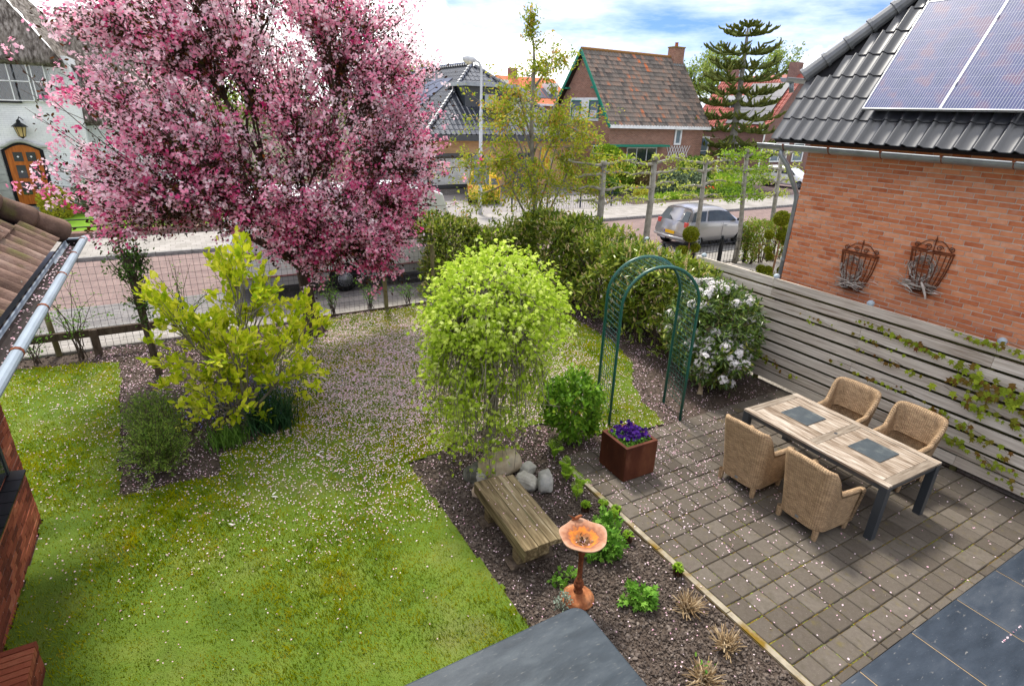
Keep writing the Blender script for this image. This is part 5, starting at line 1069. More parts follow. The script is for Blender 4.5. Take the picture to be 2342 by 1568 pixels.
# caravan
CV = thing('caravan', 'white caravan with dark windows parked beyond the wire fence under the pink tree', 'caravan', (.8, 14.5, 0))
K['cvw'] = flat('caravan_white', (.80, .83, .84), rough=.3, spec=.6, coat=.3)
mb = MB(); pr_ = [(0, .55), (.0, 1.5), (.25, 2.2), (.6, 2.5), (4.9, 2.55), (5.35, 2.4), (5.6, 1.6), (5.65, .55)]
mb.ext([(x, 0, z) for x, z in pr_], (0, 2.15, 0)); mb.build('body', K['cvw'], CV, bevel=.05)
mb = MB(); mb.ext([(x, -.008, z) for x, z in ((.0, .34), (5.6, .34), (5.65, .549), (.0, .549))], (0, 2.16, 0)); mb.build('skirt', flat('grey_skirt', (.34, .35, .35)), CV)
mb = MB(); mb.box(.1, 5.6, -.02, -.009, .58, .60); mb.build('stripe', flat('red_stripe', (.4, .03, .04)), CV)
for a, b_ in ((3.68, 4.6), (1.2, 2.3), (2.6, 3.3)): mb = MB(); mb.box(a, b_, -.035, -.001, 1.30, 1.95); mb.build('window', K['glass'], CV, bevel=.012)
mb = MB(); mb.box(2.3, 4.9, -.012, -.001, 1.245, 1.26); mb.build('trim_line', K['black'], CV)
A_ = np.arange(24)*2*pi/24
for wx in (2.55,):
    for s_, yo in ((-1, 0.),):
        mb = MB(); mb.add([(wx+.42*cos(t_), -.015, .34+.42*sin(t_)) for t_ in np.linspace(0, pi, 14)]+[(wx-.42, -.015, .2), (wx+.42, -.015, .2)], [tuple(range(16))]); mb.build('wheel_arch', K['black'], CV)
        mb = MB(); rs_ = [(.2, -.03), (.30, -.04), (.33, -.01), (.33, .17)]; mb.add([(wx+q_*cos(t_), yy, .33+q_*sin(t_)) for q_, yy in rs_ for t_ in A_], [(i*24+j, i*24+(j+1) % 24, (i+1)*24+(j+1) % 24, (i+1)*24+j) for i in range(3) for j in range(24)]); WH = mb.build('tyre', K['tyre'], CV, smooth=True)
        mb = MB(); mb.lathe([(.2, 0), (.19, .02), (.06, .03), (.05, .06), (.01, .06)], (0, 0, 0), 24); o = mb.build('wheel_cover', K['zinc'], WH, smooth=True); o.rotation_euler.x = pi/2; o.location = (wx, -.02, .33)
        mb = MB()
        for kk in range(16): t_ = kk*pi/8; mb.obox((wx+.16*cos(t_), -.052, .33+.16*sin(t_)), (.014, .004, .014))
        mb.build('vent_holes', K['black'], WH, kind='stuff')
def text(s_, size, name, m, parent, Mx, shear=0., ext=.002):
    cu = bpy.data.curves.new(name, 'FONT'); cu.body = s_; cu.size = size; cu.shear = shear; cu.extrude = ext; o = bpy.data.objects.new(name, cu); COL.objects.link(o)
    dg = bpy.context.evaluated_depsgraph_get(); me = bpy.data.meshes.new_from_object(o.evaluated_get(dg)); bpy.data.objects.remove(o); me.materials.append(m) if not me.materials else None
    if me.materials: me.materials[0] = m
    q_ = link(name, me, parent); q_.matrix_local = Mx; return q_
text('Premier', .24, 'lettering', K['black'], CV, Matrix.Translation((4.55, -.008, 1.13)) @ Matrix.Rotation(pi/2, 4, 'X'), .5)
# ============================================================ STREET FURNITURE AND FENCES
LP_ = thing('street_lamp', 'tall pale grey street lamp with a curved arm in front of the bungalow', 'street lamp', (11.78, 23.5, .1))
K['lampg'] = flat('lamp_grey', (.52, .54, .55), rough=.45)
mb = MB(); mb.tube([(0, 0, 0), (0, 0, 1.2), (0, 0, 1.22), (0, 0, 4.4), (0, 0, 4.42), (0, 0, 5.9), (-.03, 0, 6.12), (-.12, 0, 6.27), (-.28, 0, 6.32)], [.095, .09, .08, .07, .055, .05, .048, .045, .045], 12); mb.build('pole', K['lampg'], LP_, smooth=True)
mb = MB(); mb.tube([(-.26, 0, 6.33), (-.4, 0, 6.34), (-.7, 0, 6.36), (-.86, 0, 6.35)], [.06, .12, .14, .06], 12); HD = mb.build('lamp_head', K['lampg'], LP_, smooth=True); mb = MB(); mb.tube([(-.42, 0, 6.29), (-.6, 0, 6.25), (-.82, 0, 6.30)], [.06, .12, .05], 10); mb.build('lamp_glass', mat('lamp_glass', [(0, (.45, .42, .3)), (1, (.6, .58, .45))], rough=.15), HD, smooth=True)
SG = thing('street_sign', 'back of a grey traffic sign with blue edge on the street lamp pole', 'sign', (11.78, 23.40, 0))
mb = MB(); mb.box(-.34, .34, -.02, .0, 1.45, 2.65); mb.build('panel', flat('sign_grey', (.22, .24, .26), metal=.3), SG); mb = MB()
for a in ((-.36, -.341, 1.43, 2.67), (.341, .36, 1.43, 2.67)): mb.box(a[0], a[1], -.03, .01, a[2], a[3])
for a in ((1.43, 1.449), (2.651, 2.67)): mb.box(-.34, .34, -.03, .01, a[0], a[1])
mb.build('edge', flat('sign_blue', (.02, .16, .5)), SG)
for z in (1.7, 2.5): mb = MB(); mb.box(-.2, .2, .001, .05, z, z+.04); mb.build('clamp', K['zinc'], SG)
def railing(name, lab, pts, h_, sp, m, postr=.03, rails=(.15, .92), finial=0., bar=.008, posts=2., group=None):
    Rl = thing(name, lab, 'fence', (pts[0][0], pts[0][1], 0))
    P0 = np.array([pts[0][0], pts[0][1], 0.])
    for a, b_ in zip(pts[:-1], pts[1:]):
        a = np.array([*a, 0.])-P0; b_ = np.array([*b_, 0.])-P0; L_ = np.linalg.norm(b_-a); d_ = (b_-a)/L_; k = int(L_/sp)
        for z in rails: mb = MB(); mb.bar(a+Z3*z*h_, b_+Z3*z*h_, .03, .012, (0, 0, 1)); mb.build('rail', m, Rl)
        for i in range(1, k): mb = MB(); p = a+d_*L_*i/k; mb.tube([p+Z3*.04, p+Z3*(h_*(1 if finial else .98))]+([p+Z3*(h_+.02), p+Z3*(h_+.08)] if finial else []), [bar, bar]+([bar*2, .001] if finial else []), 4); mb.build('bar', m, Rl)
        for i in range(int(L_/posts)+1): mb = MB(); p = a+d_*posts*i; mb.bar(p, p+Z3*(h_+.1), postr*2, postr*2, (0, 1, 0)); mb.lathe([(postr*1.3, 0), (postr*1.3, .02), (postr*.6, .03), (postr*1.2, .06), (postr*.9, .09), (.004, .13)], tuple(p+Z3*(h_+.1)), 8); mb.build('post', m, Rl)
    return Rl
railing('driveway_railing', 'long low dark railing along the pavement in front of the bungalow', [(13.5, 23.6), (21.2, 23.6)], .8, .14, flat('dark_blue_metal', (.03, .04, .06)), .03, (.1, .55, .95))
railing('garden_railing', 'black spiked railing in the right front garden, in front of the silver car', [(12.4, 12.35), (16.3, 12.45)], .8, .15, K['black'], .045, (.18, .62, .95), finial=1, posts=1.3)
RLa = bpy.data.objects['garden_railing']
for k in range(10):
    mb = MB()
    for s_ in (-1, 1): mb.tube([(.3+.36*k+s_*(.14-.1*q_)*cos(q_*7), .0, .84+.05*sin(q_*7)+.02) for q_ in np.linspace(0, 1, 12)], .006, 4)
    mb.build('scroll', K['black'], RLa)
# low rail and brick edge of the front lawn opposite
FR = thing('lawn_rail', 'low black two bar rail along the lawn of the white house across the street', 'fence', (-16, 24.5, .1))
for z in (.22, .48): mb = MB(); mb.tube([(0, 0, z), (23, 0, z)], .022, 6); mb.build('rail', K['black'], FR)
for k in range(13): mb = MB(); mb.tube([(1.9*k, 0, 0), (1.9*k, 0, .52)], .025, 6); mb.build('post', K['black'], FR)
mb = MB(); mb.box(-25, 7.1, 23.5, 23.9, 0, .30); tag(mb.build('brick_kerb_wall', brickmat('kerb_brick', ((.17, .10, .08), (.11, .07, .06)), (.2, .17, .15), .22, .07)), 'low dark brick edging wall of the lawn across the street', 'wall')
# wire mesh fence at the back of the garden
WF = thing('wire_fence', 'square wire mesh fence with wooden stakes along the pavement behind the pink tree', 'fence', (-6, 12.64, 0))
mw = flat('galvanised_wire', (.10, .10, .11), rough=.5)
mb = MB(); 
for k in range(int(11.2/.115)): mb.tube([(k*.115, 0, .02), (k*.115, 0, 1.75)], .0032, 3, cap=False)
for k in range(14): mb.tube([(0, .003, .05+.13*k), (11.2, .003, .05+.13*k)], .0032, 3, cap=False)
mb.build('wire_mesh', mw, WF, kind='stuff')
mb = MB(); mb.box(7.6, 11.2, -.02, .02, 0, .06); mb.build('edging_board', K['bark'], WF)
for x, h_ in ((-2.49, 1.25), (3.83, 1.5), (5.05, 1.5), (-5.2, 1.3)): mb = MB(); mb.tube([(x+6, -.05, 0), (x+6-.03, -.05, h_)], [.05, .045], 10); mb.build('stake', mat('mossy_stake', [(0, (.09, .08, .04)), (1, (.22, .20, .10))], rough=.95) if 'mossy_stake' not in bpy.data.materials else bpy.data.materials['mossy_stake'], WF)
WR = thing('wooden_rail', 'low dark wooden rail on short posts at the back left of the garden', 'fence', (-5, 12.35, 0))
mb = MB(); mb.obox((2.05, .02, .44), (2.1, .03, .07)); mb.build('rail', K['bark'], WR)
for x in (.2, 1.4, 3.15): mb = MB(); mb.obox((x, -.04, .25), (.06, .05, .27)); mb.build('post', K['bark'], WR)
TP = thing('trellis_post', 'leaning dark wooden post overgrown with climbers left of the yellow green shrub', 'post', (-.86, 10.91, 0))
mb = MB(); mb.bar((0, 0, 0), (-.09, 0, 2.1), .11, .10, (0, 1, 0)); mb.build('post', K['bark'], TP)
# ============================================================ PLANTS
OV = ([(0, 0, 0), (.3, .22, .05), (.7, .2, .05), (1, 0, 0), (.7, -.2, .05), (.3, -.22, .05)], [(0, 1, 2, 3), (0, 3, 4, 5)])      # pointed oval, folded
LQ = ([(0, 0, 0), (.5, .3, .06), (1, 0, 0), (.5, -.3, .06)], [(0, 1, 2, 3)])
LONG = ([(0, 0, 0), (.35, .13, .03), (.75, .12, .0), (1, 0, -.08), (.75, -.12, .0), (.35, -.13, .03)], [(0, 1, 2, 3), (0, 3, 4, 5)])
def star_leaf(n=5):
    V = [(.35, 0, 0)]; F = []
    A_ = np.linspace(-2.2, 2.2, n*2-1)
    for i, a in enumerate(A_):
        r_ = (.62-.09*abs(i-(n-1))/2) if i % 2 == 0 else .26
        V.append((.35+r_*cos(a), r_*sin(a), -.10*(r_ > .3)))
    V.append((0, 0, 0)); k = len(A_)
    F = [(0, i, i+1) for i in range(1, k)]+[(0, k, k+1), (0, k+1, 1)]
    return V, F
STAR = star_leaf()
PETAL5 = []
for k_ in range(5):
    a_ = k_*2*pi/5; c_, s_ = cos(a_), sin(a_)
    PETAL5.append(([(0, 0, 0), (.35*c_-.28*s_, .35*s_+.28*c_, .12), (.75*c_, .75*s_, .2), (.35*c_+.28*s_, .35*s_-.28*c_, .12)]))
FLW = ([p for q in PETAL5 for p in q], [tuple(4*k+i for i in range(4)) for k in range(5)])
BLOB = ([(0, 0, .5), (.5, 0, .1), (.15, .48, .1), (-.4, .3, .1), (-.4, -.3, .1), (.15, -.48, .1), (0, 0, -.3)], IF)
def bez(p0, p1, mid, n):
    t = np.linspace(0, 1, n)[:, None]; return (1-t)**2*p0+2*t*(1-t)*mid+t*t*p1
def kmeans(P, k, r):
    C_ = P[r.choice(len(P), k, replace=False)].copy()
    for _ in range(6):
        d_ = ((P[:, None]-C_[None])**2).sum(-1); L_ = d_.argmin(1)
        for i in range(k):
            if (L_ == i).any(): C_[i] = P[L_ == i].mean(0)
    return C_, L_
def make_tree(trunk, targets, k1, k2, r, r0=.12, up=.25, sag=0., jit=.06, start=.0, rt=.005, nseg=6):
    """trunk: polyline; targets: twig ends. Returns MB of wood and list of twig curves"""
    mb = MB(); tr = np.array(trunk, float); rr = np.linspace(r0, r0*.6, len(tr)); mb.tube(tr, rr, 10)
    top_ = tr[-1]; C1, L1 = kmeans(targets, k1, r); curves = []
    for i in range(k1):
        T1 = targets[L1 == i]
        if len(T1) == 0: continue
        zz_ = C1[i][2]-.62*np.hypot(*(C1[i]-top_)[:2])-.15; s0 = np.array([np.interp(zz_, tr[:, 2], tr[:, q]) for q in range(3)]) if start > .5 else tr[0]+(top_-tr[0])*(1-start*r.random()); q1 = top_*.35+C1[i]*.65; L_ = np.linalg.norm(q1-s0)
        m = (s0+q1)/2+np.array([0, 0, up*L_])+r.normal(0, jit*L_, 3); c1 = bez(s0, q1, m, nseg); mb.tube(c1, np.linspace(r0*.45, r0*.22, nseg), 7)
        kk = min(k2, len(T1)); C2, L2 = kmeans(T1, kk, r)
        for j in range(kk):
            T2 = T1[L2 == j]
            if len(T2) == 0: continue
            s1 = c1[r.integers(nseg//2, nseg)]; q2 = s1*.35+C2[j]*.65; l2 = np.linalg.norm(q2-s1)
            c2 = bez(s1, q2, (s1+q2)/2+np.array([0, 0, up*.6*l2])+r.normal(0, jit*l2, 3), 5); mb.tube(c2, np.linspace(r0*.16, r0*.08, 5), 5)
            for p in T2:
                s2 = c2[r.integers(2, 5)]; l3 = np.linalg.norm(p-s2)
                c3 = bez(s2, p, (s2+p)/2+np.array([0, 0, (up*.5-sag)*l3])+r.normal(0, jit*l3, 3), 6); mb.tube(c3, np.linspace(max(rt*1.8, r0*.04), rt*.6, 6), 4, cap=False); curves.append(c3)
    return mb, curves
def along(curves, n, r, lo=.35, spread=.05, bias=1.):
    C_ = np.array(curves); m = C_.shape[1]; i = r.integers(0, len(C_), n); t = lo+(1-lo)*r.random(n)**(1/bias); f = t*(m-1); k = np.minimum(f.astype(int), m-2); g_ = (f-k)[:, None]
    P = C_[i, k]*(1-g_)+C_[i, k+1]*g_; D_ = C_[i, k+1]-C_[i, k]
    return P+r.normal(0, 1, (n, 3))*spread, D_/(np.linalg.norm(D_, axis=1)[:, None]+1e-9), i
def leafmb(mb, tmpl, P, D_, size, r, droop=.3, upb=.8, rnd=None):
    n = len(P); d_ = D_*.6+r.normal(0, .7, (n, 3)); d_[:, 2] -= droop; nn = r.normal(0, .55, (n, 3)); nn[:, 2] += upb
    d_ /= np.linalg.norm(d_, axis=1)[:, None]; nn -= (nn*d_).sum(1)[:, None]*d_
    mb.rep(tmpl[0], tmpl[1], P, rot_dir(d_, nn), size if np.ndim(size) else np.full(n, size), r.random(n) if rnd is None else rnd)
def ell(n, r, c, s, shell=.0, zmin=-9):
    out_ = []
    while sum(len(o) for o in out_) < n:
        v = r.normal(size=(n*2, 3)); v /= np.linalg.norm(v, axis=1)[:, None]; rad = (shell+(1-shell)*r.random(n*2))**(1/3.) if not shell else shell+(1-shell)*r.random(n*2)
        P = np.array(c)+v*rad[:, None]*np.array(s); out_.append(P[P[:, 2] > zmin])
    return np.vstack(out_)[:n]
def leafm(name, stops, trans=.4, rough=.55, rnd=.8, spec=.08, scale=1.2, noise=.5): return mat(name, stops, rough=rough, trans=trans, rnd=rnd, spec=spec, scale=scale, noise=noise, glob=True)
# ---- crab apple in blossom
r = rng(101)
CRAB = thing('crab_apple_tree', 'large crab apple tree covered in pink blossom over the lawn and wire fence', 'tree', (1.97, 11.7, 0))
o0 = np.array([1.97, 11.7, 0])
blobs = [((1.3, 11.6, 4.4), (2.7, 2.2, 2.4), 330), ((.1, 11.3, 4.5), (1.6, 1.6, 1.8), 170), ((3.2, 11.8, 4.3), (1.9, 1.9, 2.1), 200), ((-.6, 11.2, 3.3), (1.4, 1.3, .95), 100), ((4.2, 11.9, 3.7), (1.05, 1.2, 1.5), 90), ((2.6, 11.2, 2.6), (1.6, 1.3, 1.0), 150), ((3.6, 11.6, 2.4), (1.2, 1.2, .9), 80), ((1.2, 11.5, 6.4), (2.6, 2., 1.3), 150), ((.2, 11.2, 2.8), (1.1, 1.0, .6), 60), ((2.9, 11.2, 1.9), (1.1, .8, .75), 100), ((1.7, 11.0, 2.4), (1.0, .8, .8), 70), ((3.35, 11.1, 1.3), (.45, .5, .45), 26)]
blobs += [((2.2, 11.5, 6.1), (2.4, 1.8, 1.3), 130), ((-.3, 11.5, 5.7), (.9, 1.2, .9), 70), ((3.9, 11.6, 5.3), (1.1, 1.3, 1.2), 90), ((.6, 10.9, 3.6), (2.2, 1.2, 1.2), 130)]
T = np.vstack([ell(int(n_*1.15), r, c_, s_, .45) for c_, s_, n_ in blobs]); T = T[T[:, 2] > 1.2]
gap = (np.sin(T[:, 0]*2.7+T[:, 2]*1.9)+np.sin(T[:, 2]*3.3-T[:, 0]*1.3+T[:, 1]*2)) > -1.55; T = T[gap]
sp_ = np.array([[5.25, 12, 4.55], [5.15, 12, 3.5], [4.9, 12, 5.2], [4.75, 11.8, 2.7], [4.5, 11.8, 2.4], [3.35, 11.5, .95], [3.2, 11.5, 1.2], [1.95, 11.2, 1.1], [-2.0, 11.8, 3.6], [-1.9, 11.8, 3.2], [-1.75, 11.6, 4.2], [-1.5, 11.5, 4.7], [-1.3, 11.3, 2.25], [-1.1, 11.3, 2.4], [-1.35, 11.7, 5.5], [-1.5, 11.7, 5.8], [4.2, 11.8, 5.9], [4.5, 11.8, 5.6], [.95, 11.2, 2.15], [3.4, 11.3, 1.3], [2.0, 11.1, 1.5], [-1.6, 11.5, 2.9]])
dv_ = T[r.permutation(len(T))[:150]]; cen = np.array([1.6, 11.7, 4.2]); ou_ = dv_-cen; ou_ = ou_/np.linalg.norm(ou_, axis=1)[:, None]; big_ = dv_[np.linalg.norm((dv_-cen)/[3, 2.2, 2.4], axis=1) > .95]; T = np.vstack([T, big_+(big_-cen)*r.uniform(.08, .24, (len(big_), 1))])
T = np.vstack([T, sp_, sp_+r.normal(0, .1, sp_.shape), sp_*.97+np.array([.05, .35, .08])])
wood, cv = make_tree([(1.97, 11.7, 0), (1.93, 11.7, .5), (1.90, 11.72, 1.1), (1.84, 11.75, 1.75)], T, 8, 7, r, .17, .18, .12, .1, start=.25)
for a in range(7): t_ = a*.9; wood.tube([o0+(.32*cos(t_), .32*sin(t_), -.02), o0+(.16*cos(t_), .16*sin(t_), .06), o0+(.08*cos(t_), .08*sin(t_), .3)], [.03, .07, .07], 6)
w_o = wood.build('trunk', K['bark'], CRAB, smooth=True); w_o.location = (-1.97, -11.7, 0)
# clusters of flowers
nC = 21000; P, D_, ci = along(cv, nC, r, .38, .075, 1.3); P += r.normal(0, .09, P.shape)*(r.random((nC, 1)) < .4)
hm = np.sin(P[:, 0]*6.1+2.2*np.sin(P[:, 2]*4.3))*np.sin(P[:, 2]*6.7+2*np.sin(P[:, 1]*4.9+P[:, 0]*2))+.35*r.normal(size=nC) > -.22; P, D_ = P[hm], D_[hm]; nC = len(P)
camv = np.array([0, 0, CH])-P; camv /= np.linalg.norm(camv, axis=1)[:, None]
mb = MB(); cl = r.random(nC)
tone = np.clip(.62+.10*np.sin(P[:, 0]*2.2+P[:, 2]*3.1)+.24*r.normal(size=nC)+.05*(P[:, 2]-4), 0, 1)
per = 6; ii = np.repeat(np.arange(nC), per); nn = len(ii)
off = r.normal(0, 1, (nn, 3))*.040; nv = off/.040+r.normal(0, .6, (nn, 3)); nv[:, 2] += .7
mb.rep(FLW[0], FLW[1], P[ii]+off, rot_from(nv, r.uniform(0, 6, nn)), r.uniform(.032, .052, nn), np.clip(tone[ii]+r.normal(0, .10, nn), 0, .999))
Mfl = mat('pink_blossom', [(0, (.60, .04, .18)), (.2, (.82, .14, .34)), (.42, (.90, .34, .50)), (.65, (.93, .58, .68)), (1, (.97, .84, .87))], rough=.8, trans=.45, rnd=1., noise=.0, spec=.05)
# object random would shift the tone of the whole crown : blossom uses the attribute alone
for n_ in Mfl.node_tree.nodes:
    if n_.bl_idname == 'ShaderNodeMath' and n_.operation == 'FRACT':
        for l_ in list(n_.inputs[0].links): Mfl.node_tree.links.remove(l_)
        Mfl.node_tree.links.new([q for q in Mfl.node_tree.nodes if q.bl_idname == 'ShaderNodeAttribute'][0].outputs['Fac'], n_.inputs[0])
o = mb.build('blossom', Mfl, CRAB, kind='stuff'); o.location = (-1.97, -11.7, 0)
nL_ = 52000; P, D_, _ = along(cv, nL_, r, .05, .10); mb = MB(); leafmb(mb, OV, P, D_, r.uniform(.045, .085, nL_), r, .3, .3)
o = mb.build('leaves', leafm('bronze_leaves', [(0, (.018, .009, .006)), (.4, (.05, .02, .012)), (.7, (.05, .048, .010)), (.88, (.14, .045, .012)), (1, (.34, .085, .012))], .3), CRAB, kind='stuff'); o.location = (-1.97, -11.7, 0)
def plant(name, lab, cat, loc, group=None): return thing(name, lab, cat, loc, 0, group)
def put(mb, nm, m, root, kind='stuff', smooth=False):
    o = mb.build(nm, m, root, smooth=smooth); o.location = (-root.location[0], -root.location[1], -root.location[2])
    if kind: o['kind'] = kind
    return o
# ---- weeping maple
r = rng(102); MP = plant('weeping_maple', 'weeping maple with a dome of lime green star shaped leaves beside the boulders', 'tree', (3.17, 5.93, 0))
c0 = np.array([3.20, 5.93, 2.15]); n = 240; curves = []; mb = MB()
tr_ = np.array([(3.17, 5.93, -.02), (3.15, 5.92, .35), (3.20, 5.93, .9), (3.18, 5.95, 1.45), (3.24, 5.93, 2.05), (3.2, 5.95, 2.45)]); mb.tube(tr_, [.085, .072, .07, .075, .06, .03], 12)
for i in range(n):
    a = r.uniform(0, 2*pi); f = r.random(); R_ = (1.0+.10*sin(3*a+1)+.06*sin(7*a))*(.62+.42*r.random())*(1-.14*max(0, .86*cos(a)-.5*sin(a))); ztop = c0[2]+r.uniform(.15, .78)*(1-.25*r.random()); s0 = tr_[3]*(1-f)+tr_[5]*f
    dx, dy = cos(a), sin(a); reach = R_*r.uniform(.4, 1.)
    endz = r.uniform(.05, 1.3) if r.random() < .85 else r.uniform(1.8, 2.5)
    if dx > .3 and dy < .5: endz = max(endz, r.uniform(.35, 1.2))
    p1 = s0+np.array([dx*reach*.5, dy*reach*.5, ztop-s0[2]+.1]); p2 = np.array([c0[0]+dx*reach, c0[1]+dy*reach*.95, ztop-.25*reach-.1]); p3 = np.array([c0[0]+dx*reach*1.04, c0[1]+dy*reach, min(endz, p2[2]-.1)])
    t = np.linspace(0, 1, 9)[:, None]; cc = (1-t)**3*s0+3*t*(1-t)**2*p1+3*t*t*(1-t)*p2+t**3*p3; cc[1:-1] += r.normal(0, .07, (7, 3))*[1, 1, .6]; curves.append(cc)
    mb.tube(cc, np.linspace(.013 if i % 6 else .026, .0025, 9), 5, cap=False)
    for q in range(4): j = r.integers(2, 8); e = cc[j]+np.array([r.normal(0, .16), r.normal(0, .16), -abs(r.normal(0, .14))]); mb.tube([cc[j], (cc[j]+e)/2+r.normal(0, .02, 3), e], [.004, .003, .002], 3, cap=False)
put(mb, 'branches', K['twig'], MP)
P, D_, _ = along(curves, 31000, r, .28, .085, 1.1); leaf_ = MB(); ld = ((P-c0)@np.array([-.86, .5, 0]))/1.1; cl_ = np.clip(.75+.8*np.sin(P[:, 0]*7+P[:, 2]*5)*np.sin(P[:, 2]*8+P[:, 1]*6), 0, 1); keep = (r.random(len(P)) < cl_*np.where(P[:, 2] > 1.75, .72, np.clip(.6+.75*ld, .35, 1.))); P, D_ = P[keep], D_[keep]
leafmb(leaf_, STAR, P, D_, r.uniform(.045, .08, len(P)), r, .6, .7)
tp = ell(3200, r, (3.22, 5.93, 1.9), (.98, .98, 1.12), .8, 1.9); tp += r.normal(0, .05, tp.shape)*(1+np.sin(tp[:, :1]*9+tp[:, 1:2]*7)); leafmb(leaf_, STAR, tp, tp-c0, r.uniform(.045, .075, len(tp)), r, .6, .9)
lf_m = leafm('lime_maple', [(0, (.22, .36, .02)), (.4, (.42, .58, .04)), (.75, (.62, .74, .13)), (1, (.78, .85, .34))], .5)
put(leaf_, 'leaves', lf_m, MP)
# ---- yellow green shrub
r = rng(103); SB = plant('golden_shrub', 'tall open shrub with bright yellow green oval leaves in the left flower bed', 'shrub', (.30, 8.35, 0))
tg_ = []
for (x, z, s_, k_) in ((.55, 2.35, .3, 22), (-.45, 1.9, .28, 16), (.1, 1.7, .4, 26), (.9, 1.7, .32, 24), (-.5, 1.2, .3, 16), (.4, 1.1, .45, 22), (1.1, 1.15, .28, 14), (1.15, .7, .3, 12), (-.35, .6, .3, 12), (.2, .55, .35, 10), (1.35, 1.55, .18, 7), (1.6, 1.5, .12, 4), (.2, 1.3, .35, 26), (.5, .8, .35, 20), (0., .5, .3, 14), (.6, 2.75, .1, 4), (-.6, 2.3, .12, 5), (.9, 2.2, .2, 8)): tg_.append(np.c_[r.normal(x, s_*.6, k_), r.normal(8.5, .42, k_), r.normal(z, s_*.6, k_)])
tg_ = np.vstack(tg_); tg_[:, 2] = np.maximum(tg_[:, 2], .25)
mb, cv = make_tree([(.30, 8.35, 0), (.31, 8.36, .18)], tg_, 9, 4, r, .06, .05, -.05, .05, rt=.004)
put(mb, 'branches', K['twig'], SB)
n = 4600; P, D_, _ = along(cv, n, r, .45, .035, 1.6); Dn = D_.copy(); Dn[:, 2] += .25; mb = MB()
M_gold = leafm('golden_leaves', [(0, (.22, .36, .012)), (.4, (.52, .62, .02)), (.75, (.76, .76, .05)), (1, (.86, .84, .2))], .5)
# the leaves that show largest are parts, the rest one mesh
d_ = Dn*.7+r.normal(0, .6, (n, 3)); d_[:, 2] += .25; nn_ = r.normal(0, .5, (n, 3)); nn_[:, 2] += 1; d_ /= np.linalg.norm(d_, axis=1)[:, None]; nn_ -= (nn_*d_).sum(1)[:, None]*d_; RM = rot_dir(d_, nn_); S_ = r.uniform(.075, .145, n)
ms = []
for i in range(n):
    A = np.eye(4); A[:3, :3] = RM[i]*S_[i]; A[:3, 3] = P[i]-np.array([.30, 8.35, 0]); ms.append(A)
pieces('leaf', OV, ms, SB, 300, M_gold)
# ---- coppery tree beyond the hedge
r = rng(104); HZ = plant('amelanchier_tree', 'slender open tree with coppery green young leaves behind the maple and hedge', 'tree', (8.41, 14.0, 0)); HZ.location = (8.41, 13.1, 0)
f_ = 13.1/17.2
def hp(x, z): return (x*f_, CH+(z-CH)*f_)
tg_ = []
for (x, z, sx_, sz_, k_) in ((10.3, 6.9, .12, .35, 16), (11.55, 6.2, .2, .3, 12), (10.9, 5.9, .5, .35, 16), (9.2, 5.0, .25, .35, 14), (9.5, 4.4, .6, .3, 22), (10.8, 4.8, .8, .5, 34), (12.6, 4.0, .5, .35, 22), (11.6, 3.9, .8, .5, 34), (9.2, 3.2, .8, .4, 34), (13.1, 3.0, .6, .45, 30), (10.8, 2.9, 1., .6, 46), (8.2, 2.6, .4, .3, 9), (12.2, 2.2, .9, .45, 34), (9.4, 2.1, .9, .45, 24), (10.6, 1.6, 1.1, .35, 26), (13.7, 2.0, .3, .3, 14), (8.3, 1.7, .4, .3, 6)):
    xx, zz = r.normal(x, sx_, k_), r.normal(z, sz_, k_); tg_.append(np.c_[xx*f_, r.normal(13.1, .12+.45*min(1, (7.5-z)/3), k_), CH+(zz-CH)*f_])
tg_ = np.vstack(tg_)
xt, zt2 = hp(10.4, 6.4)
mb, cv = make_tree([(8.28, 13.1, -.1), (8.27, 13.1, 1.2), (8.22, 13.1, 2.1), (8.1, 13.1, 3.0), (8.0, 13.1, 4.2), (8.0, 13.1, 5.6)], tg_, 13, 4, r, .075, .02, .0, .05, start=.85, rt=.004)
put(mb, 'trunk', mat('smooth_grey_bark', [(0, (.12, .11, .09)), (1, (.32, .30, .26))], rough=.85, scale=6, bump=.2), HZ, None, True)
n = 17000; P, D_, _ = along(cv, n, r, .2, .07, 1.3); mb = MB(); leafmb(mb, OV, P, D_, r.uniform(.055, .10, n), r, .1, .8)
put(mb, 'leaves', leafm('coppery_leaves', [(0, (.14, .22, .015)), (.45, (.30, .38, .025)), (.7, (.42, .42, .04)), (.88, (.50, .26, .06)), (1, (.56, .18, .07))], .45), HZ)
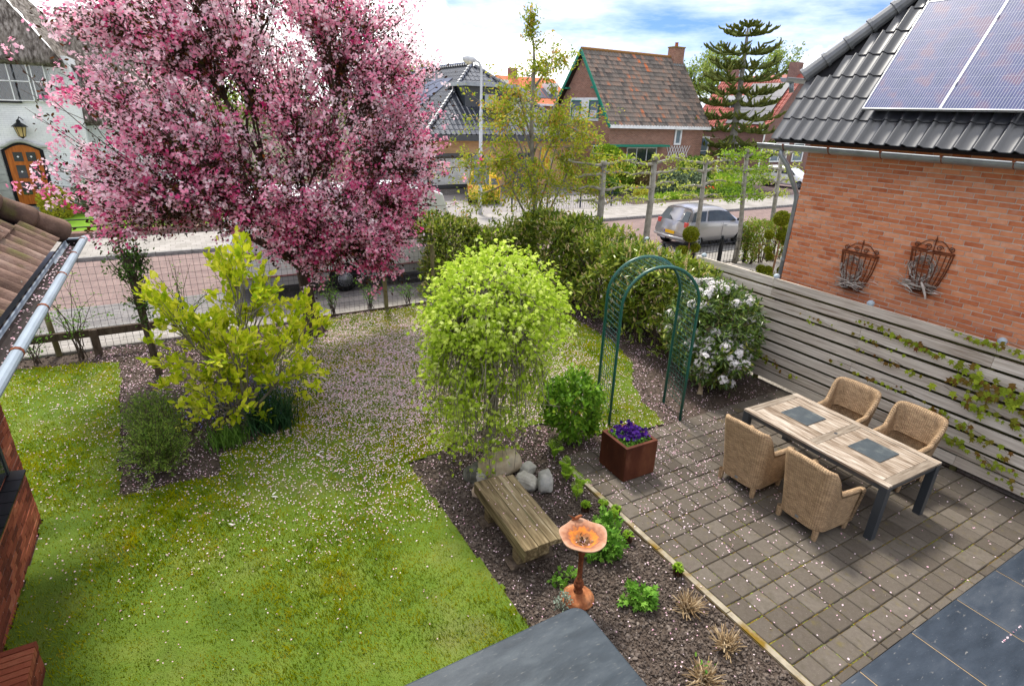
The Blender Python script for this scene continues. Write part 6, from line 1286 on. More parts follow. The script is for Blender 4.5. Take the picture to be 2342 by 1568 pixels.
# ---- hedges
def hedge(name, lab, boxes, n, seed, base, ln=(.11, .18), spikes=0, mt=None, holes=True, tm=LONG, dens_top=1.3):
    r = rng(seed); root = plant(name, lab, 'hedge', base); mb = MB(); wood = MB(); fl = MB(); vol = []
    for (x0_, x1_, y0_, y1_, z1_) in boxes: vol.append((x1_-x0_)*(z1_)+(y1_-y0_)*z1_+(x1_-x0_)*(y1_-y0_))
    vol = np.array(vol)/sum(vol)
    for (x0_, x1_, y0_, y1_, z1_), fr in zip(boxes, vol):
        k = int(n*fr); P = r.random((k, 3)); s_ = r.random(k); dep = r.random(k)**2*.3
        ax_ = r.integers(0, 5, k); lo_ = np.array([x0_, y0_, .12]); hi_ = np.array([x1_, y1_, z1_]); Q = lo_+P*(hi_-lo_)
        nrm = np.zeros((k, 3))
        for a_, (c_, sg) in enumerate(((0, 0), (0, 1), (1, 0), (1, 1), (2, 1))):
            m_ = ax_ == a_; Q[m_, c_] = (hi_[c_]-dep[m_] if sg else lo_[c_]+dep[m_]); nrm[m_, c_] = 1 if sg else -1
        bump_ = .14*np.sin(Q[:, 0]*3.1+Q[:, 2]*2.7+Q[:, 1]*1.3)+.09*np.sin(Q[:, 1]*5.3+Q[:, 2]*6.1+seed); Q += nrm*bump_[:, None]+r.normal(0, .025, (k, 3))
        # rounded shoulders
        low = (Q[:, 2] < .45) & (r.random(k) < .55); Q, nrm = Q[~low], nrm[~low]; k = len(Q)
        D_ = nrm*.6+r.normal(0, .4, (k, 3)); D_[:, 2] += .35
        leafmb(mb, tm, Q, D_, r.uniform(*ln, k), r, .0, .4)
        for _ in range(int(9*(y1_-y0_+x1_-x0_))):
            x, y = r.uniform(x0_+.2, x1_-.2), r.uniform(y0_+.2, y1_-.2); wood.tube([(x, y, 0), (x+r.normal(0, .12), y+r.normal(0, .12), z1_*.5), (x+r.normal(0, .25), y+r.normal(0, .25), z1_*.92)], [.022, .014, .006], 5)
        if spikes:
            m_ = r.random(k) < spikes; Z_ = Q[m_]; nz_ = nrm[m_]; kk = len(Z_)
            for q in range(7):
                fl.rep(BLOB[0], BLOB[1], Z_+nz_*.04+nz_*.008*q+np.array([0, 0, .012*q])+r.normal(0, .005, (kk, 3)), rot_from(r.normal(size=(kk, 3)), r.uniform(0, 6, kk)), np.full(kk, .046-.004*q), r.random(kk)*.3+np.repeat(r.random(1), kk)*.0)
    put(mb, 'leaves', mt, root); put(wood, 'stems', K['bark'], root)
    if spikes: put(fl, 'flower_spikes', mat('tan_spikes', [(0, (.42, .29, .12)), (.5, (.64, .50, .25)), (1, (.78, .68, .44))], rough=.8, rnd=.9, trans=.2, glob=True), root)
    return root
M_laurel = leafm('laurel_leaf', [(0, (.05, .095, .008)), (.4, (.14, .22, .015)), (.7, (.28, .35, .03)), (.9, (.46, .50, .08)), (1, (.62, .54, .18))], .25, .35, .8, .4)
hedge('laurel_hedge', 'dense laurel hedge with tan flower spikes running from the arch to the pavement', [(7.7, 8.75, 7.1, 9.2, 1.85), (7.75, 8.8, 9.0, 11.2, 1.9), (7.7, 8.9, 11.0, 12.9, 2.0)], 24000, 201, (8.3, 10, 0), spikes=.062, mt=M_laurel)
hedge('laurel_hedge', 'laurel hedge with tan flower spikes along the wire fence, behind the lime maple', [(5.1, 6.5, 12.8, 13.6, 1.85), (6.4, 8., 12.7, 13.6, 1.6)], 13000, 202, (6.4, 13.2, 0), spikes=.07, mt=M_laurel)
# ---- white rhododendron
r = rng(105); RD = plant('rhododendron', 'rhododendron bush with white flower trusses between the green arch and the board fence', 'shrub', (7.35, 6.0, 0))
tg_ = np.vstack([ell(150, r, (7.95, 6.45, 1.1), (.78, .85, .80), .75, .3), ell(110, r, (7.6, 5.95, .65), (.62, .5, .5), .6, .15)])
mb, cv = make_tree([(7.35, 6.0, 0), (7.42, 6.05, .12)], tg_, 9, 5, r, .055, .0, .0, .08, rt=.006); put(mb, 'stems', mat('pale_stem', [(0, (.22, .16, .09)), (1, (.45, .36, .24))], rough=.85, scale=8), RD)
n = 5200; P, D_, ci = along(cv, n, r, .62, .05, 2.); mb = MB(); leafmb(mb, LONG, P, D_, r.uniform(.08, .14, n), r, .25, .6)
Q = ell(4200, r, (7.9, 6.4, 1.0), (.82, .88, .92), .75, .2); leafmb(mb, LONG, Q, Q-np.array([7.9, 6.4, .9]), r.uniform(.08, .13, len(Q)), r, .2, .5)
put(mb, 'leaves', leafm('rhodo_leaf', [(0, (.03, .07, .015)), (.5, (.09, .16, .025)), (.85, (.19, .27, .035)), (1, (.45, .38, .05))], .2, .3, .8, .5), RD)
ends_ = np.array([c_[-1] for c_ in cv]); ends_ = ends_[r.permutation(len(ends_))[:150]]; Mwf = mat('white_petal', [(0, (.70, .66, .66)), (1, (.9, .88, .86))], rough=.6, trans=.3, rnd=.5)
mb = MB(); k = len(ends_)
for q in range(20): nv = r.normal(size=(k, 3)); nv[:, 2] += .8; nv /= np.linalg.norm(nv, axis=1)[:, None]; mb.rep(FLW[0], FLW[1], ends_+nv*.07+np.array([0, 0, .03]), rot_from(nv, r.uniform(0, 6, k)), r.uniform(.045, .062, k), r.random(k))
put(mb, 'flowers', Mwf, RD)
# ---- round leafy shrub by the planter
r = rng(106); HY = plant('hydrangea_shrub', 'rounded fresh green leafy shrub beside the rusty planter and arch', 'shrub', (4.42, 5.78, 0))
tg_ = ell(130, r, (4.42, 5.80, .62), (.46, .46, .52), .7, .08); mb, cv = make_tree([(4.42, 5.8, 0), (4.42, 5.8, .08)], tg_, 8, 4, r, .03, .0, .0, .05, rt=.003); put(mb, 'stems', K['twig'], HY)
n = 2700; P, D_, _ = along(cv, n, r, .5, .04, 1.8); mb = MB(); leafmb(mb, OV, P, D_, r.uniform(.06, .105, n), r, .1, .9); put(mb, 'leaves', leafm('fresh_green', [(0, (.05, .13, .012)), (.5, (.12, .26, .02)), (1, (.26, .42, .04))], .35, .4), HY)
def clump(name, lab, cat, loc, hgt_, rad_, n, tmpl, size, m, seed, droop=.0, upb=1., stems=True, grp=None, flat_=False):
    r = rng(seed); root = plant(name, lab, cat, (loc[0], loc[1], 0), grp); L3 = np.array([loc[0], loc[1], loc[2] if len(loc) > 2 else 0])
    tg_ = ell(max(14, n//14), r, L3+(0, 0, hgt_*.45), (rad_, rad_, hgt_*.55), .5, L3[2]+.01); mb = MB(); cv = []
    for p in tg_: s0 = L3+np.array([(p[0]-L3[0])*.25, (p[1]-L3[1])*.25, 0]); c_ = bez(s0, p, (s0+p)/2+np.array([0, 0, .04]), 5); mb.tube(c_, [.004, .004, .003, .003, .002], 4, cap=False); cv.append(c_)
    if stems: put(mb, 'stems', K['twig'], root)
    P, D_, _ = along(cv, n, r, .45, rad_*.08+.008, 2.2); mb = MB(); leafmb(mb, tmpl, P, D_, r.uniform(size*.7, size*1.3, n), r, droop, upb); put(mb, 'leaves', m, root); return root
Mger = leafm('geranium_leaf', [(0, (.06, .16, .02)), (.5, (.13, .30, .03)), (1, (.27, .46, .08))], .3, .5)
clump('geranium_clump', 'large clump of bright green geranium leaves behind the birdbath', 'plant', (3.42, 3.78), .28, .30, 620, STAR, .075, Mger, 301)
clump('geranium_clump', 'green geranium leaves at the patio edge, above the birdbath dish', 'plant', (3.66, 3.98), .30, .17, 260, STAR, .07, Mger, 302)
clump('geranium_clump', 'smaller separate geranium clump right of the birdbath foot', 'plant', (3.32, 3.00), .18, .17, 260, STAR, .07, Mger, 303)
clump('geranium_clump', 'thin low geranium sprigs just left of the birdbath foot', 'plant', (2.80, 3.60), .12, .14, 70, STAR, .055, Mger, 304)
clump('silver_sprig', 'small silvery feathery plant in front of the birdbath foot', 'plant', (2.58, 3.28), .26, .10, 240, LQ, .022, leafm('silver_leaf', [(0, (.14, .20, .14)), (1, (.34, .42, .34))], .2), 305)
def fern(loc, h_, seed, lab, stump=False, nf=5, grp='young ferns in the bed beside the patio'):
    r = rng(seed); root = plant('fern', lab, 'fern', loc, grp); mb = MB(); L3 = np.array(loc)
    if stump:
        b_ = MB(); 
        for q in range(60): a = r.uniform(0, 6.28); rr = r.uniform(0, .045); b_.tube([L3+(rr*cos(a), rr*sin(a), 0), L3+(rr*cos(a)*1.2, rr*sin(a)*1.2, r.uniform(.05, .13))], [.008, .005], 4, rnd=r.random())
        put(b_, 'crown_base', mat('fern_base', [(0, (.025, .014, .009)), (1, (.10, .05, .03))], rough=.95, rnd=.8) if 'fern_base' not in bpy.data.materials else bpy.data.materials['fern_base'], root)
    Mf = bpy.data.materials.get('fern_green') or leafm('fern_green', [(0, (.13, .28, .02)), (1, (.33, .48, .04))], .4)
    for q in range(nf):
        a = r.uniform(0, 6.28); out_ = h_*r.uniform(.2, .6); c_ = bez(L3+(0, 0, .1*stump), L3+np.array([out_*cos(a), out_*sin(a), h_*r.uniform(.7, 1)+.08*stump]), L3+np.array([.1*out_*cos(a), .1*out_*sin(a), h_*.8]), 12); fr = MB(); fr.tube(c_, np.linspace(.004, .0015, 12), 3, cap=False)
        T_ = np.repeat(c_, 2, 0)[4:]; Dm = np.tile(np.array([[-sin(a), cos(a), .25], [sin(a), -cos(a), .25]]), (12, 1))[4:]; k = len(T_); sz = np.sin(np.linspace(.5, 3.0, k))*.065+.01
        fr.rep(LONG[0], LONG[1], T_, rot_dir(Dm, np.tile([[.2*cos(a), .2*sin(a), 1.]], (k, 1))), sz, r.random(k)); put(fr, 'frond', Mf, root, None)
fern((3.93, 5.46, 0), .34, 311, 'tallest young fern nearest the hydrangea shrub', nf=7)
fern((3.88, 5.13, 0), .26, 312, 'young fern second from the green shrub, between shrub and bench', nf=6)
fern((3.80, 4.98, 0), .22, 318, 'small fern just in front of the second fern', nf=5)
fern((3.83, 4.72, 0), .28, 313, 'arching fern at the patio corner, halfway to the birdbath', nf=5)
fern((3.70, 4.60, 0), .24, 319, 'lowest arching fern beside the flat stones, next to the fern stumps', nf=4)
fern((3.66, 4.36, 0), .10, 314, 'brown fern stump with curled green tips, leftmost of the stump row', True, 9)
fern((3.87, 4.29, 0), .10, 315, 'brown fern stump with curled green tips, middle of the stump row', True, 6)
fern((4.0-.06, 4.13, 0), .09, 316, 'brown fern stump with curled tips, rightmost of the stump row', True, 5)
fern((3.92, 3.08, 0), .08, 317, 'lone brown fern stump at the mossy patio edge below the geraniums', True, 6)
fern((3.78, 3.72, 0), .08, 320, 'brown fern stump among geranium leaves at the patio edge', True, 5)
fern((3.05, 4.85, 0), .03, 321, 'small bare dark fern stump right behind the bench', True, 1)
fern((3.83, 4.00, 0), .25, 322, 'single upright pale green frond above the geraniums', False, 2)
def stump_(loc, rad_, lab, seed, green=False):
    r = rng(seed); root = plant('pruned_stump', lab, 'cut shrub', loc, 'hard pruned dry shrubs along the patio edge'); mb = MB(); L3 = np.array(loc)
    for q in range(130):
        a = r.uniform(0, 6.28); e = r.uniform(.15, 1.35); d_ = np.array([cos(a)*cos(e), sin(a)*cos(e), sin(e)]); L_ = rad_*r.uniform(.6, 1.15); m_ = L3+d_*L_*.5+r.normal(0, .015, 3)
        mb.tube([L3+d_*.01, m_, L3+d_*L_+r.normal(0, .02, 3)], [r.uniform(.004, .009), .005, .003], 4, rnd=r.random())
    put(mb, 'cut_stems', mat('dry_stem', [(0, (.14, .085, .04)), (.5, (.34, .24, .13)), (1, (.56, .45, .30))], rough=.9, rnd=.9) if 'dry_stem' not in bpy.data.materials else bpy.data.materials['dry_stem'], root)
    if green: P = L3+np.abs(r.normal(0, .05, (26, 3)))*[1, 1, 2.2]; mb = MB(); leafmb(mb, OV, P, r.normal(size=(26, 3)), r.uniform(.03, .05, 26), r); put(mb, 'shoots', Mger, root)
stump_((3.68, 2.70, 0), .19, 'dry cut shrub stump nearest the geranium clump', 331)
stump_((3.68, 2.22, 0), .18, 'dry cut shrub stump in the middle of the row of three', 332)
stump_((3.24, 2.08, 0), .18, 'dry cut shrub with a green shoot at the bottom edge of the view', 333, True)
# ---- left bed
Mjun = leafm('juniper', [(0, (.07, .14, .025)), (.5, (.18, .29, .045)), (1, (.36, .46, .09))], .3, .7)
r = rng(107); JN = plant('juniper', 'feathery dark green juniper at the near end of the left flower bed', 'shrub', (-.82, 7.72, 0)); mb = MB(); wd_ = MB()
for i in range(230):
    a = r.uniform(0, 6.28); e = r.uniform(.1, 1.45); L_ = r.uniform(.35, .62)*(1.15 if e > .8 else .85); d_ = np.array([cos(a)*cos(e), sin(a)*cos(e), sin(e)]); p0_ = np.array([-.82+.1*r.normal(), 7.78+.25*r.normal(), .12+.12*r.random()]); p1_ = p0_+d_*L_; c_ = bez(p0_, p1_, (p0_+p1_)/2+(0, 0, .06), 8); wd_.tube(c_, np.linspace(.005, .002, 8), 3, cap=False)
    k = 34; t_ = r.random(k); q_ = c_[(t_*7).astype(int)]; leafmb(mb, LONG, q_+r.normal(0, .012, (k, 3)), np.tile(d_, (k, 1)), r.uniform(.03, .055, k), r, 0., .5)
put(wd_, 'stems', K['bark'], JN); put(mb, 'needles', Mjun, JN)
clump('low_conifer', 'loose grey green heather like shrub behind the juniper under the golden shrub', 'shrub', (-.85, 8.75), .75, .42, 2600, LONG, .05, Mjun, 341)
Mgr = leafm('strap_leaf', [(0, (.012, .035, .015)), (.6, (.03, .085, .03)), (1, (.09, .19, .05))], .2, .4)
def straps(name, lab, loc, n, h_, seed, m, rad_=.3, wdt=.014, cat='plant'):
    r = rng(seed); root = plant(name, lab, cat, loc); mb = MB(); a = r.uniform(0, 6.28, n); T_ = []; F_ = []
    for k in range(7): T_ += [(-1, 0, 0), (1, 0, 0)]
    for i in range(n):
        L_ = h_*r.uniform(.6, 1.15); out_ = L_*r.uniform(.2, .9); bx_, by_ = loc[0]+r.normal(0, rad_*.45), loc[1]+r.normal(0, rad_*.45); ca, sa = cos(a[i]), sin(a[i]); V_ = []
        for k in range(6):
            t_ = k/5; w_ = wdt*(1-t_**2)*.5+.001; x_ = out_*t_**1.5; z_ = L_*(t_-.45*t_**3*(out_/L_)); V_ += [(bx_+x_*ca-w_*sa, by_+x_*sa+w_*ca, z_), (bx_+x_*ca+w_*sa, by_+x_*sa-w_*ca, z_)]
        mb.add(V_, [(2*k, 2*k+1, 2*k+3, 2*k+2) for k in range(5)], r.random())
    put(mb, 'leaves', m, root); return root
straps('daffodil_clump', 'dark green strap leaved clump at the near right corner of the left flower bed', (.62, 8.15, 0), 420, .55, 351, Mgr, .34)
straps('lily_clump', 'low light green strap leaved clump in front of the golden shrub', (.02, 7.95, 0), 260, .30, 352, leafm('strap_light', [(0, (.05, .12, .02)), (1, (.18, .32, .05))], .3), .3)
BBl = straps('bluebells', 'bluebells flowering under the golden shrub', (.55, 9.0, 0), 260, .38, 353, Mgr, .8, .012, 'flowers'); r = rng(354); mb = MB()
n = 420; P = np.c_[r.normal(.55, .42, n), r.normal(8.85, .35, n), r.uniform(.22, .52, n)]; mb.rep(FLW[0], FLW[1], P, rot_from(r.normal(size=(n, 3)), r.uniform(0, 6, n)), r.uniform(.014, .024, n), r.random(n)); n = 160; P = np.c_[r.normal(-.25, .2, n), r.normal(8.5, .25, n), r.uniform(.25, .45, n)]; mb.rep(FLW[0], FLW[1], P, rot_from(r.normal(size=(n, 3)), r.uniform(0, 6, n)), r.uniform(.014, .022, n), r.random(n))
put(mb, 'flowers', mat('blue_bell', [(0, (.16, .15, .5)), (1, (.35, .33, .72))], rnd=.9, trans=.3), BBl)
# pansies in the planter
PA = plant('pansies', 'deep purple pansies with green foliage growing in the rusty planter', 'flowers', (4.70, 4.845, .48)); r = rng(108)
n = 700; P = np.c_[r.uniform(4.50, 4.91, n), r.uniform(4.65, 5.05, n), .49+np.abs(r.normal(0, .035, n))]; mb = MB(); leafmb(mb, OV, P, r.normal(size=(n, 3)), r.uniform(.03, .055, n), r, -.1, 1.); put(mb, 'leaves', Mger, PA)
n = 105; P = np.c_[r.uniform(4.52, 4.89, n), r.uniform(4.68, 5.03, n), .56+np.abs(r.normal(0, .045, n))]; mb = MB()
for q in range(2): nv = r.normal(0, .5, (n, 3)); nv[:, 2] += .8; nv[:, 1] -= .4; nv[:, 0] -= .2; mb.rep(FLW[0], FLW[1], P+nv*.006*q, rot_from(nv, r.uniform(0, 6, n)), r.uniform(.036, .05, n), r.random(n))
put(mb, 'flowers', mat('purple_pansy', [(0, (.015, .003, .06)), (.6, (.045, .008, .16)), (1, (.10, .03, .28))], rnd=.9, trans=.2, rough=.6), PA)
# rose climbers on the wire fence
for i, (x, y, h_, lab, s_) in enumerate(((-2.78, 12.3, .8, 'small climbing rose low on the wire fence beside the outbuilding gutter', .35), (-2.1, 12.25, 1.7, 'tall thin climbing rose on the wire fence left of the trellis post', .45), (2.62, 12.75, 1.0, 'climbing rose on the wire fence right of the crab apple trunk', .35), (3.5, 12.8, .8, 'climbing rose on the wire fence between trunk and middle stake', .3), (4.45, 12.8, .75, 'climbing rose on the wire fence right of the middle stake', .3), (-.35, 12.5, 1.7, 'climbing rose on the wire fence behind the golden shrub', .4), (5.6, 12.5, 2.5, 'thin sparse climber in front of the laurel hedge by the caravan', .35))):
    r = rng(400+i); root = plant('climbing_rose', lab, 'climber', (x, y, 0), 'thin roses trained on the wire fence'); mb = MB(); cv = []
    for q in range(7+int(h_*3)): e = np.array([x+r.normal(0, s_), y+r.normal(0, .06), h_*r.uniform(.45, 1.05)]); c_ = bez(np.array([x+r.normal(0, .04), y, 0]), e, np.array([x+r.normal(0, .1), y, h_*.5]), 7)+r.normal(0, .012, (7, 3)); mb.tube(c_, np.linspace(.009, .003, 7), 4); cv.append(c_)
    put(mb, 'stems', K['bark'], root); n = int(90+150*h_); P, D_, _ = along(cv, n, r, .3, .045); mb = MB(); leafmb(mb, OV, P, D_, r.uniform(.03, .06, n), r); put(mb, 'leaves', Mger if i < 6 else lf_m, root)
r = rng(420); root = plant('climber', 'bushy green climber covering the top of the leaning trellis post', 'climber', (-.9, 11.0, 0)); tg_ = np.vstack([ell(70, r, (-.95, 10.95, 2.1), (.38, .3, .42), .2), ell(26, r, (-.9, 10.9, 1.3), (.25, .2, .6), .2)]); mb, cv = make_tree([(-.86, 10.88, 0), (-.9, 10.85, 1.)], tg_, 6, 3, r, .03, .1, 0, .1); put(mb, 'stems', K['bark'], root); P, D_, _ = along(cv, 1500, r, .3, .05); mb = MB(); leafmb(mb, OV, P, D_, r.uniform(.035, .07, 1500), r); put(mb, 'leaves', leafm('climber_leaf', [(0, (.03, .08, .015)), (1, (.14, .27, .04))], .3), root)
# ---- ivy on the board fence (single leaves as parts)
r = rng(109); M_ivy = leafm('creeper_leaf', [(0, (.14, .05, .02)), (.25, (.20, .13, .025)), (.5, (.20, .27, .02)), (1, (.38, .46, .04))], .35, .45)
def creeper(lab, strands, seed):
    r = rng(seed); y_ = strands[0][0]; root = plant('fence_creeper', lab, 'climber', (8.79, y_, 0), 'creepers growing through the board fence'); mb = MB(); ms = []
    for (ya, za, yb, zb, n_, sz, spread) in strands:
        a = np.array([8.765, ya, za]); b_ = np.array([8.765, yb, zb]); c_ = bez(a, b_, (a+b_)/2+r.normal(0, .04, 3)*[0, 1, 1], 8); mb.tube(c_, .003, 4)
        for i in range(n_):
            p = c_[r.integers(0, 8)]+r.normal(0, 1, 3)*[.012, .09, spread]; p[0] = 8.75-abs(r.normal(0, .02)); d_ = np.array([[-.25, r.normal(0, .5), -.9]]); nn_ = np.array([[-1., r.normal(0, .35), .45+r.normal(0, .2)]]); nn_ -= (nn_*d_).sum()*d_/(d_**2).sum(); A = np.eye(4); A[:3, :3] = rot_dir(d_, nn_/np.linalg.norm(nn_))[0]*sz*r.uniform(.6, 1.3); A[:3, 3] = p-np.array([8.79, y_, 0]); ms.append(A)
    put(mb, 'stem', K['bark'], root); pieces('leaf', STAR, ms, root, 300, M_ivy)
creeper('largest mass of bright creeper leaves on the upper boards at the right fence end', [(2.95, 1.55, 2.3, 1.35, 46, .11, .05), (3.0, 1.36, 2.35, 1.2, 34, .10, .05), (3.1, 1.17, 2.5, 1.05, 14, .11, .04), (2.3, 1.5, 2., 1.2, 16, .1, .06), (2.5, 1.1, 2.1, .95, 9, .08, .04)], 501)
creeper('creeper leaves hanging in the gap under the top board, left of the largest mass', [(4.1, 1.69, 3.3, 1.6, 42, .075, .022), (4.45, 1.7, 4.1, 1.69, 10, .06, .02)], 502)
creeper('creeper leaves along the top edge of the fence below the farther wall basket', [(3.3, 1.95, 2.6, 1.96, 26, .07, .02), (2.6, 2.0, 2.1, 1.98, 14, .08, .03)], 503)
creeper('reddish creeper trail low on the fence behind the near right chair', [(3.15, .80, 2.2, .62, 40, .08, .03), (3.1, .58, 2.1, .40, 46, .08, .035), (2.4, .42, 2.0, .2, 12, .06, .03)], 504)
creeper('sparse small creeper leaves in the gaps of the middle of the fence', [(4.5, 1.48, 3.9, 1.42, 12, .06, .02), (4.4, 1.28, 3.8, 1.22, 10, .06, .02), (3.8, 1.28, 3.3, 1.2, 9, .07, .02), (4.6, .95, 3.9, .88, 14, .065, .02), (3.9, .93, 3.4, .86, 8, .06, .02), (5.2, 1.5, 4.8, 1.45, 10, .06, .03)], 505)
creeper('reddish creeper leaves low on the fence right of the rhododendron', [(6.4, .62, 5.6, .5, 30, .07, .03), (5.7, .44, 5.2, .38, 14, .07, .03), (6.3, .85, 6.0, .7, 18, .085, .05)], 506)
# ---- fallen petals
r = rng(110); PT4 = ([(-.5, 0, 0), (0, .38, .14), (.5, 0, .05), (0, -.38, .1)], [(0, 1, 2, 3)])
def petals(n, dens, zf, x0_, x1_, y0_, y1_): P = np.c_[r.uniform(x0_, x1_, n), r.uniform(y0_, y1_, n)]; P = P[r.random(n) < dens(P)]; return np.c_[P, zf(P)]
d1f = lambda P: np.clip(1.15*np.exp(-(((P[:, 0]-3.)/2.6)**2+((P[:, 1]-9.6)/2.5)**2)), 0, 1)+.13*np.exp(-(((P[:, 0]+1.8)/3)**2+((P[:, 1]-9)/3)**2))*np.clip((P[:, 1]-5)/3, 0, 1)+.085*np.clip((P[:, 1]-3.2)/6, 0, 1)+.006
mott = lambda P: .45+.75*np.clip(np.sin(P[:, 0]*7+2*np.sin(P[:, 1]*5))*np.sin(P[:, 1]*8+P[:, 0]*3)+.45, 0, 1)
G_ = petals(120000, lambda P: inpoly(P, LAWN)*d1f(P)*mott(P), lambda P: .036+.02*r.random(len(P)), -4, 7.7, 1, 12.6)
S1 = petals(90000, lambda P: (~inpoly(P, LAWN))*np.clip(.8*np.exp(-(((P[:, 0]-4.6)/2.2)**2+((P[:, 1]-6.6)/1.6)**2))+.35*np.exp(-((P[:, 0]+.9)/.9)**2)*(P[:, 1] > 7)+.25*(P[:, 1] > 7)+.14*np.clip((P[:, 1]-1.)/3, 0, 1)+.02, 0, 1)*mott(P)*(~((P[:, 0] > 3.95) & (P[:, 1] < 5.43))), lambda P: .018+.012*r.random(len(P)), -2, 8.8, 1, 12.6)
S2 = petals(17000, lambda P: np.clip(.62*np.exp(-(((P[:, 0]-5.2)/1.2)**2+((P[:, 1]-5.6)/1.9)**2))+.04, 0, 1)*mott(P)*(P[:, 0] > 4.0), lambda P: .037+.002*r.random(len(P)), 4, 8.75, 1.52, 5.42)
S3 = np.vstack([np.c_[r.uniform(2.45, 2.9, 40), r.uniform(3.9, 5, 40), np.full(40, .412)], np.c_[2.8+r.normal(0, .05, 14), 3.33+r.normal(0, .05, 14), np.full(14, .735)], np.c_[r.uniform(-1.25, -1.1, 300), r.uniform(4., 8., 300), 2.95+.02*r.random(300)], np.c_[r.uniform(6, 9, 120), np.full(120, 1.0), np.full(120, .056)]])
g2 = np.c_[r.normal(3.1, 1.75, 125000), r.normal(9.0, 2.1, 125000)]; fm = np.clip(np.sin(g2[:, 0]*31+4*np.sin(g2[:, 1]*17))*np.sin(g2[:, 1]*27+3*np.sin(g2[:, 0]*23))+.35, 0, 1); g2 = g2[inpoly(g2, LAWN) & (r.random(len(g2)) < (.15+.85*fm)*(.4+.6*mott(g2))) & (g2[:, 1] > 5)]; G2_ = np.c_[g2, .040+.022*r.random(len(g2))]
Pp = np.vstack([G_, G2_, S1, S2, S3]); n = len(Pp); nv = r.normal(0, .35, (n, 3)); nv[:, 2] += 1; dist = np.hypot(Pp[:, 0], Pp[:, 1])
mb = MB(); mb.rep(PT4[0], PT4[1], Pp, rot_from(nv, r.uniform(0, 6, n)), r.uniform(.013, .023, n)*(1+.022*dist), r.random(n))
tag(mb.build('fallen_petals', mat('petal_pink', [(0, (.62, .32, .42)), (.3, (.74, .50, .58)), (1, (.86, .74, .78))], rough=.7, trans=.2, rnd=.95)), 'pale pink blossom petals scattered over lawn, beds and patio', 'petals', kind='stuff')
for i, (x, y, s_) in enumerate(((1.05, 7.05, .10), (.35, 6.35, .09), (1.75, 8.1, .08), (-.1, 6.0, .07), (1.35, 7.95, .07))):
    mb = MB(); mb.rep(OV[0], OV[1], np.array([[0, 0, 0.]]), rot_from(np.array([[.3, .2, 1.]]), np.array([i*1.3])), np.array([s_]), np.array([.5])); mb.rep(OV[0], OV[1], np.array([[.02, .01, 0.005]]), rot_from(np.array([[-.3, .2, 1.]]), np.array([i*1.3+1])), np.array([s_*.8]), np.array([.5]))
    o = mb.build('white_petal', Mwf); o.location = (x, y, .045); tag(o, ('large white fallen petal on the lawn farthest right of the left bed, on open grass', 'white fallen petal on the lawn nearest the camera side of the left bed', 'white fallen petal at the edge of the pink petal carpet', 'lone white fallen petal lowest on the open lawn', 'smaller white fallen petal close to the strap leaved clump')[i], 'petal', 'large white petals on the lawn')
mb = MB(); r = rng(112)
for q in range(46): a = r.uniform(0, 6.28); rr = r.uniform(0, .075); leafmb(mb, OV, np.array([[2.8+rr*cos(a), 3.33+rr*sin(a), .732+.01*r.random()]]), r.normal(size=(1, 3))*[1, 1, .1], r.uniform(.025, .055, 1), r, 0, 3.)
tag(mb.build('dead_leaves', leafm('dead_leaf', [(0, (.06, .03, .015)), (1, (.32, .19, .10))], .1)), 'dry brown leaves lying in the birdbath dish', 'leaves', kind='stuff')
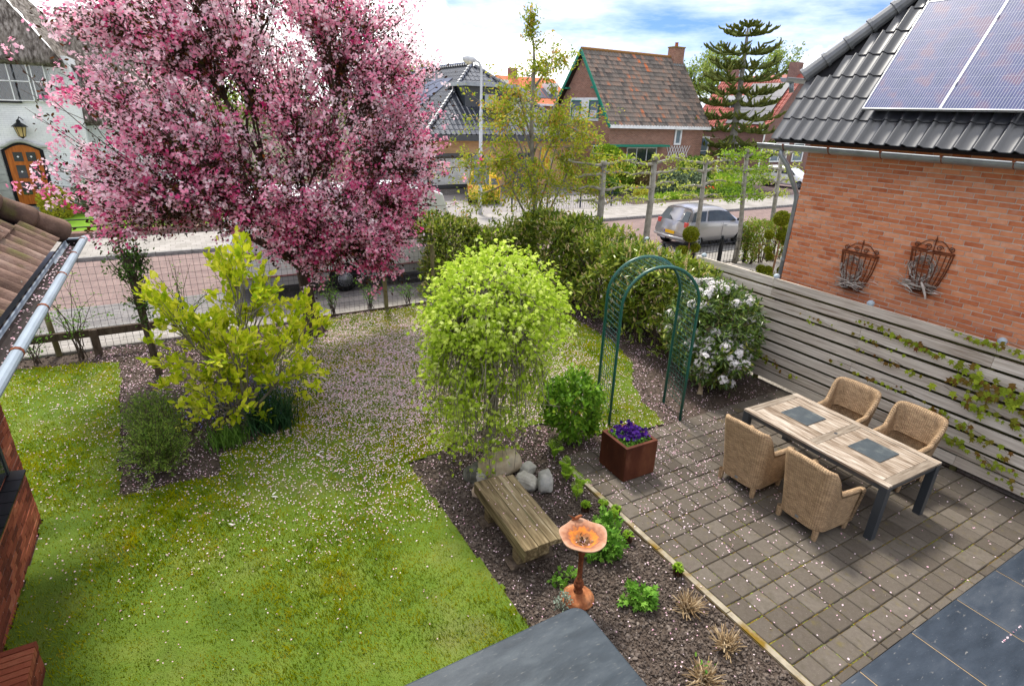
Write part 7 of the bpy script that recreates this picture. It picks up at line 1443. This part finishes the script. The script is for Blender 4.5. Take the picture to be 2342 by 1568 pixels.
# ============================================================ PLANTS BEYOND THE GARDEN
# ---- trained (espalier) trees
Mlime = leafm('lime_tuft', [(0, (.20, .28, .03)), (.5, (.40, .47, .06)), (1, (.62, .63, .22))], .4)
Mtufg = leafm('green_tuft', [(0, (.10, .22, .015)), (.6, (.26, .42, .03)), (1, (.42, .52, .07))], .4)
Mebark = mat('pale_grey_bark', [(0, (.13, .12, .10)), (.5, (.25, .24, .21)), (1, (.36, .35, .31))], rough=.9, scale=7, bump=.4, patch=[((.14, .13, .09), 14, .58, .68, .7)])
for i, (x, zt_, lean, nl, mt_, lab) in enumerate(((9.95, 3.25, -.0, 260, Mlime, 'leftmost trained tree, thick pale trunk with nearly bare knobbly arms'), (11.75, 3.35, .0, 380, Mlime, 'second trained tree from the left, bare grey arms with pale leaf tufts'), (13.85, 3.3, -.05, 480, Mlime, 'third trained tree from the left, in front of the silver car'), (15.9, 3.55, -.35, 1300, Mtufg, 'fourth trained tree from the left, leafiest, rooted beside the black railing'), (17.45, 3.5, -.2, 420, Mlime, 'rightmost trained tree, thin and close to the brick house corner'))):
    r = rng(600+i); root = plant('trained_tree', lab, 'tree', (x, 12.5, 0), 'row of trained flat trees along the front garden'); mb = MB(); cv = []
    R0 = .10 if i < 2 else .078
    tr_ = np.array([(x, 12.5, -.05), (x+.02, 12.5, 1.), (x+lean*.5+.03, 12.5, 2.), (x+lean, 12.5, zt_)]); mb.tube(tr_, [R0*1.2, R0, R0*.9, R0*.8], 12)
    mb.tube([tr_[3], tr_[3]+(0, 0, .12)], [R0*1.2, R0*.7], 8)
    for z, h_ in ((2.22, .85), (2.6, .9), (3.0, .95), (3.25 if i < 3 else 3.42, 1.05)):
        for s_ in (-1, 1):
            b0 = np.array([x+lean*z/zt_, 12.5, z]); e = b0+np.array([s_*h_*r.uniform(.85, 1.15), r.normal(0, .04), r.uniform(-.05, .16)]); m_ = (b0+e)/2+np.array([0, 0, r.uniform(-.05, .18)]); c_ = bez(b0, e, m_, 9)+r.normal(0, .012, (9, 3)); mb.tube(c_, np.linspace(.045, .02, 9), 7); cv.append(c_)
            if r.random() < .7: mb.tube([e, e+r.normal(0, .03, 3)], [.05, .03], 6)
    put(mb, 'trunk', Mebark, root, None, True)
    knob = np.array([c_[k_] for c_ in cv for k_ in (3, 5, 8)]+[tr_[3]+(0, 0, .1)]*2); n = int(nl*1.5); P = knob[r.integers(0, len(knob), n)]+r.normal(0, 1, (n, 3))*[.09, .06, .06]
    if i == 3: P2, _, _ = along(cv, n, r, .1, .09); P[:n*2//3] = P2[:n*2//3]
    mb = MB(); leafmb(mb, OV, P, r.normal(size=(n, 3)), r.uniform(.06, .12, n), r, .2, .6); put(mb, 'leaves', mt_, root)
# ---- monkey puzzle tree
r = rng(620); AR_ = plant('monkey_puzzle_tree', 'tall dark monkey puzzle tree with curved spiny branches across the side street corner', 'tree', (35.35, 29.7, 0)); mb = MB(); fo = MB()
tr_ = np.array([(35.35, 29.7, 0), (35.2, 29.7, 3), (35.05, 29.7, 6), (34.9, 29.7, 9.2), (34.8, 29.7, 10.3)]); mb.tube(tr_, [.34, .28, .2, .12, .05], 12)
put(mb, 'trunk', Mebark, AR_, None, True)
for z, R_, n_, dr in ((10.2, .75, 10, .3), (9.75, 1.9, 11, .25), (8.75, 2.6, 12, .1), (7.9, 2.3, 12, 0.), (7.2, 3.2, 13, -.05), (6.4, 3.0, 13, -.1), (5.8, 3.6, 13, -.25), (5.0, 3.6, 13, -.4), (4.4, 4.0, 13, -.6), (3.6, 3.6, 12, -.9), (3.1, 3.3, 11, -1.1)):
    for q in range(n_):
        a = 2*pi*(q+.5*r.random())/n_; L_ = R_*.84*r.uniform(.75, 1.1); s0 = np.array([35.35-.05*z, 29.7, z]); d_ = np.array([cos(a), sin(a), 0]); e = s0+d_*L_+(0, 0, dr+.28*L_*.35); c_ = bez(s0, e, s0+d_*L_*.6+(0, 0, dr-.22*L_), 9); fo.tube(c_, np.linspace(.05, .075, 9), 6, rnd=r.random()*.5)
        for w_ in range(11 if L_ > 1 else 5):
            k = r.integers(3, 9); sd = np.array([-d_[1], d_[0], 0])*r.choice([-1, 1]); l2 = r.uniform(.35, .8)*min(1, L_/2); p0_ = c_[k]; p1_ = p0_+d_*l2*.6+sd*l2*.6+(0, 0, r.uniform(.15, .45)*l2*1.6); fo.tube(bez(p0_, p1_, (p0_+p1_)/2+d_*.1-(0, 0, .12), 6), [.045, .06, .065, .065, .06, .02], 6, rnd=r.random())
put(fo, 'branches', mat('monkey_puzzle_green', [(0, (.04, .06, .012)), (.5, (.10, .125, .025)), (1, (.21, .23, .05))], rough=.7, rnd=.6, bump=1, bscale=25, bdist=.05, scale=2, glob=True), AR_)
# ---- shrubs of the brick house garden, and clipped shapes
def bush(name, lab, c, s, n, m, ln, seed, cat='shrub', tm=LQ, shell=.8, zmin=.02, upb=.4, droop=0., trunk=True, grp=None):
    r = rng(seed); root = plant(name, lab, cat, (c[0], c[1], 0), grp); P = ell(n, r, c, s, shell, zmin); d_ = (P-np.array(c))/np.array(s)
    P += d_*(.10*np.sin(P[:, 0]*3/s[0]+seed)*np.sin(P[:, 2]*4/s[2]+P[:, 1]))[:, None]*min(s); mb = MB(); leafmb(mb, tm, P, d_, r.uniform(ln*.7, ln*1.3, n), r, droop, upb); put(mb, 'leaves', m, root)
    if trunk: w_ = MB(); w_.tube([(c[0], c[1], 0), (c[0]+.03, c[1], max(.15, c[2]))], [min(s)*.12, min(s)*.07], 7); put(w_, 'stem', K['bark'], root, None)
    return root
Mthj = leafm('thuja_green', [(0, (.07, .15, .01)), (.5, (.16, .28, .015)), (1, (.28, .40, .03))], .2); Mbrn = leafm('bronze_conifer', [(0, (.07, .06, .015)), (1, (.20, .16, .05))], .1); Mwil = leafm('blue_green', [(0, (.07, .11, .05)), (1, (.24, .31, .18))], .2); Myel = leafm('golden', [(0, (.30, .30, .02)), (1, (.62, .56, .06))], .3); Mmid = leafm('mid_green', [(0, (.04, .10, .015)), (1, (.17, .29, .04))], .25)
bush('dome_conifer', 'bright green dome shaped clipped conifer in front of the brick house window', (23.0, 28.6, 1.35), (1.15, 1.1, 1.55), 9000, Mthj, .14, 701)
bush('brown_conifer', 'bronze green column shaped conifer in the brick house garden', (24.75, 27., .95), (.62, .6, 1.05), 4200, Mbrn, .10, 702)
bush('weeping_conifer', 'grey green weeping mound left of the monkey puzzle trunk', (26.6, 26.6, .45), (1.0, .9, 1.1), 5200, Mwil, .16, 703, droop=1.2)
bush('weeping_conifer', 'second larger grey green weeping mound, right behind the red tulips', (28.3, 26.4, .35), (1.15, 1., 1.1), 5600, Mwil, .16, 704, droop=1.2)
bush('yellow_shrub', 'small round yellow shrub at the front of the brick house garden', (23.6, 25.9, .3), (.5, .45, .35), 1500, Myel, .08, 705)
bush('green_shrub', 'leafy yellow green shrub between the dome conifer and brown conifer', (23.9, 27.9, 1.1), (.8, .6, 1.2), 2600, Mtufg, .15, 706, shell=.5)
bush('dark_shrub', 'dark low shrub at the foot of the dome conifer', (22.4, 27.2, .5), (.6, .6, .6), 1700, Mmid, .12, 707, shell=.6)
bush('dark_shrub', 'dark green shrub behind the second weeping mound', (29.3, 27.6, 1.0), (1.5, .8, 1.2), 5000, Mmid, .16, 708, shell=.6)
bush('low_shrub', 'low flowering border plants along the drive edge', (24.6, 24.6, .2), (2.6, .5, .3), 3200, Mtufg, .10, 709, shell=.3)
bush('low_shrub', 'low green border right of the border by the drive', (28.8, 24.6, .25), (2.6, .6, .4), 3600, Mmid, .12, 710, shell=.3)
bush('low_shrub', 'green shrubs at the corner of the pavement and side street', (31.4, 26.4, .5), (1.9, 1.5, .8), 4600, Mtufg, .14, 711, shell=.4)
r = rng(712); TU = plant('red_tulips', 'group of red tulips at the edge of the brick house garden', 'flowers', (28.3, 25.0, 0)); mb = MB(); n = 40; P = np.c_[r.normal(28.35, .25, n), r.normal(24.9, .15, n), r.uniform(.35, .6, n)]; mb.rep(BLOB[0], BLOB[1], P, rot_from(np.tile([[0, 0, 1.]], (n, 1)), r.uniform(0, 6, n)), np.full((n, 3), [.10, .10, .14]), r.random(n)); put(mb, 'flowers', mat('tulip_red', [(0, (.6, .01, .01)), (1, (.8, .03, .02))]), TU); mb = MB(); [mb.tube([(p[0], p[1], .05), p], .01, 3) for p in P]; put(mb, 'stems', Mmid, TU)
bush('golden_conifer', 'golden yellow conifer beside the steps of the thatched house', (-4.35, 28.3, .55), (.55, .5, .75), 3000, Myel, .09, 713)
bush('variegated_shrub', 'pale variegated shrub right of the golden conifer at the white wall', (-3.2, 29.2, .7), (.8, .5, .75), 2800, leafm('variegated', [(0, (.12, .18, .09)), (1, (.45, .52, .36))], .2), .10, 714, shell=.5)
bush('round_shrub', 'small green bush on the lawn edge of the thatched house, seen below the blossom', (.25, 29.2, .5), (.55, .5, .6), 1500, Mtufg, .10, 715, shell=.5)
bush('dark_shrub', 'dark green bush left of the arched orange door', (-6.9, 29.0, .9), (.7, .6, 1.0), 2400, Mmid, .13, 716, shell=.5)
bush('wall_shrub', 'row of dark shrubs against the lower white wing behind the pink tree', (3., 29.6, .7), (2.4, .7, .9), 5200, Mmid, .14, 717, shell=.5)
Mtop = leafm('box_green', [(0, (.05, .08, .005)), (.5, (.15, .18, .008)), (1, (.30, .30, .02))], .15)
def topiary(lab, base, stem, balls, seed, cols=Mtop):
    r = rng(seed); root = plant('topiary_tree', lab, 'topiary', base, 'cloud pruned topiary trees'); w_ = MB(); w_.tube(stem, np.linspace(.035, .018, len(stem)), 8)
    for (x, y, z, R_) in balls: q = min(stem, key=lambda p_: abs(p_[2]-z+.15)); w_.tube([q, (x, y, z)], .014, 5)
    put(w_, 'stem', flat('brown_stem', (.22, .12, .07)) if 'brown_stem' not in bpy.data.materials else bpy.data.materials['brown_stem'], root, None)
    for (x, y, z, R_) in balls: n = int(4200*(R_/.2)**2); P = ell(n, r, (x, y, z), (R_, R_, R_*.95), .7); mb = MB(); leafmb(mb, LQ, P, P-np.array([x, y, z]), r.uniform(.025, .045, n), r, 0, 0); put(mb, 'ball', cols, root)
topiary('topiary with one large ball and two small ones before the black railing', (12.35, 11.3, 0), [(12.35, 11.3, 0), (12.33, 11.3, .7), (12.3, 11.3, 1.2)], [(12.32, 11.3, 1.46, .23), (12.02, 11.3, 1.02, .15), (12.52, 11.25, 1.07, .13), (12.28, 11.4, .98, .13)], 721)
topiary('tall topiary with many small balls beside the brick house corner', (15.55, 10.8, 0), [(15.55, 10.8, 0), (15.62, 10.8, .6), (15.62, 10.8, 1.1), (15.55, 10.8, 1.6)], [(15.5, 10.8, 1.80, .24), (15.07, 10.8, 1.34, .14), (15.52, 10.7, 1.30, .16), (15.9, 10.8, 1.12, .17), (15.8, 10.9, 1.4, .13), (15.16, 10.8, .88, .12), (15.29, 10.8, .66, .11), (15.9, 10.7, .75, .13), (14.98, 10.8, .31, .13), (15.28, 10.75, .25, .13), (15.86, 10.7, .20, .13)], 722)
hedge('beech_hedge', 'loose hedge with coppery tips behind the tall topiary', [(16.0, 18.6, 11.9, 12.6, 1.35)], 8500, 723, (17.3, 12.2, 0), ln=(.05, .09), mt=leafm('beech', [(0, (.10, .20, .02)), (.55, (.28, .38, .04)), (.8, (.36, .28, .10)), (1, (.45, .20, .10))], .35), tm=OV)
bush('ground_cover_shrub', 'yellow green mossy mound under the tall topiary', (14.7, 10.6, .05), (.9, .6, .22), 2400, Mtop, .05, 724, shell=.4, trunk=False)
# ---- distant trees
def fartree(lab, c, s, n, m, seed, ln=.5, name='distant_tree'):
    r = rng(seed); root = plant(name, lab, 'tree', (c[0], c[1], 0), 'trees on the skyline'); w_ = MB(); w_.tube([(c[0], c[1], 0), (c[0], c[1], c[2])], [.4, .2], 7)
    k = 26; cc = ell(k, r, c, s, .4); Pn = cc[r.integers(0, k, n)]+r.normal(0, 1, (n, 3))*min(s)*.22
    for p in cc: w_.tube([(c[0], c[1], c[2]-s[2]*.5), p], [.12, .04], 4)
    put(w_, 'trunk', K['bark'], root, None); mb = MB(); leafmb(mb, LQ, Pn, r.normal(size=(n, 3)), r.uniform(ln*.6, ln*1.3, n), r); put(mb, 'crown', m, root)
Mfar = leafm('far_green', [(0, (.10, .17, .03)), (.5, (.24, .32, .06)), (1, (.40, .44, .12))], .3, rough=.8)
for a in (((72., 70, 10.), (3, 2.5, 3.2), 2200, 731, 'round light green tree right of the brick house chimney'), ((78.5, 72, 11.5), (3.6, 3, 4.2), 3000, 732, 'taller pale green tree behind the monkey puzzle tree'), ((94, 72, 12.5), (5, 3, 5.5), 3800, 733, 'large feathery tree left of the solar panelled roof'), ((19.3, 52, 7.2), (1.6, 1.5, 1.7), 1200, 734, 'small bright green tree top seen above the bungalow ridge')): fartree(a[4], a[0], a[1], a[2], Mfar, a[3], .42)
r = rng(740); mb = MB()
for i in range(22):
    x = -60+i*6.5+r.normal(0, 2); cc = ell(14, r, (x, 95+r.normal(0, 6), 4.2), (4.5, 3, 3.2+r.random()), .3); Pn = cc[r.integers(0, 14, 900)]+r.normal(0, .9, (900, 3)); leafmb(mb, LQ, Pn, r.normal(size=(900, 3)), r.uniform(.4, .95, 900), r)
tag(mb.build('far_wood', Mfar), 'band of leafy trees far behind the houses', 'wood', kind='stuff')
